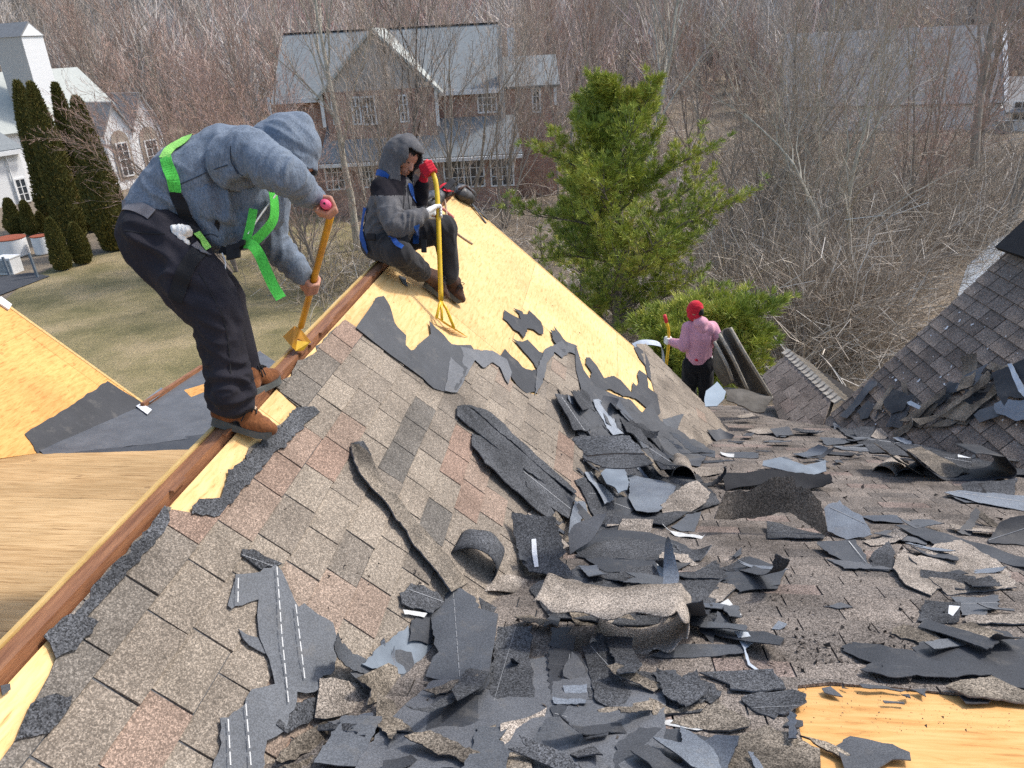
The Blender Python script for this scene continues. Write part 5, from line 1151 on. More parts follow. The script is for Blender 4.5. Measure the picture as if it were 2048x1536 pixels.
boot(m2, ME.hit(886, 578, .035), ME.hit(921, 606, .03), unit(CU*.85+CR*.4-CF*.3), J(899, 556, 5.98), SUEDED, tongue=False)
for nm, H_, mt, wr, b_ in (('glove', gA, WHITEC, wrA, elA), ('glove', gB, REDC, wrB, elB)):
    caps = [(c[0], c[1], c[2]+.0012, c[3]+.0012) for c in H_]; d = unit(b_-wr); caps += [(wr, wr+d*.035, .031, .036)]
    o = obj(nm, blob(nm, caps, .0034, 3), mt, m2); o['label'] = 'white cotton work glove' if mt is WHITEC else 'red rubber-coated work glove'
strap('harness_strap', [(752, 346), (765, 347), (778, 356)], .045, BLUEW, m2, [FB2, bvh(hood2)], .010)
strap('harness_strap', [(818, 368), (822, 385), (827, 402)], .045, BLUEW, m2, [FB2], .010)
strap('harness_strap', [(733, 415), (724, 440), (722, 462), (728, 480)], .05, BLUEW, m2, [FB2, TB2], .012)
strap('leg_strap', [(728, 478), (732, 492), (738, 504)], .05, BLUEW, m2, [TB2, FB2], .012)
strap('harness_strap', [(832, 450), (833, 468), (831, 486)], .045, BLUEW, m2, [TB2, FB2], .012)
strap('leg_strap', [(783, 472), (792, 486), (804, 496)], .035, BLUEW, m2, [TB2, FB2], .012)
for sh in (0, 1, 2, 3):
    mb = MB()
    if sh == 0: mb.box(J(742, 474, 5.45), CR*.03, CU*.022, CF*.02)
    elif sh == 1: mb.box(J(808, 482, 5.42), CR*.03+CU*.01, CU*.03, CF*.02)
    elif sh == 2: mb.box(J(848, 492, 5.62), CR*.018, CU*.045, CF*.02)
    else: mb.tube([J(800, 476, 5.42), J(812, 470, 5.42), J(820, 480, 5.42), J(812, 492, 5.42)], .006, 6)
    mb.build(('buckle', 'buckle', 'tool_loop', 'ring')[sh], BLACK, m2)
mb = MB(); mb.tube([J(808, 372, 5.52), J(808, 400, 5.5), J(806, 425, 5.48)], .004, 5); mb.tube([J(815, 372, 5.52), J(817, 400, 5.5), J(820, 422, 5.48)], .004, 5); mb.build('zip', BLACK, m2)
t2 = empty('roofing_shovel', pole2[-1]); tag(t2, 'bright yellow roof shovel with a red grip held by the man sitting on the ridge', 'shovel')
mb = MB(); mb.tube(interp(pole2[1:], 4), .0185, 12); mb.build('shaft', YELB, t2, True)
mb = MB(); mb.tube([pole2[0]+(pole2[0]-pole2[1])*.3, pole2[0], pole2[1], pole2[1]*.6+pole2[2]*.4], [.019, .022, .022, .021], 12); mb.build('grip', REDR, t2, True)
e_ = pole2[-1]; b0, b1, b2, b3 = ME.hit(871, 633, .05), ME.hit(900, 652, .05), ME.hit(938, 680, .02), ME.hit(905, 662, .02)
mb = MB(); mb.tube([e_, e_*.5+ME.hit(876, 618, .09)*.5, ME.hit(873, 636, .055)], .011, 8); mb.tube([e_, ME.hit(884, 640, .055)], .010, 8); mb.tube([e_, ME.hit(893, 618, .10), ME.hit(908, 656, .055)], .011, 8); mb.build('fork', YELB, t2, True)
mb = MB(); plate(mb, [ME.hit(870, 632, .055), ME.hit(909, 657, .055), ME.hit(926, 668, .03), ME.hit(887, 646, .03)], .006)
for k in range(5):
    f0, f1 = k/5+.02, (k+1)/5-.03; A_, B_ = ME.hit(887, 646, .03), ME.hit(926, 668, .03); dn = ME.hit(938, 676, .008)-ME.hit(926, 668, .03)
    p0, p1 = A_+(B_-A_)*f0, A_+(B_-A_)*f1; plate(mb, [p0, p1, (p0+p1)/2+(p1-p0)*.2+dn, (p0+p1)/2-(p1-p0)*.2+dn], .004)
mb.build('blade', YELB, t2)

# ==== worker in pink, lower roof
P0 = NR.hit(1392, 826); Y0 = P0[1]
def yj(x, y, dy=0.0):
    q = ray(x, y); return CP+q*((Y0+dy-CP[1])/q[1])
m3 = empty('person', P0); tag(m3, 'person in a pink hoodie and red cap seen from behind on the lower roof', 'person')
pole3 = [yj(1329, 630, .25), yj(1333, 645, .25), yj(1337, 660, .25), yj(1337, 690, .25), yj(1331, 740, .25), yj(1325, 800, .25)]
w3, e3, s3 = yj(1343, 683, .2), yj(1368, 692, -.05), yj(1378, 655)
s4, e4, w4 = yj(1422, 655, .05), yj(1436, 676, .0), yj(1432, 690, .2)
hg = hand(yj(1335.5, 680, .25), pole3[4]-pole3[2], w3-yj(1335, 680, .25), w3, 1, g=.004, s=1.05)
hg4 = hand(yj(1437, 693, .3), yj(1450, 700, .3)-yj(1430, 690, .3), w4-yj(1437, 693, .3), w4, 1)
hc3 = yj(1391, 621, .02)
obj('body', blob('body', [(hc3, yj(1388, 626, .05), .088, .08), (yj(1391, 630), yj(1400, 655), .06, .06), (s3, e3, .045, .04), (e3, w3, .038, .028), (s4, e4, .045, .04), (e4, w4, .038, .028), (s3, s4, .06, .06), (yj(1400, 655), yj(1396, 720), .1, .11), (yj(1385, 730), yj(1378, 780, .1), .08, .06), (yj(1378, 780, .1), yj(1388, 820, .15), .05, .04), (yj(1408, 730), yj(1410, 780), .08, .06), (yj(1410, 780), yj(1403, 824), .05, .04), (yj(1381, 628, .06), yj(1380, 631, .08), .018, .014)]+hg+hg4, .008, 3), SKIN, m3)
obj('cap', blob('cap', [(yj(1391, 616, .02), yj(1388, 620, .05), .1, .096), (yj(1386, 630, .02), yj(1390, 638, .02), .075, .05), (yj(1394, 632, -.02), yj(1400, 640, -.02), .05, .04)], .008, 4, [(None, 1, CR, 5, 24, .006)]), REDC, m3)
obj('hair', blob('hair', [(yj(1401, 622, -.03), yj(1402, 626, -.04), .045, .04)], .008, 2), HAIR, m3)
ph = [(yj(1397, 712), yj(1399, 670), .17, .175, CF, .75), (yj(1399, 670), yj(1400, 655), .17, .12, CF, .8), (s3, e3, .085, .072), (e3, w3, .068, .046), (s4, e4, .085, .075), (e4, w4, .07, .048), (yj(1402, 648, -.04), yj(1404, 656, -.06), .10, .075), (yj(1385, 660), s3, .10, .085), (yj(1415, 658), s4, .10, .085)]
pm = blob('hoodie', ph, .010, 6, [(None, 1, CR*.3-CU*.9, 2.5, 9, .012), (e3, .15, CU, 3, 18, .014)]); obj('hoodie', pm, PINKH, m3); PB = bvh(pm)
obj('shirt_tail', blob('shirt_tail', [(yj(1408, 718, -.02), yj(1420, 716, -.0), .05, .045), (yj(1398, 716, -.04), yj(1408, 720, -.04), .045, .05)], .009, 4), WHITEC, m3)
p3 = [(yj(1385, 728), yj(1410, 728), .135, .135), (yj(1383, 735), yj(1378, 778, .08), .12, .098), (yj(1378, 778, .08), yj(1387, 822, .14), .092, .075), (yj(1409, 735), yj(1411, 778), .12, .098), (yj(1411, 778), yj(1404, 826), .092, .075)]
obj('trousers', blob('trousers', p3, .010, 5, [(None, 1, CR*.3-CU*.9, 3, 13, .010)]), TROUS3, m3)
o = obj('glove', blob('glove', [(c[0], c[1], c[2]+.002, c[3]+.002) for c in hg]+[(w3, w3+unit(e3-w3)*.05, .035, .042)], .006, 3), WHITEC, m3); o['label'] = 'white cotton work glove'
obj('pocket_rag', blob('rag', [(yj(1393, 719, -.12), yj(1398, 721, -.12), .03, .025)], .008, 2), REDC, m3)
for x in (1388, 1404): boot(m3, NR.hit(x+2, 829, .02), NR.hit(x-6, 818, .02), (0, .1, 1), yj(x, 822, .05), SUEDED, lace=False, tongue=False)
t3 = empty('roofing_shovel', pole3[-1]); tag(t3, 'yellow roof shovel with a red grip held upright by the worker in pink', 'shovel')
mb = MB(); mb.tube(interp(pole3[1:], 3), .021, 10); mb.build('shaft', YELB, t3, True); mb = MB(); mb.tube([pole3[0], pole3[1]], [.024, .026], 10); mb.build('grip', REDR, t3, True)
mb = MB(); d3 = unit(pole3[-1]-pole3[-2]); plate(mb, [pole3[-1]-CR*.1, pole3[-1]+CR*.1, pole3[-1]+CR*.11+d3*.22, pole3[-1]-CR*.11+d3*.22], .006); mb.build('blade', YELB, t3)
# ------------------------------------------------------------------ torn-off roofing lying about
ZT = {'A': (680, 780, 3.303), 'B': (400, 1080, 2.926), 'C': (1000, 1040, 3.097), 'D': (1400, 980, 2.762), 'E': (1100, 780, 5.12), 'G': (1640, 700, 5.02), 'H': (1100, 760, 2.16), 'I': (1000, 560, 4.452), 'F': (0, 0, 1)}
WTAPE = simple('white_tape', (.74, .75, .76), (.52, .53, .54), 30, .6, .2, 60)
PALEFELT = simple('whitish_backing', (.62, .62, .60), (.42, .42, .41), 25, .7, .3, 80)
GSHADE = granules('shaded_brown_loose', [(.3, (.07, .06, .05)), (.7, (.15, .125, .10))], tint=False, stain=.5, scale=220)  # brown granules darkened: shade on the hump's near side put into the colour
MATS = {'F': (FELT, FELTB), 'U': (FELTB, GDARK), 'L': (FELTL, FELT), 'D': (GDARK, FELTB), 'T': (GTAN, FELTB), 'B': (GMOSS, FELT), 'M': (GMOSS, FELT), 'Z': (METAL, METAL), 'W': (PALEFELT, FELTB), 'A': (ALU, ALU), 'G': (GTAN, FELT), 'K': (GSHADE, FELT), 'X': (BLACK, BLACK)}
def zp(k, pts): x0, y0, s = ZT[k]; return [(x0+x/s, y0+y/s) for x, y in pts]
def tri_grid(poly, step, seed):
    """triangulated outline with inner points"""
    P = [Vector(q) for q in poly]; n = len(P); xs_ = [q.x for q in P]; ys_ = [q.y for q in P]; rnd = random.Random(seed)
    w_, h_ = max(xs_)-min(xs_), max(ys_)-min(ys_); step = max(step, math.sqrt(w_*h_/260.))
    ins = []
    y = min(ys_)+step*.5
    def inside(x, y):
        c = False
        for i in range(n):
            a, b = P[i], P[i-1]
            if (a.y > y) != (b.y > y) and x < (b.x-a.x)*(y-a.y)/(b.y-a.y)+a.x: c = not c
        return c
    def far(x, y): return all((q.x-x)**2+(q.y-y)**2 > (step*.45)**2 for q in P)
    while y < max(ys_):
        x = min(xs_)+step*.5
        while x < max(xs_):
            u, v = x+rnd.uniform(-.2, .2)*step, y+rnd.uniform(-.2, .2)*step
            if inside(u, v) and far(u, v): ins.append(Vector((u, v)))
            x += step
        y += step
    r = geometry.delaunay_2d_cdt(P+ins, [], [list(range(n))], 1, 1e-5)
    return [tuple(v) for v in r[0]], [tuple(f) for f in r[2]]
def sheet(name, px, pl, mats, lift=.01, th=.004, warp=.006, rot=(0, 0), bend=None, rough=.006, step=.06, seed=0, parent=None, floor=None, clear=.004, drape=False):
    """a torn sheet whose outline is given by the pixels it covers when it lies on plane pl; rot tips it, bend rolls an edge up; it is then set down so that its lowest point rests on the plane"""
    px = [tuple(q) for q in px]; cx = sum(q[0] for q in px)/len(px); cy = sum(q[1] for q in px)/len(px)
    c0 = pl.hit(cx, cy, lift); R = Matrix.Rotation(rad(rot[0]), 3, Vector(pl.u)) @ Matrix.Rotation(rad(rot[1]), 3, Vector(pl.v))
    u = np.array(R @ Vector(pl.u)); v = np.array(R @ Vector(pl.v)); n = np.array(R @ Vector(pl.n))
    if max((ray(x, y) @ n)/np.linalg.norm(ray(x, y)) for x, y in px) > -.13:      # would be seen edge-on: lay it flat instead
        u, v, n = pl.u, pl.v, pl.n
    rd = ray(cx, cy); dist = ((c0-CP) @ rd)/(rd @ rd)
    fl = floor or pl
    for it in range(4):
        c = CP+rd*dist
        pts = []
        for x, y in px:
            q = ray(x, y); t = ((c-CP) @ n)/(q @ n); P = CP+q*t-c; pts.append((float(P @ u), float(P @ v)))
        if it == 0 or True:
            poly = roughen(pts, max(.014, step*.42), rough, seed+1) if rough else pts
            if area(poly) < 0: poly = poly[::-1]
        V2, F2 = tri_grid(poly, step, seed)
        A = np.array(V2); sa = math.sin(seed*2.1); ca = math.cos(seed*2.1)
        hgt = np.array([noise.noise(Vector(((a*ca+b*sa)*5+seed*1.7, (b*ca-a*sa)*1.2, seed*.9)))*warp*2.4+abs(noise.noise(Vector(((a*ca-b*sa)*7, (a*sa+b*ca)*2, seed))))*warp*1.5 for a, b in A])
        du = np.zeros((len(A), 2))
        if bend:
            (b0, b1, Rr) = bend; p0 = ray(*b0); p1 = ray(*b1)
            q0 = CP+p0*(((c-CP) @ n)/(p0 @ n))-c; q1 = CP+p1*(((c-CP) @ n)/(p1 @ n))-c
            d0 = np.array([q0 @ u, q0 @ v]); dd = unit(np.array([q1 @ u, q1 @ v])-d0); s = (A-d0) @ dd; m_ = s > 0; R_ = abs(Rr); ang = np.where(m_, s/R_, 0)
            du = np.outer(np.where(m_, R_*np.sin(ang)-s, 0), dd); hgt = hgt+np.where(m_, R_*(1-np.cos(ang)), 0)*np.sign(Rr)
        A2 = A+du; W = c+np.outer(A2[:, 0], u)+np.outer(A2[:, 1], v)+np.outer(hgt, n)
        if drape:
            W2 = []
            for p in W:
                r = p-CP; ts = [((q_.o+q_.n*(clear+th)-CP) @ q_.n)/(r @ q_.n) for q_ in ((ME, NR) if fl is not FE else (FE, FE))]; W2.append(CP+r*min(t for t in ts if t > 0))
            W = np.array(W2)+np.outer(np.maximum(0, hgt-hgt.min())*.8, n); break
        low = ((W-fl.o) @ fl.n).min()-th-clear
        if fl is NR: low = min(low, ((W-ME.o) @ ME.n).min()-th-clear)
        if abs(low) < .002: break
        if low > 0 and lift > .015 and it == 0 and rot == (0, 0): break
        dist -= (-low)/abs(rd @ fl.n)*(1 if low < 0 else -1)*(-1 if False else 1) if low < 0 else -low/abs(rd @ fl.n)
    nn = np.zeros_like(W); 
    for f in F2:
        q = np.cross(W[f[1]]-W[f[0]], W[f[2]]-W[f[0]]); 
        for i in f: nn[i] += q
    nn /= np.maximum(np.linalg.norm(nn, axis=1, keepdims=True), 1e-9)
    if (nn @ n).mean() < 0: nn = -nn; F2 = [f[::-1] for f in F2]
    k = len(W); V = list(W)+list(W-nn*th)+list(W)+list(W-nn*th); ed = {}
    for f in F2:
        for i in range(3): ed[(f[i], f[(i+1) % 3])] = 1
    walls = [(b+2*k, a+2*k, a+3*k, b+3*k) for (a, b) in ed if (b, a) not in ed]
    F = list(F2)+[tuple(i+k for i in f[::-1]) for f in F2]+walls; mi = [0]*len(F2)+[1]*(len(F2)+len(walls))
    used = np.zeros(len(V), int); 
    for f in F:
        for i in f: used[i] = 1
    idx = np.cumsum(used)-1; V = [q for q, t_ in zip(V, used) if t_]; F = [tuple(int(idx[i]) for i in f) for f in F]
    me = mesh(name, V, F, False, mi); sm = np.array([True]*(2*len(F2))+[False]*len(walls)); me.polygons.foreach_set('use_smooth', sm)
    o = obj(name, me, list(mats), parent); return o
PLS = {'M': ME, 'N': NR, 'R': FE}
def dashes(par, px, pl, h, wd=.004, dash=.045, mat=None):
    mb = MB(); P = [pl.hit(x, y, h) for x, y in px]
    for a, b in zip(P, P[1:]):
        L = np.linalg.norm(b-a); k = max(1, int(L/dash)); s = unit(np.cross(b-a, pl.n))*wd/2
        for i in range(k):
            p, q = a+(b-a)*(i+.08)/k, a+(b-a)*(i+.86)/k; mb.add([p-s, p+s, q+s, q-s], [(0, 1, 2, 3)])
    o = mb.build('chalk_dashes', mat or PALEFELT, None); o.parent = par; return o
# ---- underlay still nailed to the plywood (parts of the house)
def zs(s): return [tuple(float(a) for a in q.split(',')) for q in s.split()]
UND = [('F', '905,688 948,700 985,702 1012,718 1024,745 1016,768 1000,735 985,724 966,735 950,720 938,742 925,768 915,784 890,782'), ('F', '1074,742 1088,700 1126,680 1152,690 1160,714 1140,704 1124,716 1110,704 1096,726 1084,768 1070,790'), ('F', '1150,690 1168,740 1190,772 1225,788 1262,800 1284,826 1300,806 1292,850 1272,850 1262,872 1240,846 1222,858 1200,830 1180,815 1165,790 1152,740'),
 ('F', '1165,745 1195,778 1225,790 1262,800 1284,828 1302,805 1325,850 1315,885 1262,860 1200,832'),
 ('F', '712,655 752,598 768,592 780,612 790,645 815,672 812,690 822,700 835,690 862,668 858,642 872,655 905,690 940,690 950,703 925,765 915,782 888,784 868,776 846,756 788,714'),
 ('I', '40,270 90,300 130,330 185,350 165,300 120,250 200,280 215,310 255,300 260,270 310,310 365,370 385,430 390,490 350,480 300,440 250,430 230,480 210,520 170,465 120,440 70,370 30,340'),
 ('I', '110,520 150,545 200,550 240,535 350,640 400,660 330,800 300,740 250,680 170,590'), ('I', '0,680 45,610 110,680 160,720 200,770 290,810 350,780 340,990 240,1010 200,980 150,930 100,860 0,790'),
 ('I', '450,440 490,460 480,410 540,480 560,520 600,560 575,650 520,600 470,520'),
 ('I', '765,690 800,690 860,760 930,880 1010,850 1080,890 1140,960 1170,1000 1180,910 1215,945 1235,910 1225,850 1240,800 1310,850 1320,960 1400,1020 1430,1180 1400,1200 1350,1150 1280,1120 1200,1050 1100,1030 1000,980 900,980 800,930 720,850 790,900 820,830 765,740'),
 ('I', '1195,600 1220,590 1290,640 1325,720 1350,900 1310,850 1290,760 1240,700'), ('F', '797,550 812,556 815,575 806,566'), ('F', '2,1372 20,1366 22,1378 8,1390')]
for i, (k, s) in enumerate(UND):
    o = sheet('underlay_felt', zp(k, zs(s)), ME, (FELT, FELT), .013, .002, .0022, rough=.007, step=.09, seed=300+i, parent=house, clear=.019 if i in (0, 1, 2, 3, 4, 8) else .012)
# felt on the saddle and the foot of the plywood wing
for i, (pl, s) in enumerate(((SAD, '72,863 285,812 404,736 520,702 560,730 440,868 300,888 92,912 52,884'), (OW, '50,868 130,818 215,762 282,804 296,822 290,842 200,872 95,908 76,908'), (SAD, '84,912 240,894 420,866 405,900 240,905 100,914'))):
    sheet('underlay_felt', zs(s), pl, (FELT, FELT), .012, .002, .004, rough=.006, step=.12, seed=320+i, parent=house, clear=.004+.004*(i == 2))
sheet('plywood_patch', zs('368,780 420,765 408,784 382,794'), SAD, (PLYO, PLYO), .016, .002, .001, rough=.003, seed=330, parent=house, clear=.014)
mb = MB(); a, b_ = SAD.hit(285, 812, .03), SAD.hit(404, 735, .03); mb.bar(a, b_, .05, .07, SAD.n); mb.build('eave_board', BEAM, house)
tag(sheet('white_label', zs('272,812 282,805 304,819 295,829'), SAD, (WTAPE, WTAPE), .03, .002, .001, rough=.001, seed=331), 'small white paper strip lying in the notch of the felted valley at left', 'paper strip')
tag(sheet('flashing_scrap', zs('290,800 322,775 332,782 300,806'), SAD, (METAL, BLACK), .04, .003, .004, rough=.003, seed=332), 'grey metal scrap with black ends on the felted saddle edge left of the stooping man', 'metal scrap')

# ---- traced pieces: (look, plane, zoom, outline, lift, tip, bend, name, label)
PC = [
('M','M','A','80,345 150,340 205,430 260,560 440,780 640,1020 850,1270 730,1340 690,1290 500,1020 300,740 120,530 90,440',.05,(5,-9),None,'ridge_strip','long mossy tan ridge strip slanting down the middle of the lit roof slope'),
('D','M','A','78,345 150,338 205,430 190,500 120,520 88,440',.09,(5,-9),None,'torn_shingle','dark square shingle end capping the top of the long mossy ridge strip'),
('D','M','A','870,285 960,310 1200,510 1230,640 1400,800 1480,880 1450,890 1300,800 1080,590 960,490 880,370',.04,(0,-5),None,'torn_shingle','lowest ragged strip of the bundle of long dark strips on the lit slope'),
('D','M','A','1200,515 1330,600 1545,770 1500,860 1380,760 1230,640',.055,(0,-4),None,'torn_shingle','short dark strip wedged at the foot of the bundle of long dark strips'),
('D','M','A','770,110 820,105 1180,380 1560,690 1545,760 1200,500 900,280 770,170',.075,(0,-4),None,'torn_shingle','straight middle strip of the bundle of long dark strips on the lit slope'),
('D','M','A','835,105 960,130 1090,230 1130,290 1370,490 1560,680 1540,700 1180,380',.09,(0,-4),None,'torn_shingle','uppermost ragged strip of the bundle of long dark strips'),
('D','N','A','1130,960 1420,950 1500,1090 1440,1120 1550,1210 1530,1235 1250,1190 1180,1120',.05,(12,0),((1300,1100),(1180,960),.5),'torn_shingle','upturned charcoal shingle with one white label strip, in the valley'),
('F','N','A','1510,960 1545,900 1680,830 1765,800 1700,930 1660,1000 1520,1090',.10,(38,-10),None,'felt_sheet','dark fan-shaped sheet standing on edge above the white-labelled shingle'),
('L','M','A','1545,730 1620,740 1630,830 1560,890 1510,960 1520,850',.10,(0,-8),None,'felt_sheet','pale grey tongue standing up beside the dark fan-shaped sheet'),
('D','M','A','910,1380 1050,1440 1200,1450 1320,1400 1300,1519 950,1519',.03,(0,-6),((1080,1225),(1140,1205),.35),'torn_shingle','charcoal shingle with a curled right corner under the tan patch in the valley'),
('U','M','B','165,380 215,210 345,180 440,145 480,180 555,350 570,380 610,370 690,440 770,490 800,560 815,640 780,750 700,830 660,900 560,900 540,1000 480,1120 390,1180 370,1400 90,1400 120,1060 160,1040 270,930 300,880 430,850 400,700 350,570 340,440 345,345 280,360 190,400',.014,(0,0),None,'felt_sheet','large slate-grey bared sheet with white dashed lines low on the lit slope'),
('U','M','B','225,520 280,555 340,570 385,640 380,670 310,640 255,580',.02,(0,-6),None,'felt_sheet','small pointed flap torn out left of the dashed slate-grey sheet'),
('D','M','B','250,70 310,60 470,150 350,175 250,95',.02,(4,0),None,'torn_shingle','dark ragged shingle tab at the top tip of the dashed slate-grey sheet'),
('D','M','B','445,1080 555,970 640,925 685,930 660,1060 510,1130',.03,(0,-5),None,'torn_shingle','dark square tab lying across the dashed slate-grey sheet'),
('T','M','B','700,830 760,810 1060,860 1040,1000 830,1030 720,1060 670,1040',.03,(2,-3),None,'torn_shingle','speckled tan shingle piece right of the dark square tab near the bottom edge'),
('B','M','B','1060,870 1310,880 1270,1130 1040,1080 1080,960',.045,(3,-5),None,'torn_shingle','dark brown weathered square piece right of the speckled tan shingle piece'),
('M','M','B','430,1300 560,1160 700,1080 800,1010 950,1020 1050,1080 1200,1110 1220,1170 900,1220 620,1260',.05,(3,-4),None,'torn_shingle','rust-stained shingle lying over the speckled tan piece at the bottom edge'),
('B','M','B','430,1380 640,1270 1100,1210 1240,1200 1250,1240 1150,1380',.04,(3,-4),None,'torn_shingle','stained shingle cut off by the bottom edge below the rust-stained one'),
('Z','M','B','940,735 1100,590 1220,505 1225,590 1365,600 1360,640 1260,720 1200,780 1000,760',.05,(2,-6),None,'metal_flashing','blue-grey sheet metal flashing with a nail hole, left of the big slate sheet'),
('U','N','B','1395,870 1480,900 1590,935 1630,930 1620,1160 1540,1280 1430,1270 1310,1150 1350,1010',.05,(3,3),None,'felt_sheet','slate sheet sticking out under the big slate sheet at bottom centre'),
('D','N','B','1745,530 1945,525 1945,680 1960,800 1950,940 1870,1000 1680,1050 1620,1050 1690,800',.07,(4,0),None,'torn_shingle','upright rectangular dark slab tucked under the right side of the big slate sheet'),
('L','N','B','1750,920 1780,860 1880,820 1890,930 1830,990 1760,970',.10,(4,0),None,'felt_sheet','small pale grey chip lying on the upright rectangular dark slab'),
('U','N','B','1360,430 1440,365 1470,270 1540,290 1600,330 1625,400 1745,430 1730,560 1690,800 1665,890 1590,930 1480,890 1390,820 1320,800 1375,660 1370,590',.13,(8,-4),None,'felt_sheet','big smooth slate-grey sheet with ragged edges at bottom centre of the pile'),
('U','M','B','1230,460 1360,430 1365,600 1225,600',.09,(0,-7),None,'felt_sheet','small slate square lapped under the left edge of the big slate sheet'),
('D','M','B','1170,310 1230,265 1380,310 1430,380 1350,430 1210,390 1180,370',.03,(0,-6),None,'torn_shingle','dark fan of shingle at the bottom end of the long mossy ridge strip'),
('W','M','B','1190,405 1330,430 1310,452 1200,432',.03,(0,0),None,'backing_strip','white sliver just below the dark fan of shingle'),
('B','N','B','1270,1380 1400,1230 1500,1280 1960,1240 1930,1380',.02,(0,0),None,'torn_shingle','brown stained shingle at the bottom edge below the protruding slate sheet'),
('B','N','B','1620,1140 1720,1100 1730,1170 1650,1210',.08,(6,8),None,'torn_shingle','small rusty curled scrap between slate sheets near the bottom centre'),
('U','N','C','310,795 440,810 510,830 530,950 420,1100 310,1130',.06,(4,0),None,'torn_shingle','narrow slate piece left of the crumpled black flap at bottom centre'),
('D','N','C','540,1000 700,1060 860,1010 880,1140 540,1130',.05,(2,0),None,'torn_shingle','wide dark strip under the crumpled black flap and pointed slab'),
('D','N','C','510,780 600,700 760,750 800,880 770,990 740,1050 640,1020 560,960',.10,(8,0),None,'torn_shingle','dark pointed slab right of the crumpled black flap'),
('F','N','C','430,830 460,805 530,920 530,990 440,1000 390,960',.12,(30,12),None,'felt_sheet','crumpled black flap standing up in the bottom centre pile'),
('L','N','C','390,1030 540,1010 540,1150 470,1130',.09,(5,0),None,'felt_sheet','pale triangular scrap just below the crumpled black flap'),
('M','N','C','600,1160 660,1150 920,1150 935,1280 610,1320',.06,(3,0),None,'torn_shingle','brown-edged dark plank-like piece with a pale blob, bottom centre'),
('U','N','C','310,1180 420,1130 600,1160 610,1320 540,1310 330,1250',.05,(3,0),None,'felt_sheet','slate piece left of the brown-edged plank-like piece'),
('U','N','C','150,1400 310,1230 500,1280 640,1450 690,1560 180,1560',.06,(5,4),None,'felt_sheet','crumpled blue-black sheet at the bottom edge left of the blue felt pool'),
('L','N','C','200,1480 280,1380 340,1480 400,1500 330,1560 190,1560',.10,(10,6),None,'felt_sheet','torn pale tip on top of the crumpled blue-black sheet'),
('T','N','C','0,1280 120,1240 290,1170 270,1260 160,1330 130,1420 0,1440',.05,(6,8),None,'torn_shingle','rolled speckled shingle edge left of the crumpled blue-black sheet'),
('U','N','C','700,1400 860,1300 1100,1290 1330,1330 1300,1400 1150,1560 720,1560',.012,(0,0),None,'felt_sheet','smooth blue-black felt lying flat at the bottom edge'),
('D','N','C','1230,950 1690,950 1770,1040 1560,1060 1440,1050 1380,1000',.02,(0,0),None,'torn_shingle','long flat charcoal course left of the plywood edge'),
('U','N','C','940,950 1080,940 1140,1000 1170,1070 1040,1080 960,1000',.04,(3,0),None,'torn_shingle','slate scrap over the small blue metal strip'),
('Z','N','C','1005,1030 1130,1030 1120,1070 1020,1070',.045,(3,0),None,'metal_strip','small blue metal strip peeping out between dark scraps'),
('D','N','C','1130,980 1300,1010 1380,1080 1310,1150 1200,1100 1170,1060',.07,(6,-6),None,'torn_shingle','folded dark scrap right of the small blue metal strip'),
('B','N','C','1000,1230 1230,1190 1340,1120 1560,1260 1540,1290 1420,1310 1270,1290',.05,(6,0),None,'torn_shingle','brown shingle slab propped up over the white fin, left of the plywood'),
('B','N','C','920,1130 1050,1180 1280,1140 1240,1170 950,1230',.04,(3,0),None,'torn_shingle','thin brown shingle edge left above the white fin'),
('W','N','C','950,1240 1050,1225 1230,1240 1270,1290 1220,1300 1050,1260',.055,(6,0),None,'backing_strip','white pointed fin sticking out under the propped brown slab'),
('M','N','C','1150,1430 1430,1340 1660,1250 1982,1420 1982,1560 1250,1560',.02,(0,0),None,'torn_shingle','large rust-stained shingle sheet at the bottom edge beside the plywood'),
('D','N','C','1490,1100 1560,1060 1800,1050 1900,1100 1850,1170 1700,1240 1560,1170',.05,(5,0),None,'torn_shingle','black hexagon-like slab overlapping the left corner of the plywood'),
('F','N','C','1750,1270 1800,1230 1860,1240 1880,1270 1840,1285',.015,(0,0),None,'felt_scrap','little black chip on the plywood below the black hexagon-like slab'),
('D','N','C','460,220 600,140 800,120 1080,170 1320,210 1240,250 1000,250 740,240 600,250',.03,(2,0),None,'felt_sheet','long dark ragged sheet lying across the valley above the white paper slip'),
('U','N','C','215,480 340,380 470,350 560,370 640,430 630,500 580,530 430,500',.03,(3,0),None,'felt_sheet','grey-blue ragged sheet below the white-labelled shingle'),
('F','N','C','570,250 780,190 850,250 860,290 780,300 650,260',.06,(4,0),None,'felt_sheet','dark blue scrap on the left end of the long dark ragged sheet'),
('D','N','C','600,375 780,310 960,280 980,370 890,440 770,450',.05,(5,0),None,'torn_shingle','dark speckled leaf-shaped piece left of the white paper slip'),
('D','N','C','1100,430 1200,330 1340,250 1410,350 1300,450 1260,450 1180,420',.05,(5,-3),None,'torn_shingle','dark speckled ragged piece right of the white paper slip'),
('D','N','C','860,480 950,380 1020,420 1000,470 900,500',.05,(6,4),None,'torn_shingle','small dark piece under the foot of the white paper slip'),
('W','N','C','970,275 1015,280 1025,420 1000,420',.075,(8,0),None,'paper_slip','upright white paper slip in the middle of the valley debris'),
('T','N','C','980,250 1000,210 1160,220 1230,280 1190,290 1100,250',.07,(10,4),None,'torn_shingle','bent pale double shingle just above the white paper slip'),
('T','N','C','1290,480 1360,380 1440,400 1460,420 1380,500 1320,515',.025,(3,0),None,'torn_shingle','tan torn tab right of the dark ragged piece'),
('W','N','C','1360,530 1410,500 1500,590 1460,605',.02,(0,0),None,'backing_strip','whitish torn tab lying on the shingles right of the scroll'),
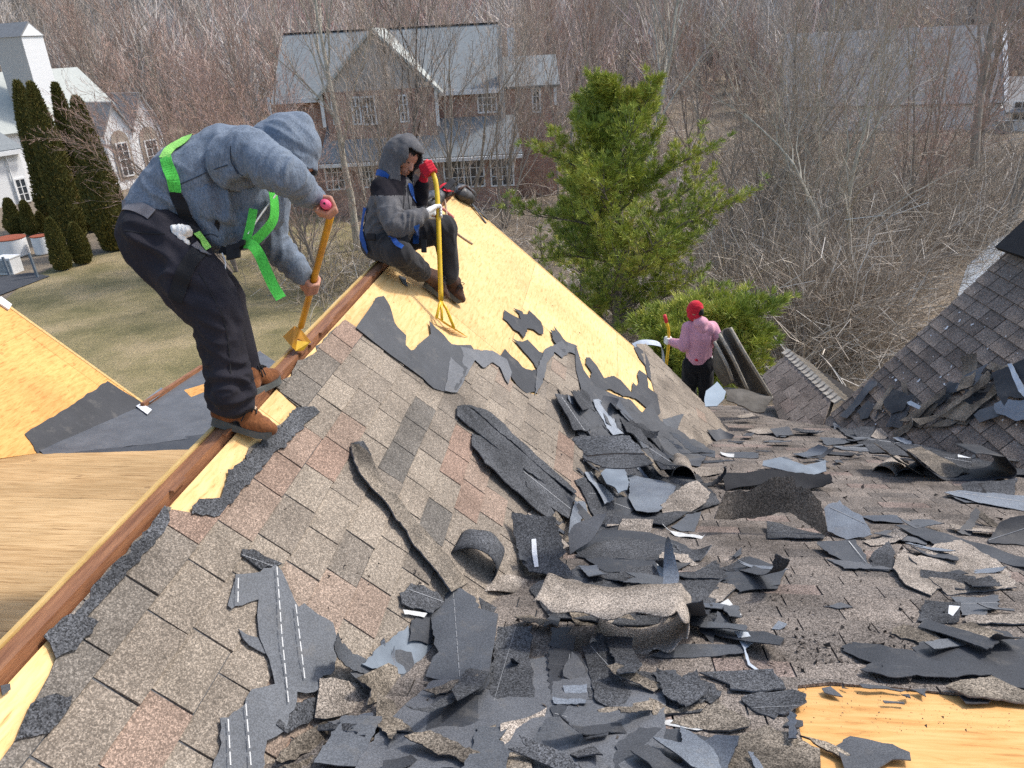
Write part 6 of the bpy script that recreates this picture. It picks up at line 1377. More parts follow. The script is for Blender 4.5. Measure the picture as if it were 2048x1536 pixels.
('D','N','C','1360,310 1530,230 1700,310 1700,340 1400,325',.03,(2,0),None,'torn_shingle','flat charcoal piece with a raised back edge right of the valley'),
('U','N','C','1360,380 1400,335 1720,400 1730,410 1590,430',.02,(1,0),None,'felt_sheet','flat double slate strip just below the charcoal piece with raised edge'),
('D','N','C','730,510 780,500 1360,520 1430,680 1400,720 1330,690 1150,580 1000,560 760,545',.02,(0,0),None,'torn_shingle','dark shingle sheet lying behind the big open scroll'),
('F','N','C','1150,590 1180,600 1330,690 1320,770 1180,640',.10,(14,-8),None,'felt_sheet','thin dark wing rising at the right end of the big open scroll'),
('U','N','C','900,840 1130,760 1510,770 1520,810 1280,830',.015,(0,0),None,'felt_sheet','dark flat strip poking out under the right of the big open scroll'),
('A','N','C','1450,700 1530,700 1580,760 1520,800 1550,890 1650,960 1640,975 1540,900 1510,800',.05,(6,0),None,'metal_strip','twisted shiny metal ribbon at the right tip of the big open scroll'),
('U','N','D','650,285 860,275 910,350 950,450 930,455 830,400 690,340',.06,(8,0),None,'felt_sheet','kite-shaped grey sheet with a chalk line pointing at the viewer'),
('F','N','D','700,390 860,410 1050,440 1070,455 800,450',.015,(0,0),None,'felt_sheet','thin dark sliver beneath the kite-shaped grey sheet'),
('D','N','D','950,360 1040,290 1080,350 1070,420 1040,445 950,440',.04,(4,0),None,'torn_shingle','dark rounded piece between the kite-shaped sheet and the tan slab'),
('T','N','D','1130,340 1220,440 1340,520 1280,580 1140,530 1065,440 1085,370',.03,(2,0),None,'torn_shingle','tan strip along the left of the large tan slab at right'),
('T','N','D','1120,330 1200,370 1300,300 1440,280 1550,345 1640,380 1700,440 1750,545 1380,580 1290,520 1220,440',.05,(3,0),None,'torn_shingle','large tan shingle slab of several tabs lying at the right'),
('F','N','D','950,250 1040,215 1230,260 1250,300 1120,290',.04,(3,0),None,'felt_sheet','dark flat strip left of the long blue-grey strips at the right edge'),
('U','N','D','1080,205 1200,200 1430,260 1530,290 1790,370 1820,450 1500,350 1300,300 1160,240',.06,(3,0),None,'felt_sheet','long blue-grey strips running to the right edge above the tan slab'),
('F','N','D','680,635 780,615 845,640 760,650',.015,(2,0),None,'felt_scrap','lone dark lens-shaped chip on the brown shingles'),
('L','N','D','395,765 435,725 480,745 440,770',.012,(0,0),None,'felt_scrap','small grey square chip on the brown shingles'),
('D','N','D','1220,690 1240,620 1440,640 1430,740 1300,745 1200,720',.02,(1,0),None,'torn_shingle','dark piece with white tape near the right edge'),
('U','N','D','1390,590 1640,580 1660,640 1560,700 1450,700',.03,(2,0),None,'felt_sheet','grey sheet right behind the taped dark piece'),
('T','N','D','1460,705 1850,680 1850,750 1480,740',.03,(3,0),None,'torn_shingle','tan stepped shingle edge at the right edge below the grey sheet'),
('U','N','D','780,860 850,835 1000,860 1070,890 1200,905 1170,880 1260,800 1300,780 1700,790 1740,830 1850,800 1850,1090 1700,1080 1610,1020 1480,1030 1380,1050 1200,1040 1040,1045 890,1000 950,960 860,910',.02,(0,0),None,'felt_sheet','wide ragged slate-blue sheet lying just above the plywood at right'),
('F','N','D','1255,955 1300,960 1380,1010 1500,1045 1480,1050 1330,1030',.05,(5,0),None,'felt_sheet','dark lip folded up on the wide ragged slate-blue sheet'),
('M','N','D','1050,790 1120,750 1180,770 1300,800 1340,840 1250,855',.03,(3,0),None,'torn_shingle','stained tan tab at the top left of the wide slate-blue sheet'),
('B','N','D','1360,1090 1610,1035 1850,1110 1850,1165 1480,1150',.03,(1,0),None,'torn_shingle','brown layered shingle edge above the plywood at the right edge'),
('F','N','D','1430,1125 1610,1150 1590,1170 1480,1172',.018,(0,0),None,'felt_scrap','black strip hanging on to the plywood under the brown layered edge'),
('F','N','D','750,1410 780,1370 830,1360 1060,1410 1170,1460 1165,1500 1060,1495 950,1560 800,1560',.012,(0,0),None,'felt_sheet','arrow-shaped grey felt piece lying on the plywood at the bottom'),
('F','N','D','665,1090 720,1085 790,1140 700,1120',.01,(0,0),None,'felt_scrap','black scrap at the top edge of the plywood, left one'),
('F','N','D','1010,1160 1120,1166 1128,1174 1020,1172',.01,(0,0),None,'felt_scrap','thin black sliver lying on the plywood near its top edge'),
('F','N','D','1110,1145 1160,1138 1164,1165',.01,(0,0),None,'felt_scrap','tiny black triangle on the plywood near its top edge'),
('F','N','D','880,1085 1250,1095 1250,1140 1190,1110 900,1100',.01,(0,0),None,'felt_scrap','black fringe along the top edge of the plywood'),
('F','N','D','365,1480 420,1465 490,1560 390,1560',.05,(3,0),None,'felt_scrap','dark chip on the rust-stained sheet at the bottom edge'),
('M','N','D','550,1360 700,1400 830,1470 800,1480 640,1430',.015,(0,0),None,'torn_shingle','narrow stained sliver pointing across the plywood at the bottom'),
('F','N','F','830,1400 900,1330 1080,1310 1240,1330 1330,1400 1330,1560 700,1560 760,1470',.01,(0,0),None,'felt_sheet','broad black felt lying at the bottom of the near heap'),
('D','N','F','1060,1180 1160,1140 1300,1150 1440,1180 1420,1250 1240,1260 1100,1240',.01,(0,0),None,'torn_shingle','broad charcoal sheet at the bottom of the valley heap under the scroll'),
('U','N','F','1130,1085 1200,1050 1290,1060 1360,1085 1400,1120 1330,1150 1210,1150',.02,(3,0),None,'felt_sheet','slate sheet spread in the valley right of the white-labelled shingle'),
('D','N','F','1150,960 1260,900 1380,930 1440,1010 1330,1060 1200,1060',.01,(0,0),None,'torn_shingle','broad dark sheet at the bottom of the far heap left of the hump'),
('F','N','F','1150,860 1240,810 1330,850 1420,900 1400,935 1280,930 1180,920',.02,(3,0),None,'felt_sheet','black felt underneath the long strips of the far heap'),
('D','N','F','1660,850 1790,850 1920,880 2060,870 2060,960 1880,925 1740,905',.02,(0,0),None,'torn_shingle','broad charcoal sheet under the foot of the right-hand heap'),
('U','N','F','1440,1150 1500,1120 1570,1140 1555,1180 1480,1190',.015,(2,0),None,'torn_shingle','slate piece right of the charcoal piece with a raised back edge'),
('D','N','F','1180,1330 1290,1335 1420,1370 1400,1420 1260,1430 1190,1400',.03,(3,0),None,'torn_shingle','charcoal piece between the pointed slab and the flat charcoal course'),
('F','M','F','700,1350 790,1300 850,1310 840,1380 760,1400',.03,(0,-4),None,'felt_sheet','black scrap right below the blue-grey metal flashing'),
# the hump in the middle distance
('K','N','H','700,600 760,480 880,470 960,420 1050,415 1060,460 1130,480 1185,560 1195,680 1030,570 900,590 800,605',.10,(78,0),None,'shingle_hump','upright brown shingle sheet, darkened for shade, forming the hump in the middle of the far roof'),
('L','N','H','1185,555 1250,520 1350,600 1395,670 1280,690 1200,660',.10,(22,-10),None,'felt_sheet','pale chalk-lined wing curving out right of the upright brown hump'),
('X','N','H','740,405 960,380 1210,430 1220,470 1060,470 960,440 760,480',.10,(20,0),None,'felt_sheet','black sheet standing in for the dark hollow behind the hump'),  # black sheet added to paint the shade of the hump's cavity
('Z','N','H','920,350 1000,335 1100,370 1190,345 1195,390 1110,415 1000,390 920,372',.28,(14,0),None,'metal_flashing','crumpled pale metal flashing lying on top of the hump'),
('D','N','H','935,620 1000,630 1190,670 1180,690 940,682',.03,(4,0),None,'torn_shingle','double dark edge at the foot of the hump'),
('W','N','H','480,630 520,655 660,680 672,668 655,692 540,675',.05,(6,0),None,'backing_strip','curved white strip left of the foot of the hump'),
# heap on the valley, far part
('D','N','E','330,690 650,670 960,650 1045,760 1000,790 780,805 540,815 400,740',.06,(6,0),None,'torn_shingle','lower slab of the pair of wide charcoal slabs on the far valley heap'),
('D','N','E','230,530 270,495 810,500 960,640 700,660 370,690 300,620',.09,(8,0),None,'torn_shingle','upper slab of the pair of wide charcoal slabs on the far valley heap'),
('F','N','E','430,640 520,640 660,720 560,800 480,720',.16,(20,10),None,'felt_scrap','crumpled black scrap lying on the wide charcoal slabs'),
('L','M','E','350,850 430,830 530,960 660,1110 560,1170 440,980',.06,(0,-6),None,'felt_sheet','narrow pale plank-like strip left of the bluish crumpled rag'),
('L','N','E','800,870 1040,920 1200,960 1300,1000 1200,1120 1120,1260 1000,1270 880,1230 800,1100 820,1010',.06,(6,0),None,'felt_sheet','wide pale grey sheet in the middle of the far valley heap'),
('Z','N','E','520,860 650,760 740,740 800,900 790,1030 700,1060 660,1000 580,960',.12,(16,8),None,'metal_flashing','bluish crumpled metal rag on the far valley heap'),
('F','N','E','620,1170 760,1050 870,1220 800,1290 1130,1300 1110,1330 600,1310',.07,(8,0),None,'felt_sheet','dark sheet in front of the wide pale grey sheet'),
('T','N','E','740,1310 1060,1320 1030,1460 700,1450',.10,(30,0),None,'torn_shingle','tan tab standing up in front of the far valley heap'),
('D','N','E','530,1300 750,1310 720,1452 580,1440',.10,(30,0),None,'torn_shingle','blue-black tab joined to the left of the standing tan tab'),
('T','N','E','1130,1370 1140,1180 1330,1000 1500,940 1650,1050 1600,1150 1400,1290 1240,1400',.12,(24,6),None,'torn_shingle','rough tan slab leaning left of the hump'),
('U','N','E','1240,1400 1400,1290 1550,1260 1480,1450 1330,1440',.05,(6,0),None,'felt_sheet','blue-black scrap under the rough leaning tan slab'),
('T','N','E','1440,810 1750,765 1780,850 1620,890 1530,900',.14,(10,8),None,'torn_shingle','pale tan tab on top right of the twin curls'),
('D','M','E','40,50 240,60 420,390 390,420 250,400',.05,(0,-6),None,'torn_shingle','long charcoal strip pointing down the slope at the top left of the far heap'),
('D','M','E','200,20 400,0 430,180 330,210',.09,(0,-8),None,'torn_shingle','square charcoal tab at the top of the far heap'),
('L','M','E','430,110 600,100 660,330 800,440 650,460 590,380',.06,(0,-4),None,'felt_sheet','pale grey ragged felt below the square charcoal tab'),
('D','M','E','610,130 770,150 770,210 640,190',.09,(0,-10),None,'torn_shingle','small rounded dark tab right of the pale ragged felt'),
('D','M','E','370,430 500,400 620,480 420,490',.04,(0,-4),None,'torn_shingle','dark piece just above the wide charcoal slabs'),
('F','M','E','810,330 930,400 1100,600 1300,760 1230,750 1010,560',.05,(0,-5),None,'felt_sheet','black strip running down beside the long pale strip of the far heap'),
('L','M','E','750,340 880,420 1060,580 960,600 820,450',.07,(0,-6),None,'felt_sheet','long pale strip running down the far heap'),
('D','M','E','800,220 900,280 1200,620 1330,750 1300,770 1100,560 840,320',.08,(0,-6),None,'torn_shingle','longest charcoal strip running down the far heap'),
('D','N','E','1000,600 1070,590 1230,720 1320,790 1200,790 1060,690',.05,(4,0),None,'torn_shingle','charcoal scrap at the foot of the long strips of the far heap'),
('F','N','E','1160,470 1240,520 1440,640 1680,690 1560,710 1360,650',.03,(3,-6),None,'felt_sheet','black curved strip sweeping out of the far heap, lower one'),
('U','N','E','1220,440 1300,450 1480,580 1690,630 1690,690 1450,640',.06,(4,-6),None,'felt_sheet','slate curved strip sweeping out of the far heap, upper one'),
('U','N','E','1800,640 2140,650 2140,700 1880,690',.012,(0,0),None,'felt_sheet','flat slate strip on the shingles right of the sweeping strips'),
('W','N','E','1740,630 1890,650 1880,690 1760,660',.02,(2,0),None,'backing_strip','white torn strip at the end of the sweeping strips'),
('U','M','E','1095,320 1365,245 1320,350 1290,440 1150,430',.10,(22,-24),None,'torn_shingle','grey flag-like piece standing up at the far end of the lit slope'),
# heap against the dark roof at the right
('F','R','G','200,670 400,440 500,300 570,320 560,360 340,610 270,690',.05,(0,0),None,'felt_sheet','black strip with a bright metal edge at the left of the right-hand heap'),
('F','R','G','370,620 480,500 540,560 480,680 410,700',.04,(0,0),None,'felt_scrap','black scrap right beside the metal-edged strip of the right-hand heap'),
('B','R','G','540,600 690,350 750,360 640,520 620,600',.06,(0,0),None,'torn_shingle','narrow brown strip of tabs right of the metal-edged black strip'),
('F','R','G','640,520 740,390 870,440 890,520 840,600 720,640 650,570',.07,(0,0),None,'felt_sheet','black pentagon sheet in the upper middle of the right-hand heap'),
('A','R','G','880,530 920,515 1010,560 990,590 890,550',.09,(0,0),None,'metal_strip','short bright metal strip right of the black pentagon sheet'),
('B','R','G','1030,790 1250,700 1420,650 1560,540 1650,480 1740,340 1780,430 1560,620 1300,760',.05,(0,0),None,'torn_shingle','lowest ragged slab of the long brown slabs on the right-hand heap'),
('B','R','G','800,720 1000,560 1280,370 1260,450 1100,560 960,700',.08,(0,0),None,'torn_shingle','left slab of the long brown slabs on the right-hand heap'),
('B','R','G','960,740 1200,640 1520,390 1690,210 1720,250 1690,340 1560,430 1340,570 1030,790',.09,(0,0),None,'torn_shingle','longest of the long brown slabs on the right-hand heap'),
('F','R','G','1260,440 1300,340 1560,310 1500,390',.05,(0,0),None,'felt_sheet','black sheet showing between the long brown slabs'),
('F','R','G','1730,230 1900,170 2100,70 2100,500 1900,470 1850,560 1780,440',.10,(0,0),None,'felt_sheet','large black sheet with a pale metal bar at the right edge'),
('A','R','G','1890,150 1930,140 2060,400 2060,480 1990,410',.13,(0,0),None,'metal_strip','pale metal bar lying on the large black sheet at the right edge'),
('U','R','G','1540,650 1600,600 1760,550 1830,650 1600,730',.07,(0,0),None,'felt_sheet','slate piece left of the bluish sheet at the right edge'),
('L','R','G','1750,540 1900,500 2100,510 2100,680 1960,710 1860,660 1760,630',.09,(0,0),None,'felt_sheet','bluish pale sheet at the right edge below the large black sheet'),
('U','N','G','130,670 200,660 260,640 400,670 430,720 280,790 140,800',.05,(14,0),None,'felt_sheet','swirl-marked slate sheet at the left foot of the right-hand heap'),
('D','N','G','430,760 640,680 880,640 860,680 700,730 560,760',.10,(14,0),None,'torn_shingle','long dark ragged edge across the foot of the right-hand heap'),
('D','N','G','330,790 400,770 560,780 510,870 380,860',.06,(20,0),None,'torn_shingle','dark tab left of the light tan chip'),
('T','N','G','510,870 570,780 690,790 680,880 620,900',.08,(20,0),None,'torn_shingle','light tan chip at the foot of the right-hand heap'),
('U','N','G','700,800 790,750 970,770 960,900 870,940 760,900',.07,(16,0),None,'felt_sheet','slate sheet right of the light tan chip'),
('L','N','G','730,880 790,870 920,930 910,975',.09,(10,0),None,'felt_scrap','pale blue sliver in front of the slate sheet'),
('T','N','G','1080,930 1190,800 1350,795 1270,900 1180,950',.08,(16,0),None,'torn_shingle','tan pair of tabs in the lower middle of the right-hand heap'),
('D','N','G','1270,910 1420,800 1460,820 1330,940',.08,(16,0),None,'torn_shingle','dark strip right beside the tan pair of tabs'),
('F','N','G','1380,890 1420,830 1580,820 1570,930 1500,940',.09,(16,0),None,'felt_sheet','black notched scrap right of the tan pair of tabs'),
('A','N','G','1580,910 1620,900 1800,960 1810,985 1760,985',.10,(10,0),None,'metal_strip','light blue metal strip in the lower right of the heap'),
('U','N','G','0,880 300,890 480,900 240,940 60,960',.02,(4,0),None,'felt_sheet','flat slate sliver at the left tip of the right-hand heap, upper one'),
('U','N','G','130,960 520,980 530,1020 350,1010 220,1000',.015,(2,0),None,'felt_sheet','flat slate sliver at the left tip of the right-hand heap, lower one'),
('D','N','G','1600,980 1900,950 2100,1010 2100,1060 1700,1060',.05,(6,0),None,'torn_shingle','dark flat piece below the light blue metal strip'),
('B','N','G','870,1010 1010,980 1200,1080 1500,1190 1350,1270 1250,1270 1050,1150',.13,(12,0),None,'torn_shingle','brown sheet sliding down into the black roll at right'),
('D','N','G','1230,1060 1380,1040 1530,1060 1530,1160 1500,1200 1280,1150',.12,(26,0),None,'torn_shingle','dark folded piece with a white label standing over the black roll'),
('D','N','G','1430,1330 1960,1310 1960,1450 1460,1450',.04,(10,0),None,'torn_shingle','rectangular charcoal panel with a black bar in front of the black roll'),
('U','N','G','1260,1455 1560,1440 1820,1450 1780,1520 1460,1536',.02,(2,0),None,'felt_sheet','ragged slate sheet in front of the charcoal panel with the black bar'),
('L','N','H','1700,490 1760,480 2090,500 2090,570 1860,530',.02,(2,0),None,'felt_sheet','long pale grey sheet at the right edge below the black roll'),
('F','N','H','1760,660 1840,550 1862,570 1815,672',.10,(40,0),None,'felt_scrap','dark upright strip near the right edge above the long blue-grey strips'),
('B','N','H','1850,560 1940,630 1920,640 1835,575',.10,(24,0),None,'torn_shingle','brown stick-like shingle strip leaning right of the dark upright strip'),
('F','N','H','1890,690 1940,640 2090,628 2090,718 1900,705',.08,(16,0),((2000,1080),(1990,1060),.2),'felt_sheet','dark domed sheet at the right edge above the long blue-grey strips'),
('L','N','H','1340,590 1500,585 1530,620 1400,615',.015,(0,0),None,'felt_scrap','pale grey sliver right of the chalk-lined wing'),
('T','N','H','840,222 940,205 1000,240 900,237',.03,(6,0),None,'torn_shingle','pale curled tab on the far shingles before the small gable'),
('F','N','H','950,212 1030,205 1052,235 980,247',.04,(14,0),None,'felt_scrap','dark curled tab right beside the pale curled tab'),
('T','N','H','800,160 870,145 890,160 830,170',.03,(10,0),None,'torn_shingle','small pale curl nearest the draped grey tarpaulin'),
]
CATS = {'metal_flashing': 'flashing', 'metal_strip': 'metal strip', 'paper_slip': 'paper slip', 'backing_strip': 'white strip', 'felt_sheet': 'roofing felt', 'felt_scrap': 'felt scrap', 'torn_shingle': 'shingle', 'ridge_strip': 'ridge strip', 'shingle_hump': 'shingle'}
BYL = {}
for i, (mk, plk, zk, s, lift, rot, bend, nm, lab) in enumerate(PC):
    pl = PLS[plk]; big = nm in ('felt_sheet',)
    ro = {'Z': .004, 'A': .002, 'W': .002}.get(mk, .008 if zk in 'BCD' else .007)
    if bend is None and lift >= .025 and zk not in 'FA' and i % 3:
        rb = random.Random(i*7+1); q_ = zp(zk, zs(s)); c_ = tuple(np.mean(q_, 0)); f_ = max(q_, key=lambda a: (a[0]-c_[0])**2+(a[1]-c_[1])**2) if rb.random() < .5 else q_[rb.randrange(len(q_))]
        bend = (tuple(c_[j]*.45+f_[j]*.55 for j in (0, 1)), f_, rb.uniform(.25, .9))
    o = sheet(nm, zp(zk, zs(s)), pl, MATS[mk], lift, .0035 if mk in 'FULWA' else .006, .008 if mk in 'UFL' else .010, rot, bend, ro, .055, 400+i, clear=(.023 if 'underneath' in lab else .0105 if 'broad' in lab else .016 if lift < .05 else .010), drape=('broad' in lab or 'underneath' in lab or 'spread in' in lab))
    tag(o, lab, CATS[nm]); BYL[lab] = o
# marks on the pieces
def on_px(par, name, px, mat, h=.006):
    """a thin print or tape lying on the piece seen there"""
    tr = BVHTree.FromPolygons([v.co[:] for v in par.data.vertices], [p.vertices[:] for p in par.data.polygons]); P = []
    for x, y in px:
        r = Vector(unit(ray(x, y))); hh = tr.ray_cast(Vector(CP), r)
        if hh[0] is None: continue
        P.append(np.array(hh[0])-np.array(r)*h)
    if len(P) < 3: return
    me = mesh(name, P, [tuple(range(len(P)))]); o = obj(name, me, mat); o.parent = par; return o
o = BYL['large slate-grey bared sheet with white dashed lines low on the lit slope']
for ln in ('450,150 480,560 520,960', '225,215 222,375', '560,370 615,820', '165,1040 180,1330', '268,950 300,1330'):
    dashes(o, zp('B', zs(ln)), ME, .046)
on_px(BYL['upturned charcoal shingle with one white label strip, in the valley'], 'label_strip', zp('A', zs('1265,985 1295,982 1302,1080 1312,1165 1285,1170 1268,1080')), WTAPE)
on_px(BYL['dark piece with white tape near the right edge'], 'tape', zp('D', zs('1376,636 1438,642 1425,738 1365,735')), WTAPE)
on_px(BYL['dark folded piece with a white label standing over the black roll'], 'label_strip', zp('G', zs('1385,1046 1518,1058 1520,1085 1385,1075')), WTAPE)
on_px(BYL['rectangular charcoal panel with a black bar in front of the black roll'], 'black_bar', zp('G', zs('1590,1335 1640,1330 1675,1440 1610,1443')), BLACK)
on_px(BYL['brown-edged dark plank-like piece with a pale blob, bottom centre'], 'pale_blob', zp('C', zs('835,1200 860,1185 868,1230 850,1262 835,1240')), FELTL)
for lab, ln in (('kite-shaped grey sheet with a chalk line pointing at the viewer', '822,282 935,440'), ('pale chalk-lined wing curving out right of the upright brown hump', '')):
    if ln:
        q = zp('D', zs(ln)); (x0, y0), (x1, y1) = q; on_px(BYL[lab], 'chalk_line', [(x0-1, y0), (x0+1, y0), (x1+1, y1-8), (x1-1, y1-8)], PALEFELT)
# ---- curled and rolled pieces
def arch(P, Q, Wd, h, pl, mats, name, label, base=.004, n=14, th=.005, skew=0.0, full=1.0):
    """a strip sprung up into an arc from P to Q, Wd wide (pixels on the plane)"""
    a, b = pl.hit(*P), pl.hit(*Q); wv = pl.hit(P[0]+Wd[0], P[1]+Wd[1])-a; d = b-a; V = []; rows = 4
    for j in range(rows+1):
        for i in range(n+1):
            t = i/n*full; x = .5-.5*math.cos(t*math.pi); z = math.sin(t*math.pi)*h*(1-.12*j/rows)
            V.append(a+d*x+wv*(j/rows)*(1+.04*math.sin(i*1.3))+pl.n*(z+base+th)+d*skew*z/h*.1)
    F = [(j*(n+1)+i, j*(n+1)+i+1, (j+1)*(n+1)+i+1, (j+1)*(n+1)+i) for j in range(rows) for i in range(n)]
    c = np.mean(V, 0); f0 = F[len(F)//2]; nn = np.cross(np.array(V[f0[1]])-V[f0[0]], np.array(V[f0[3]])-V[f0[0]])
    if nn @ pl.n < 0: F = [f[::-1] for f in F]
    me = mesh(name, V, F, True); me2 = thicken_m(me, th); o = obj(name, me2, list(mats)); return tag(o, label, 'shingle')
def thicken_m(me, th):
    o = bpy.data.objects.new('tmp', me); COL.objects.link(o); s = o.modifiers.new('s', 'SOLIDIFY'); s.thickness = th; s.offset = -1; s.material_offset = 1; s.material_offset_rim = 1
    dm = [bpy.data.materials.new('x'), bpy.data.materials.new('y')]
    for q in dm: me.materials.append(q)
    m2 = bpy.data.meshes.new_from_object(o.evaluated_get(bpy.context.evaluated_depsgraph_get())); bpy.data.objects.remove(o); m2.materials.clear()
    for q in dm: bpy.data.materials.remove(q)
    m2.polygons.foreach_set('use_smooth', [True]*len(m2.polygons)); return m2
def scroll(k, pts, pl, depth, mats, name, label, th=.006, wob=.02):
    """a sheet rolled about an axis running away from the viewer: its cut end is drawn by pixels on an upright plane"""
    px = zp(k, zs(pts)) if isinstance(pts, str) else pts; px = [tuple(q) for q in interp(px, 5)]
    yb = max(px, key=lambda q: q[1]); base = pl.hit(*yb, .012); P = []
    for x, y in px: r = ray(x, y); P.append(CP+r*((base[1]-CP[1])/r[1]))
    n = len(P); rows = 5; V = []
    dv = np.array([.12, math.cos(math.atan(.35)), -math.sin(math.atan(.35))*1.0]) if pl is NR else pl.v
    for j in range(rows+1):
        for i, p in enumerate(P): V.append(p+dv*depth*j/rows+np.array([math.sin(i*.7+j)*wob*.25, math.sin(i*.9)*wob*(1 if j == 0 else .3), 0]))
    F = [(j*n+i, j*n+i+1, (j+1)*n+i+1, (j+1)*n+i) for j in range(rows) for i in range(n-1)]
    nn = np.cross(V[1]-V[0], V[n]-V[0]); 
    if nn[2] < 0: F = [f[::-1] for f in F]
    o = obj(name, thicken_m(mesh(name, V, F, True), th), list(mats)); return tag(o, label, 'shingle')
Z1 = lambda k, *q: zp(k, [q])[0]
for i, s_ in enumerate(('556,853 592,815 628,812 640,824 604,852 548,906 508,958 470,1000 452,1018 428,1034 402,1024 380,1027 398,998 442,996 452,962 498,900', '92,1276 140,1228 196,1238 204,1250 150,1296 108,1318', '30,1482 62,1408 96,1390 152,1392 142,1420 100,1470', '330,1010 300,1050 230,1130 170,1200 130,1240 160,1250 250,1150 345,1040')):
    o = sheet('torn_edge', zs(s_), ME, (GDARK, FELT), .02, .003, .0025, rough=.011, step=.045, seed=350+i, parent=house, clear=.016)
arch(Z1('A', 722, 1085), Z1('A', 985, 1285), (22, -40), .13, ME, (GDARK, FELT), 'curled_shingle', 'charcoal shingle sprung into a hoop low on the lit slope', skew=.3)
arch(Z1('A', 940, 1340), Z1('A', 1270, 1400), (14, -34), .035, ME, (GTAN, FELT), 'curled_shingle', 'tan shingle patch arched beside the hoop at the valley edge')
arch(Z1('E', 1240, 925), Z1('E', 1500, 965), (-6, -30), .13, NR, (GTAN, FELT), 'curled_shingle', 'right of the twin tan curls at the head of the hump')
arch(Z1('E', 1060, 905), Z1('E', 1150, 940), (20, -28), .13, NR, (GTAN, FELT), 'curled_shingle', 'left of the twin tan curls at the head of the hump')
arch(Z1('G', 530, 1228), Z1('G', 760, 1285), (30, -22), .07, NR, (GTAN, FELT), 'curled_shingle', 'tan hump of shingle left of the black roll at right')
arch(Z1('G', 740, 1285), Z1('G', 960, 1270), (28, -18), .06, NR, (GDARK, FELT), 'curled_shingle', 'charcoal hump of shingle between the tan hump and the black roll')
scroll('C', '205,500 330,548 560,592 800,590 1040,572 1130,598 1172,670 1150,740 1050,800 930,828 760,826 640,800 560,760', NR, .34, (GTAN, BLACK), 'shingle_scroll', 'big open scroll of shingles with its shaded hollow coloured black in the centre of the valley')  # black inner face and added floor paint the shade of the hollow
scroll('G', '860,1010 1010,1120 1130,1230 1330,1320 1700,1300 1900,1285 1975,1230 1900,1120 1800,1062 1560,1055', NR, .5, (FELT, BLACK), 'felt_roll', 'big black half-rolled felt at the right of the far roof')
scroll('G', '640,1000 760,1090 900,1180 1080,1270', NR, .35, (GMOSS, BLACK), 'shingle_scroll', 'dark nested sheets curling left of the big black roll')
CHALK = simple('faded_chalk', (.34, .345, .35), (.2, .205, .21), 60, .9)
# chalk lines and release strips printed on the backs of many sheets
def chalk(par, p0, p1, wd=1.1, n=16, dash=True):
    tr = BVHTree.FromPolygons([v.co[:] for v in par.data.vertices], [p.vertices[:] for p in par.data.polygons]); mb = MB(); p0, p1 = np.array(p0, float), np.array(p1, float)
    d = (p1-p0)/max(1e-6, np.linalg.norm(p1-p0)); s_ = np.array([-d[1], d[0]])*wd*.5
    for i in range(n):
        q = []
        for t, sg in ((i/n, -1), (i/n, 1), ((i+(.8 if dash else 1))/n, 1), ((i+(.8 if dash else 1))/n, -1)):
            a = p0+(p1-p0)*t+s_*sg; r = Vector(unit(ray(*a))); h = tr.ray_cast(Vector(CP), r)
            if h[0] is None: break
            q.append(np.array(h[0])-np.array(r)*.004)
        if len(q) == 4: mb.add(q, [(0, 1, 2, 3)])
    if mb.f: o = mb.build('chalk_line', CHALK, None); o.parent = par; o['kind'] = 'stuff'
rc = random.Random(41)
for lab, o in list(BYL.items()):
    if o.name.split('.')[0] in ('felt_sheet', 'torn_shingle') and o.data.materials[0] in (FELTB, FELTL, FELT, GDARK) and rc.random() < .22:
        P_ = np.array([v.co[:] for v in o.data.vertices]); q = pix(P_); c = q.mean(0); ev, vec = np.linalg.eigh(np.cov((q-c).T)); ax = vec[:, 1]*math.sqrt(ev[1])*1.7; of = vec[:, 0]*math.sqrt(ev[0])*rc.uniform(-.6, .6)
        chalk(o, c-ax+of, c+ax+of, rc.uniform(.7, 1.3), 14, rc.random() < .6)
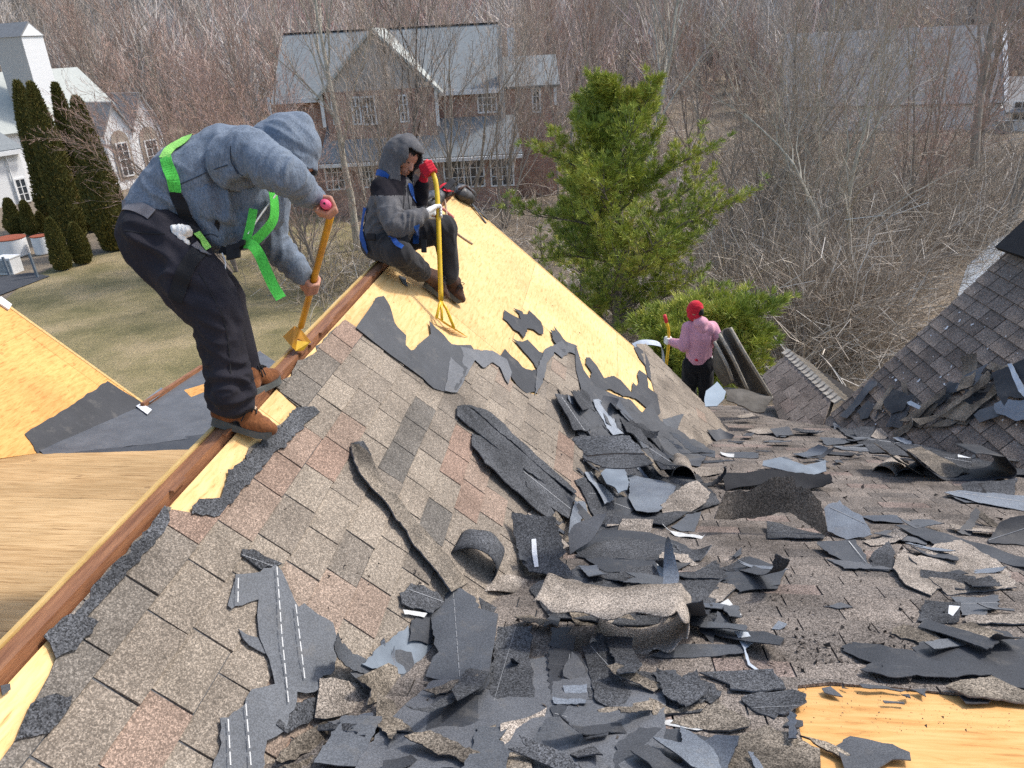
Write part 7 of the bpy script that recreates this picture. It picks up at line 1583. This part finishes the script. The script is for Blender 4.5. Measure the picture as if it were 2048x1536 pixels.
# ---- small scraps strewn over the heaps, each a thing
def scatter(n, k, region, planes, mats, smin, smax, seed, name, label, group, tip=14):
    rnd = random.Random(seed); R = zp(k, zs(region)); xs_ = [q[0] for q in R]; ys_ = [q[1] for q in R]
    def inside(x, y):
        c = False
        for i in range(len(R)):
            a, b = R[i], R[i-1]
            if (a[1] > y) != (b[1] > y) and x < (b[0]-a[0])*(y-a[1])/(b[1]-a[1])+a[0]: c = not c
        return c
    made = 0
    while made < n:
        x, y = rnd.uniform(min(xs_), max(xs_)), rnd.uniform(min(ys_), max(ys_))
        if not inside(x, y): continue
        pl = PLS[planes]; 
        if planes == 'N' and (ME.hit(x, y)-CP) @ CF < (NR.hit(x, y)-CP) @ CF: pl = ME
        c = pl.hit(x, y); L = smin+(smax*1.25-smin)*rnd.random()**1.2; a0 = rnd.uniform(0, 6.28); el = rnd.choice((.2, .28, .38, .5, .62)); pts = []
        sh = rnd.randint(0, 3); j_ = lambda: rnd.uniform(-.09, .09)
        if sh == 0: q_ = [(-.5+j_(), -.5+j_()), (.5, -.5+j_()), (.5+j_(), .1+j_()), (.3+j_(), .5+j_()), (-.2, .35+j_()), (-.5+j_(), .5)]
        elif sh == 1: q_ = [(-.5, -.45), (.1+j_(), -.5), (.2+j_(), -.2+j_()), (.5, -.35+j_()), (.45+j_(), .5), (-.1, .4+j_()), (-.35, .5)]
        elif sh == 2: q_ = [(-.5, -.2+j_()), (-.1, -.5), (.5, -.3+j_()), (.2+j_(), 0), (.4, .5), (-.3, .3+j_())]
        else: q_ = [(-.5+j_(), -.5), (.5+j_(), -.5), (.5, .5+j_()), (-.5, .5+j_())]
        for uu, vv in q_:
            uu, vv = uu*L, vv*L*el
            pts.append(tuple(pix(c+pl.u*(uu*math.cos(a0)-vv*math.sin(a0))+pl.v*(uu*math.sin(a0)+vv*math.cos(a0)))))
        ex = np.ptp(np.array(pts), axis=0)
        if ex.max() > 420: continue
        mk = rnd.choice(mats); o = sheet(name, pts, pl, MATS[mk], rnd.uniform(.006, .05), .004, .006, (rnd.uniform(-tip, tip), rnd.uniform(-tip, tip)), (tuple(np.mean(pts, 0)), pts[rnd.randrange(len(pts))], rnd.uniform(.12, .4)) if rnd.random() < .4 else None, .005, .035, seed*100+made, clear=rnd.uniform(.008, .05))
        tag(o, label, 'scrap', group); made += 1
scatter(34, 'F', '760,1250 900,1190 1100,1180 1300,1300 1480,1330 1590,1430 1600,1530 560,1530 640,1440', 'N', 'DUFLDBU', .08, .30, 1, 'roofing_scrap', 'small torn scrap in the heap along the bottom of the picture', 'small scraps in the near heap')
scatter(26, 'F', '1040,1090 1150,1000 1330,1080 1560,1120 1560,1290 1340,1260 1090,1220', 'N', 'DUFDBLT', .08, .28, 2, 'roofing_scrap', 'small torn scrap strewn in the valley round the big open scroll', 'small scraps in the valley')
scatter(34, 'F', '1110,760 1230,800 1330,880 1440,900 1440,1010 1300,1060 1150,1050 1170,920', 'N', 'DUFLDUB', .09, .36, 3, 'roofing_scrap', 'small torn scrap in the far heap left of the hump', 'small scraps in the far valley heap', 20)
scatter(46, 'F', '1640,870 1760,790 1900,800 2048,780 2048,960 1900,930 1700,910', 'N', 'DUFLDUBT', .09, .40, 4, 'roofing_scrap', 'small torn scrap in the right-hand heap below the dark roof', 'small scraps in the right-hand heap', 22)
scatter(24, 'F', '1700,860 1760,770 1860,770 2048,700 2048,850 1900,860', 'R', 'DBUBBF', .10, .38, 5, 'roofing_scrap', 'small torn scrap lying on the slope of the dark right-hand roof', 'small scraps on the dark roof', 5)
scatter(22, 'F', '1420,870 1660,860 1700,930 1560,920 1440,890', 'N', 'UFLUD', .08, .32, 6, 'roofing_scrap', 'flat dark sliver on the far shingles in front of the small gable', 'flat slivers on the far shingles', 4)
scatter(16, 'F', '1740,1020 1860,1000 2048,1020 2048,1260 1900,1300 1800,1180', 'N', 'UFDTBL', .08, .30, 7, 'roofing_scrap', 'small torn scrap strewn near the right edge above the plywood', 'small scraps near the right edge', 8)
# crumbs and granules swept off
rng = np.random.default_rng(12); V = []; F = []
def crumbs(n, pl, reg, smin, smax):
    for i in range(n):
        x = rng.uniform(reg[0], reg[2]); y = rng.uniform(reg[1], reg[3]); p_ = pl
        if pl is NR and (ME.hit(x, y)-CP) @ CF < (NR.hit(x, y)-CP) @ CF: p_ = ME
        c = p_.hit(x, y, .012); s = smin*(smax/smin)**(rng.random()**2); q = rng.normal(0, 1, (4, 3))*s*.5
        b = len(V); V.extend(c+q+p_.n*s*.4); F.extend([(b, b+1, b+2), (b, b+2, b+3), (b, b+3, b+1), (b+1, b+3, b+2)])
crumbs(520, NR, (1440, 1060, 1900, 1390), .004, .020); crumbs(260, NR, (1560, 1255, 1830, 1330), .004, .022); crumbs(420, NR, (650, 1100, 1500, 1530), .004, .018); crumbs(360, NR, (1100, 830, 2040, 1060), .006, .03); crumbs(160, NR, (1600, 1385, 2040, 1470), .002, .007)
crumbs(200, ME, (420, 700, 1100, 1350), .002, .007); crumbs(120, ME, (900, 420, 1250, 700), .003, .012)
o = npmesh('crumbs', np.array(V), np.array(F)); o = obj('debris_crumbs', o, simple('dark_crumbs', (.10, .08, .065), (.045, .04, .036), 40, .95)); tag(o, kind='stuff')
# pale chips scattered over the dark roof
V = []; F = []
for i in range(150):
    x, y = rng.uniform(1660, 2048), rng.uniform(500, 850); P = FE.hit(x, y, .016)
    u_, v_ = FE.uv(x, y)
    if not (-6.4 < u_ < -.1 and .05 < v_ < 3.1): continue
    s = .008+.02*rng.random()**3; a = rng.uniform(0, 3.14); e1, e2 = FE.u*math.cos(a)+FE.v*math.sin(a), -FE.u*math.sin(a)+FE.v*math.cos(a); b = len(V)
    V += [P-e1*s-e2*s*.5, P+e1*s-e2*s*.4, P+e1*s*.8+e2*s*.5, P-e1*s*.7+e2*s*.6]; F.append((b, b+1, b+2, b+3))
tag(obj('debris_chips', npmesh('chips', np.array(V), np.array(F)), WTAPE), kind='stuff')
# ------------------------------------------------------------------ things left on the roof
LEATHER = simple('worn_black_leather', (.045, .042, .042), (.02, .019, .02), 12, .45, .4, 50, .5)
tb = empty('tool_bag', ME.hit(935, 388)); tag(tb, 'black leather tool pouch with hanging straps on the tip of the gable', 'tool bag')
obj('pouch', blob('pouch', [(ME.hit(922, 388, .06), ME.hit(940, 397, .06), .07, .06), (ME.hit(926, 380, .05), ME.hit(944, 388, .05), .055, .05), (ME.hit(916, 381, .04), ME.hit(922, 376, .05), .035, .04)], .012, 3, [(None, 1, CU, 5, 16, .012)]), LEATHER, tb)
mb = MB()
for a, b_ in (((944, 408), (972, 446)), ((944, 408), (976, 439)), ((940, 405), (950, 414))): mb.bar(ME.hit(*a, .03), ME.hit(*b_, .01), .03, .008, ME.n)
mb.build('straps', LEATHER, tb)
mb = MB(); mb.tube([ME.hit(*q, .13) for q in ((918, 378), (932, 372), (946, 386))], .012, 8); mb.build('carry_loop', SUEDED, tb, True)
hb = empty('safety_harness', ME.hit(893, 378)); tag(hb, 'red and black safety harness heaped at the very peak of the ridge', 'harness')
for i, pts in enumerate((((880, 383, .03), (886, 375, .08), (894, 371, .10), (903, 373, .07)), ((890, 378, .10), (898, 370, .13), (906, 361, .16), (912, 367, .12)), ((884, 388, .03), (892, 380, .10), (902, 380, .08)))):
    P = [ME.hit(x, y, h) for x, y, h in interp(pts, 5)]; ribbon('webbing', P, [ME.n]*len(P), .06, (REDC, BLKW, REDC)[i], hb, .01)
obj('padding', blob('padding', [(ME.hit(886, 384, .05), ME.hit(898, 378, .06), .055, .06), (ME.hit(878, 392, .03), ME.hit(886, 386, .03), .04, .045)], .012, 3, [(None, 1, CU, 6, 20, .015)]), BLKW, hb)
ROPE = simple('tan_rope', (.46, .36, .26), (.28, .2, .14), 120, .9, .6, 160)
rp = empty('safety_rope', ME.hit(880, 395)); tag(rp, 'thin tan safety rope with a pink tail trailing down behind the sitting man', 'rope')
mb = MB(); mb.tube([ME.hit(x, y, .012) for x, y in interp([(884, 393), (890, 402), (893, 425), (894, 440), (900, 455), (925, 475), (945, 488)], 6)], .010, 6); mb.build('rope', ROPE, rp, True)
mb = MB(); mb.tube([ME.hit(x, y, .014) for x, y in interp([(832, 416), (858, 412), (880, 414), (894, 424), (908, 436)], 6)], .012, 6); mb.build('lanyard', simple('faded_pink_rope', (.62, .25, .22), (.45, .16, .14), 60, .9), rp, True)
bg_ = empty('black_bag', at(848, 405, 7.2)); tag(bg_, 'dark soft bag on the ridge behind the sitting man', 'bag')
rg = lambda x, y, h=0: (lambda q: CP+q*((h-CP[2])/q[2]))(ray(x, y))
obj('sack', blob('sack', [(rg(852, 412, .06), rg(866, 400, .06), .09, .08), (rg(862, 405, .05), rg(876, 394, .05), .07, .06)], .014, 3, [(None, 1, CU, 5, 14, .02)]), LEATHER, bg_)
mb = MB(); mb.tube([rg(x, y, h) for x, y, h in interp([(850, 418, .06), (852, 402, .18), (864, 394, .18), (872, 398, .08)], 5)], .012, 6); mb.build('handle', BLKW, bg_, True)
# bent metal loop past the gable
fm = empty('bent_flashing', at(1300, 700, 9.6)); tag(fm, 'bent loop of bright sheet metal sticking up beyond the gable edge', 'flashing')
P = [at(x, y, 9.5) for x, y in interp([(1268, 692), (1282, 686), (1300, 685), (1318, 689), (1324, 700), (1326, 718), (1325, 734), (1316, 726), (1310, 722)], 4)]
ribbon('strip', P, [unit(np.cross(unit(P[min(i+1, len(P)-1)]-P[max(i-1, 0)]), unit(CF+CU*.5))) for i in range(len(P))], .16, ALU, fm, .004)
# draped tarpaulin by the worker in pink
TARP = simple('grey_brown_felt_tarp', (.175, .16, .138), (.095, .085, .072), 7, .95, .6, 30, .1)
cols = [((1428, 690, .0), (1426, 735, .05), (1449, 776, .1)), ((1430, 684, -.12), (1452, 725, -.34), (1466, 760, -.2)), ((1434, 682, .1), (1458, 735, .14), (1488, 782, .12)), ((1440, 668, -.12), (1466, 715, -.32), (1496, 779, -.18)), ((1446, 658, .1), (1476, 705, .12), (1512, 786, .12)), ((1462, 656, -.12), (1494, 712, -.36), (1543, 792, -.2)), ((1468, 664, .1), (1500, 725, .05), (1545, 800, .1))]
V = []; nr = 11
for c in cols:
    for q in interp(c, (nr-1)//2): V.append(yj(q[0], q[1], q[2]-.35))
F = [(i*nr+j, i*nr+j+1, (i+1)*nr+j+1, (i+1)*nr+j) for i in range(len(cols)-1) for j in range(nr-1)]
mb = MB()
for ci in (1, 3, 5): mb.tube([yj(q[0]-1, q[1], q[2]-.385) for q in interp(cols[ci], 5)], .022, 6)  # paler tubes down the forward folds and along the bottom
mb.tube([yj(x, y, -.42) for x, y in interp([(1449, 777), (1480, 781), (1512, 788), (1545, 796)], 4)], .02, 6)
fe_m = mb
flap = [(1449, 776), (1470, 779), (1490, 783), (1512, 788), (1545, 796), (1528, 824), (1500, 822), (1478, 812), (1455, 802)]
me = mesh('tarp', V, F, True); o = bpy.data.objects.new('tmp', me); COL.objects.link(o); sm_ = o.modifiers.new('s', 'SUBSURF'); sm_.levels = 2; so_ = o.modifiers.new('t', 'SOLIDIFY'); so_.thickness = .03
me = bpy.data.meshes.new_from_object(o.evaluated_get(bpy.context.evaluated_depsgraph_get())); bpy.data.objects.remove(o); me.polygons.foreach_set('use_smooth', [True]*len(me.polygons))
tp = empty('tarpaulin', NR.hit(1490, 825)); tag(tp, 'grey-brown felt tarpaulin hanging in folds from the hand of the worker in pink', 'tarpaulin'); obj('folds', me, TARP, tp); o = fe_m.build('pale_fold_lines', simple('pale_fold_line', (.42, .38, .31), (.24, .215, .175), 30, .95, .6, 60), tp, True); o['kind'] = 'stuff'
sheet('flap', flap, NR, (TARP, TARP), .10, .02, .03, (34, 0), None, .01, .08, 900, parent=tp)
tag(sheet('metal_sheet', [(1408, 800), (1412, 782), (1434, 764), (1452, 782), (1448, 798), (1434, 812), (1410, 814)], NR, (simple('pale_blue_metal', (.30, .355, .40), (.22, .265, .30), 4, .5, .1, 20, .4), METAL), .03, .004, .004, (20, 0), None, .003, .1, 901), 'pale blue sheet of metal on the lower roof behind the worker in pink', 'metal sheet')
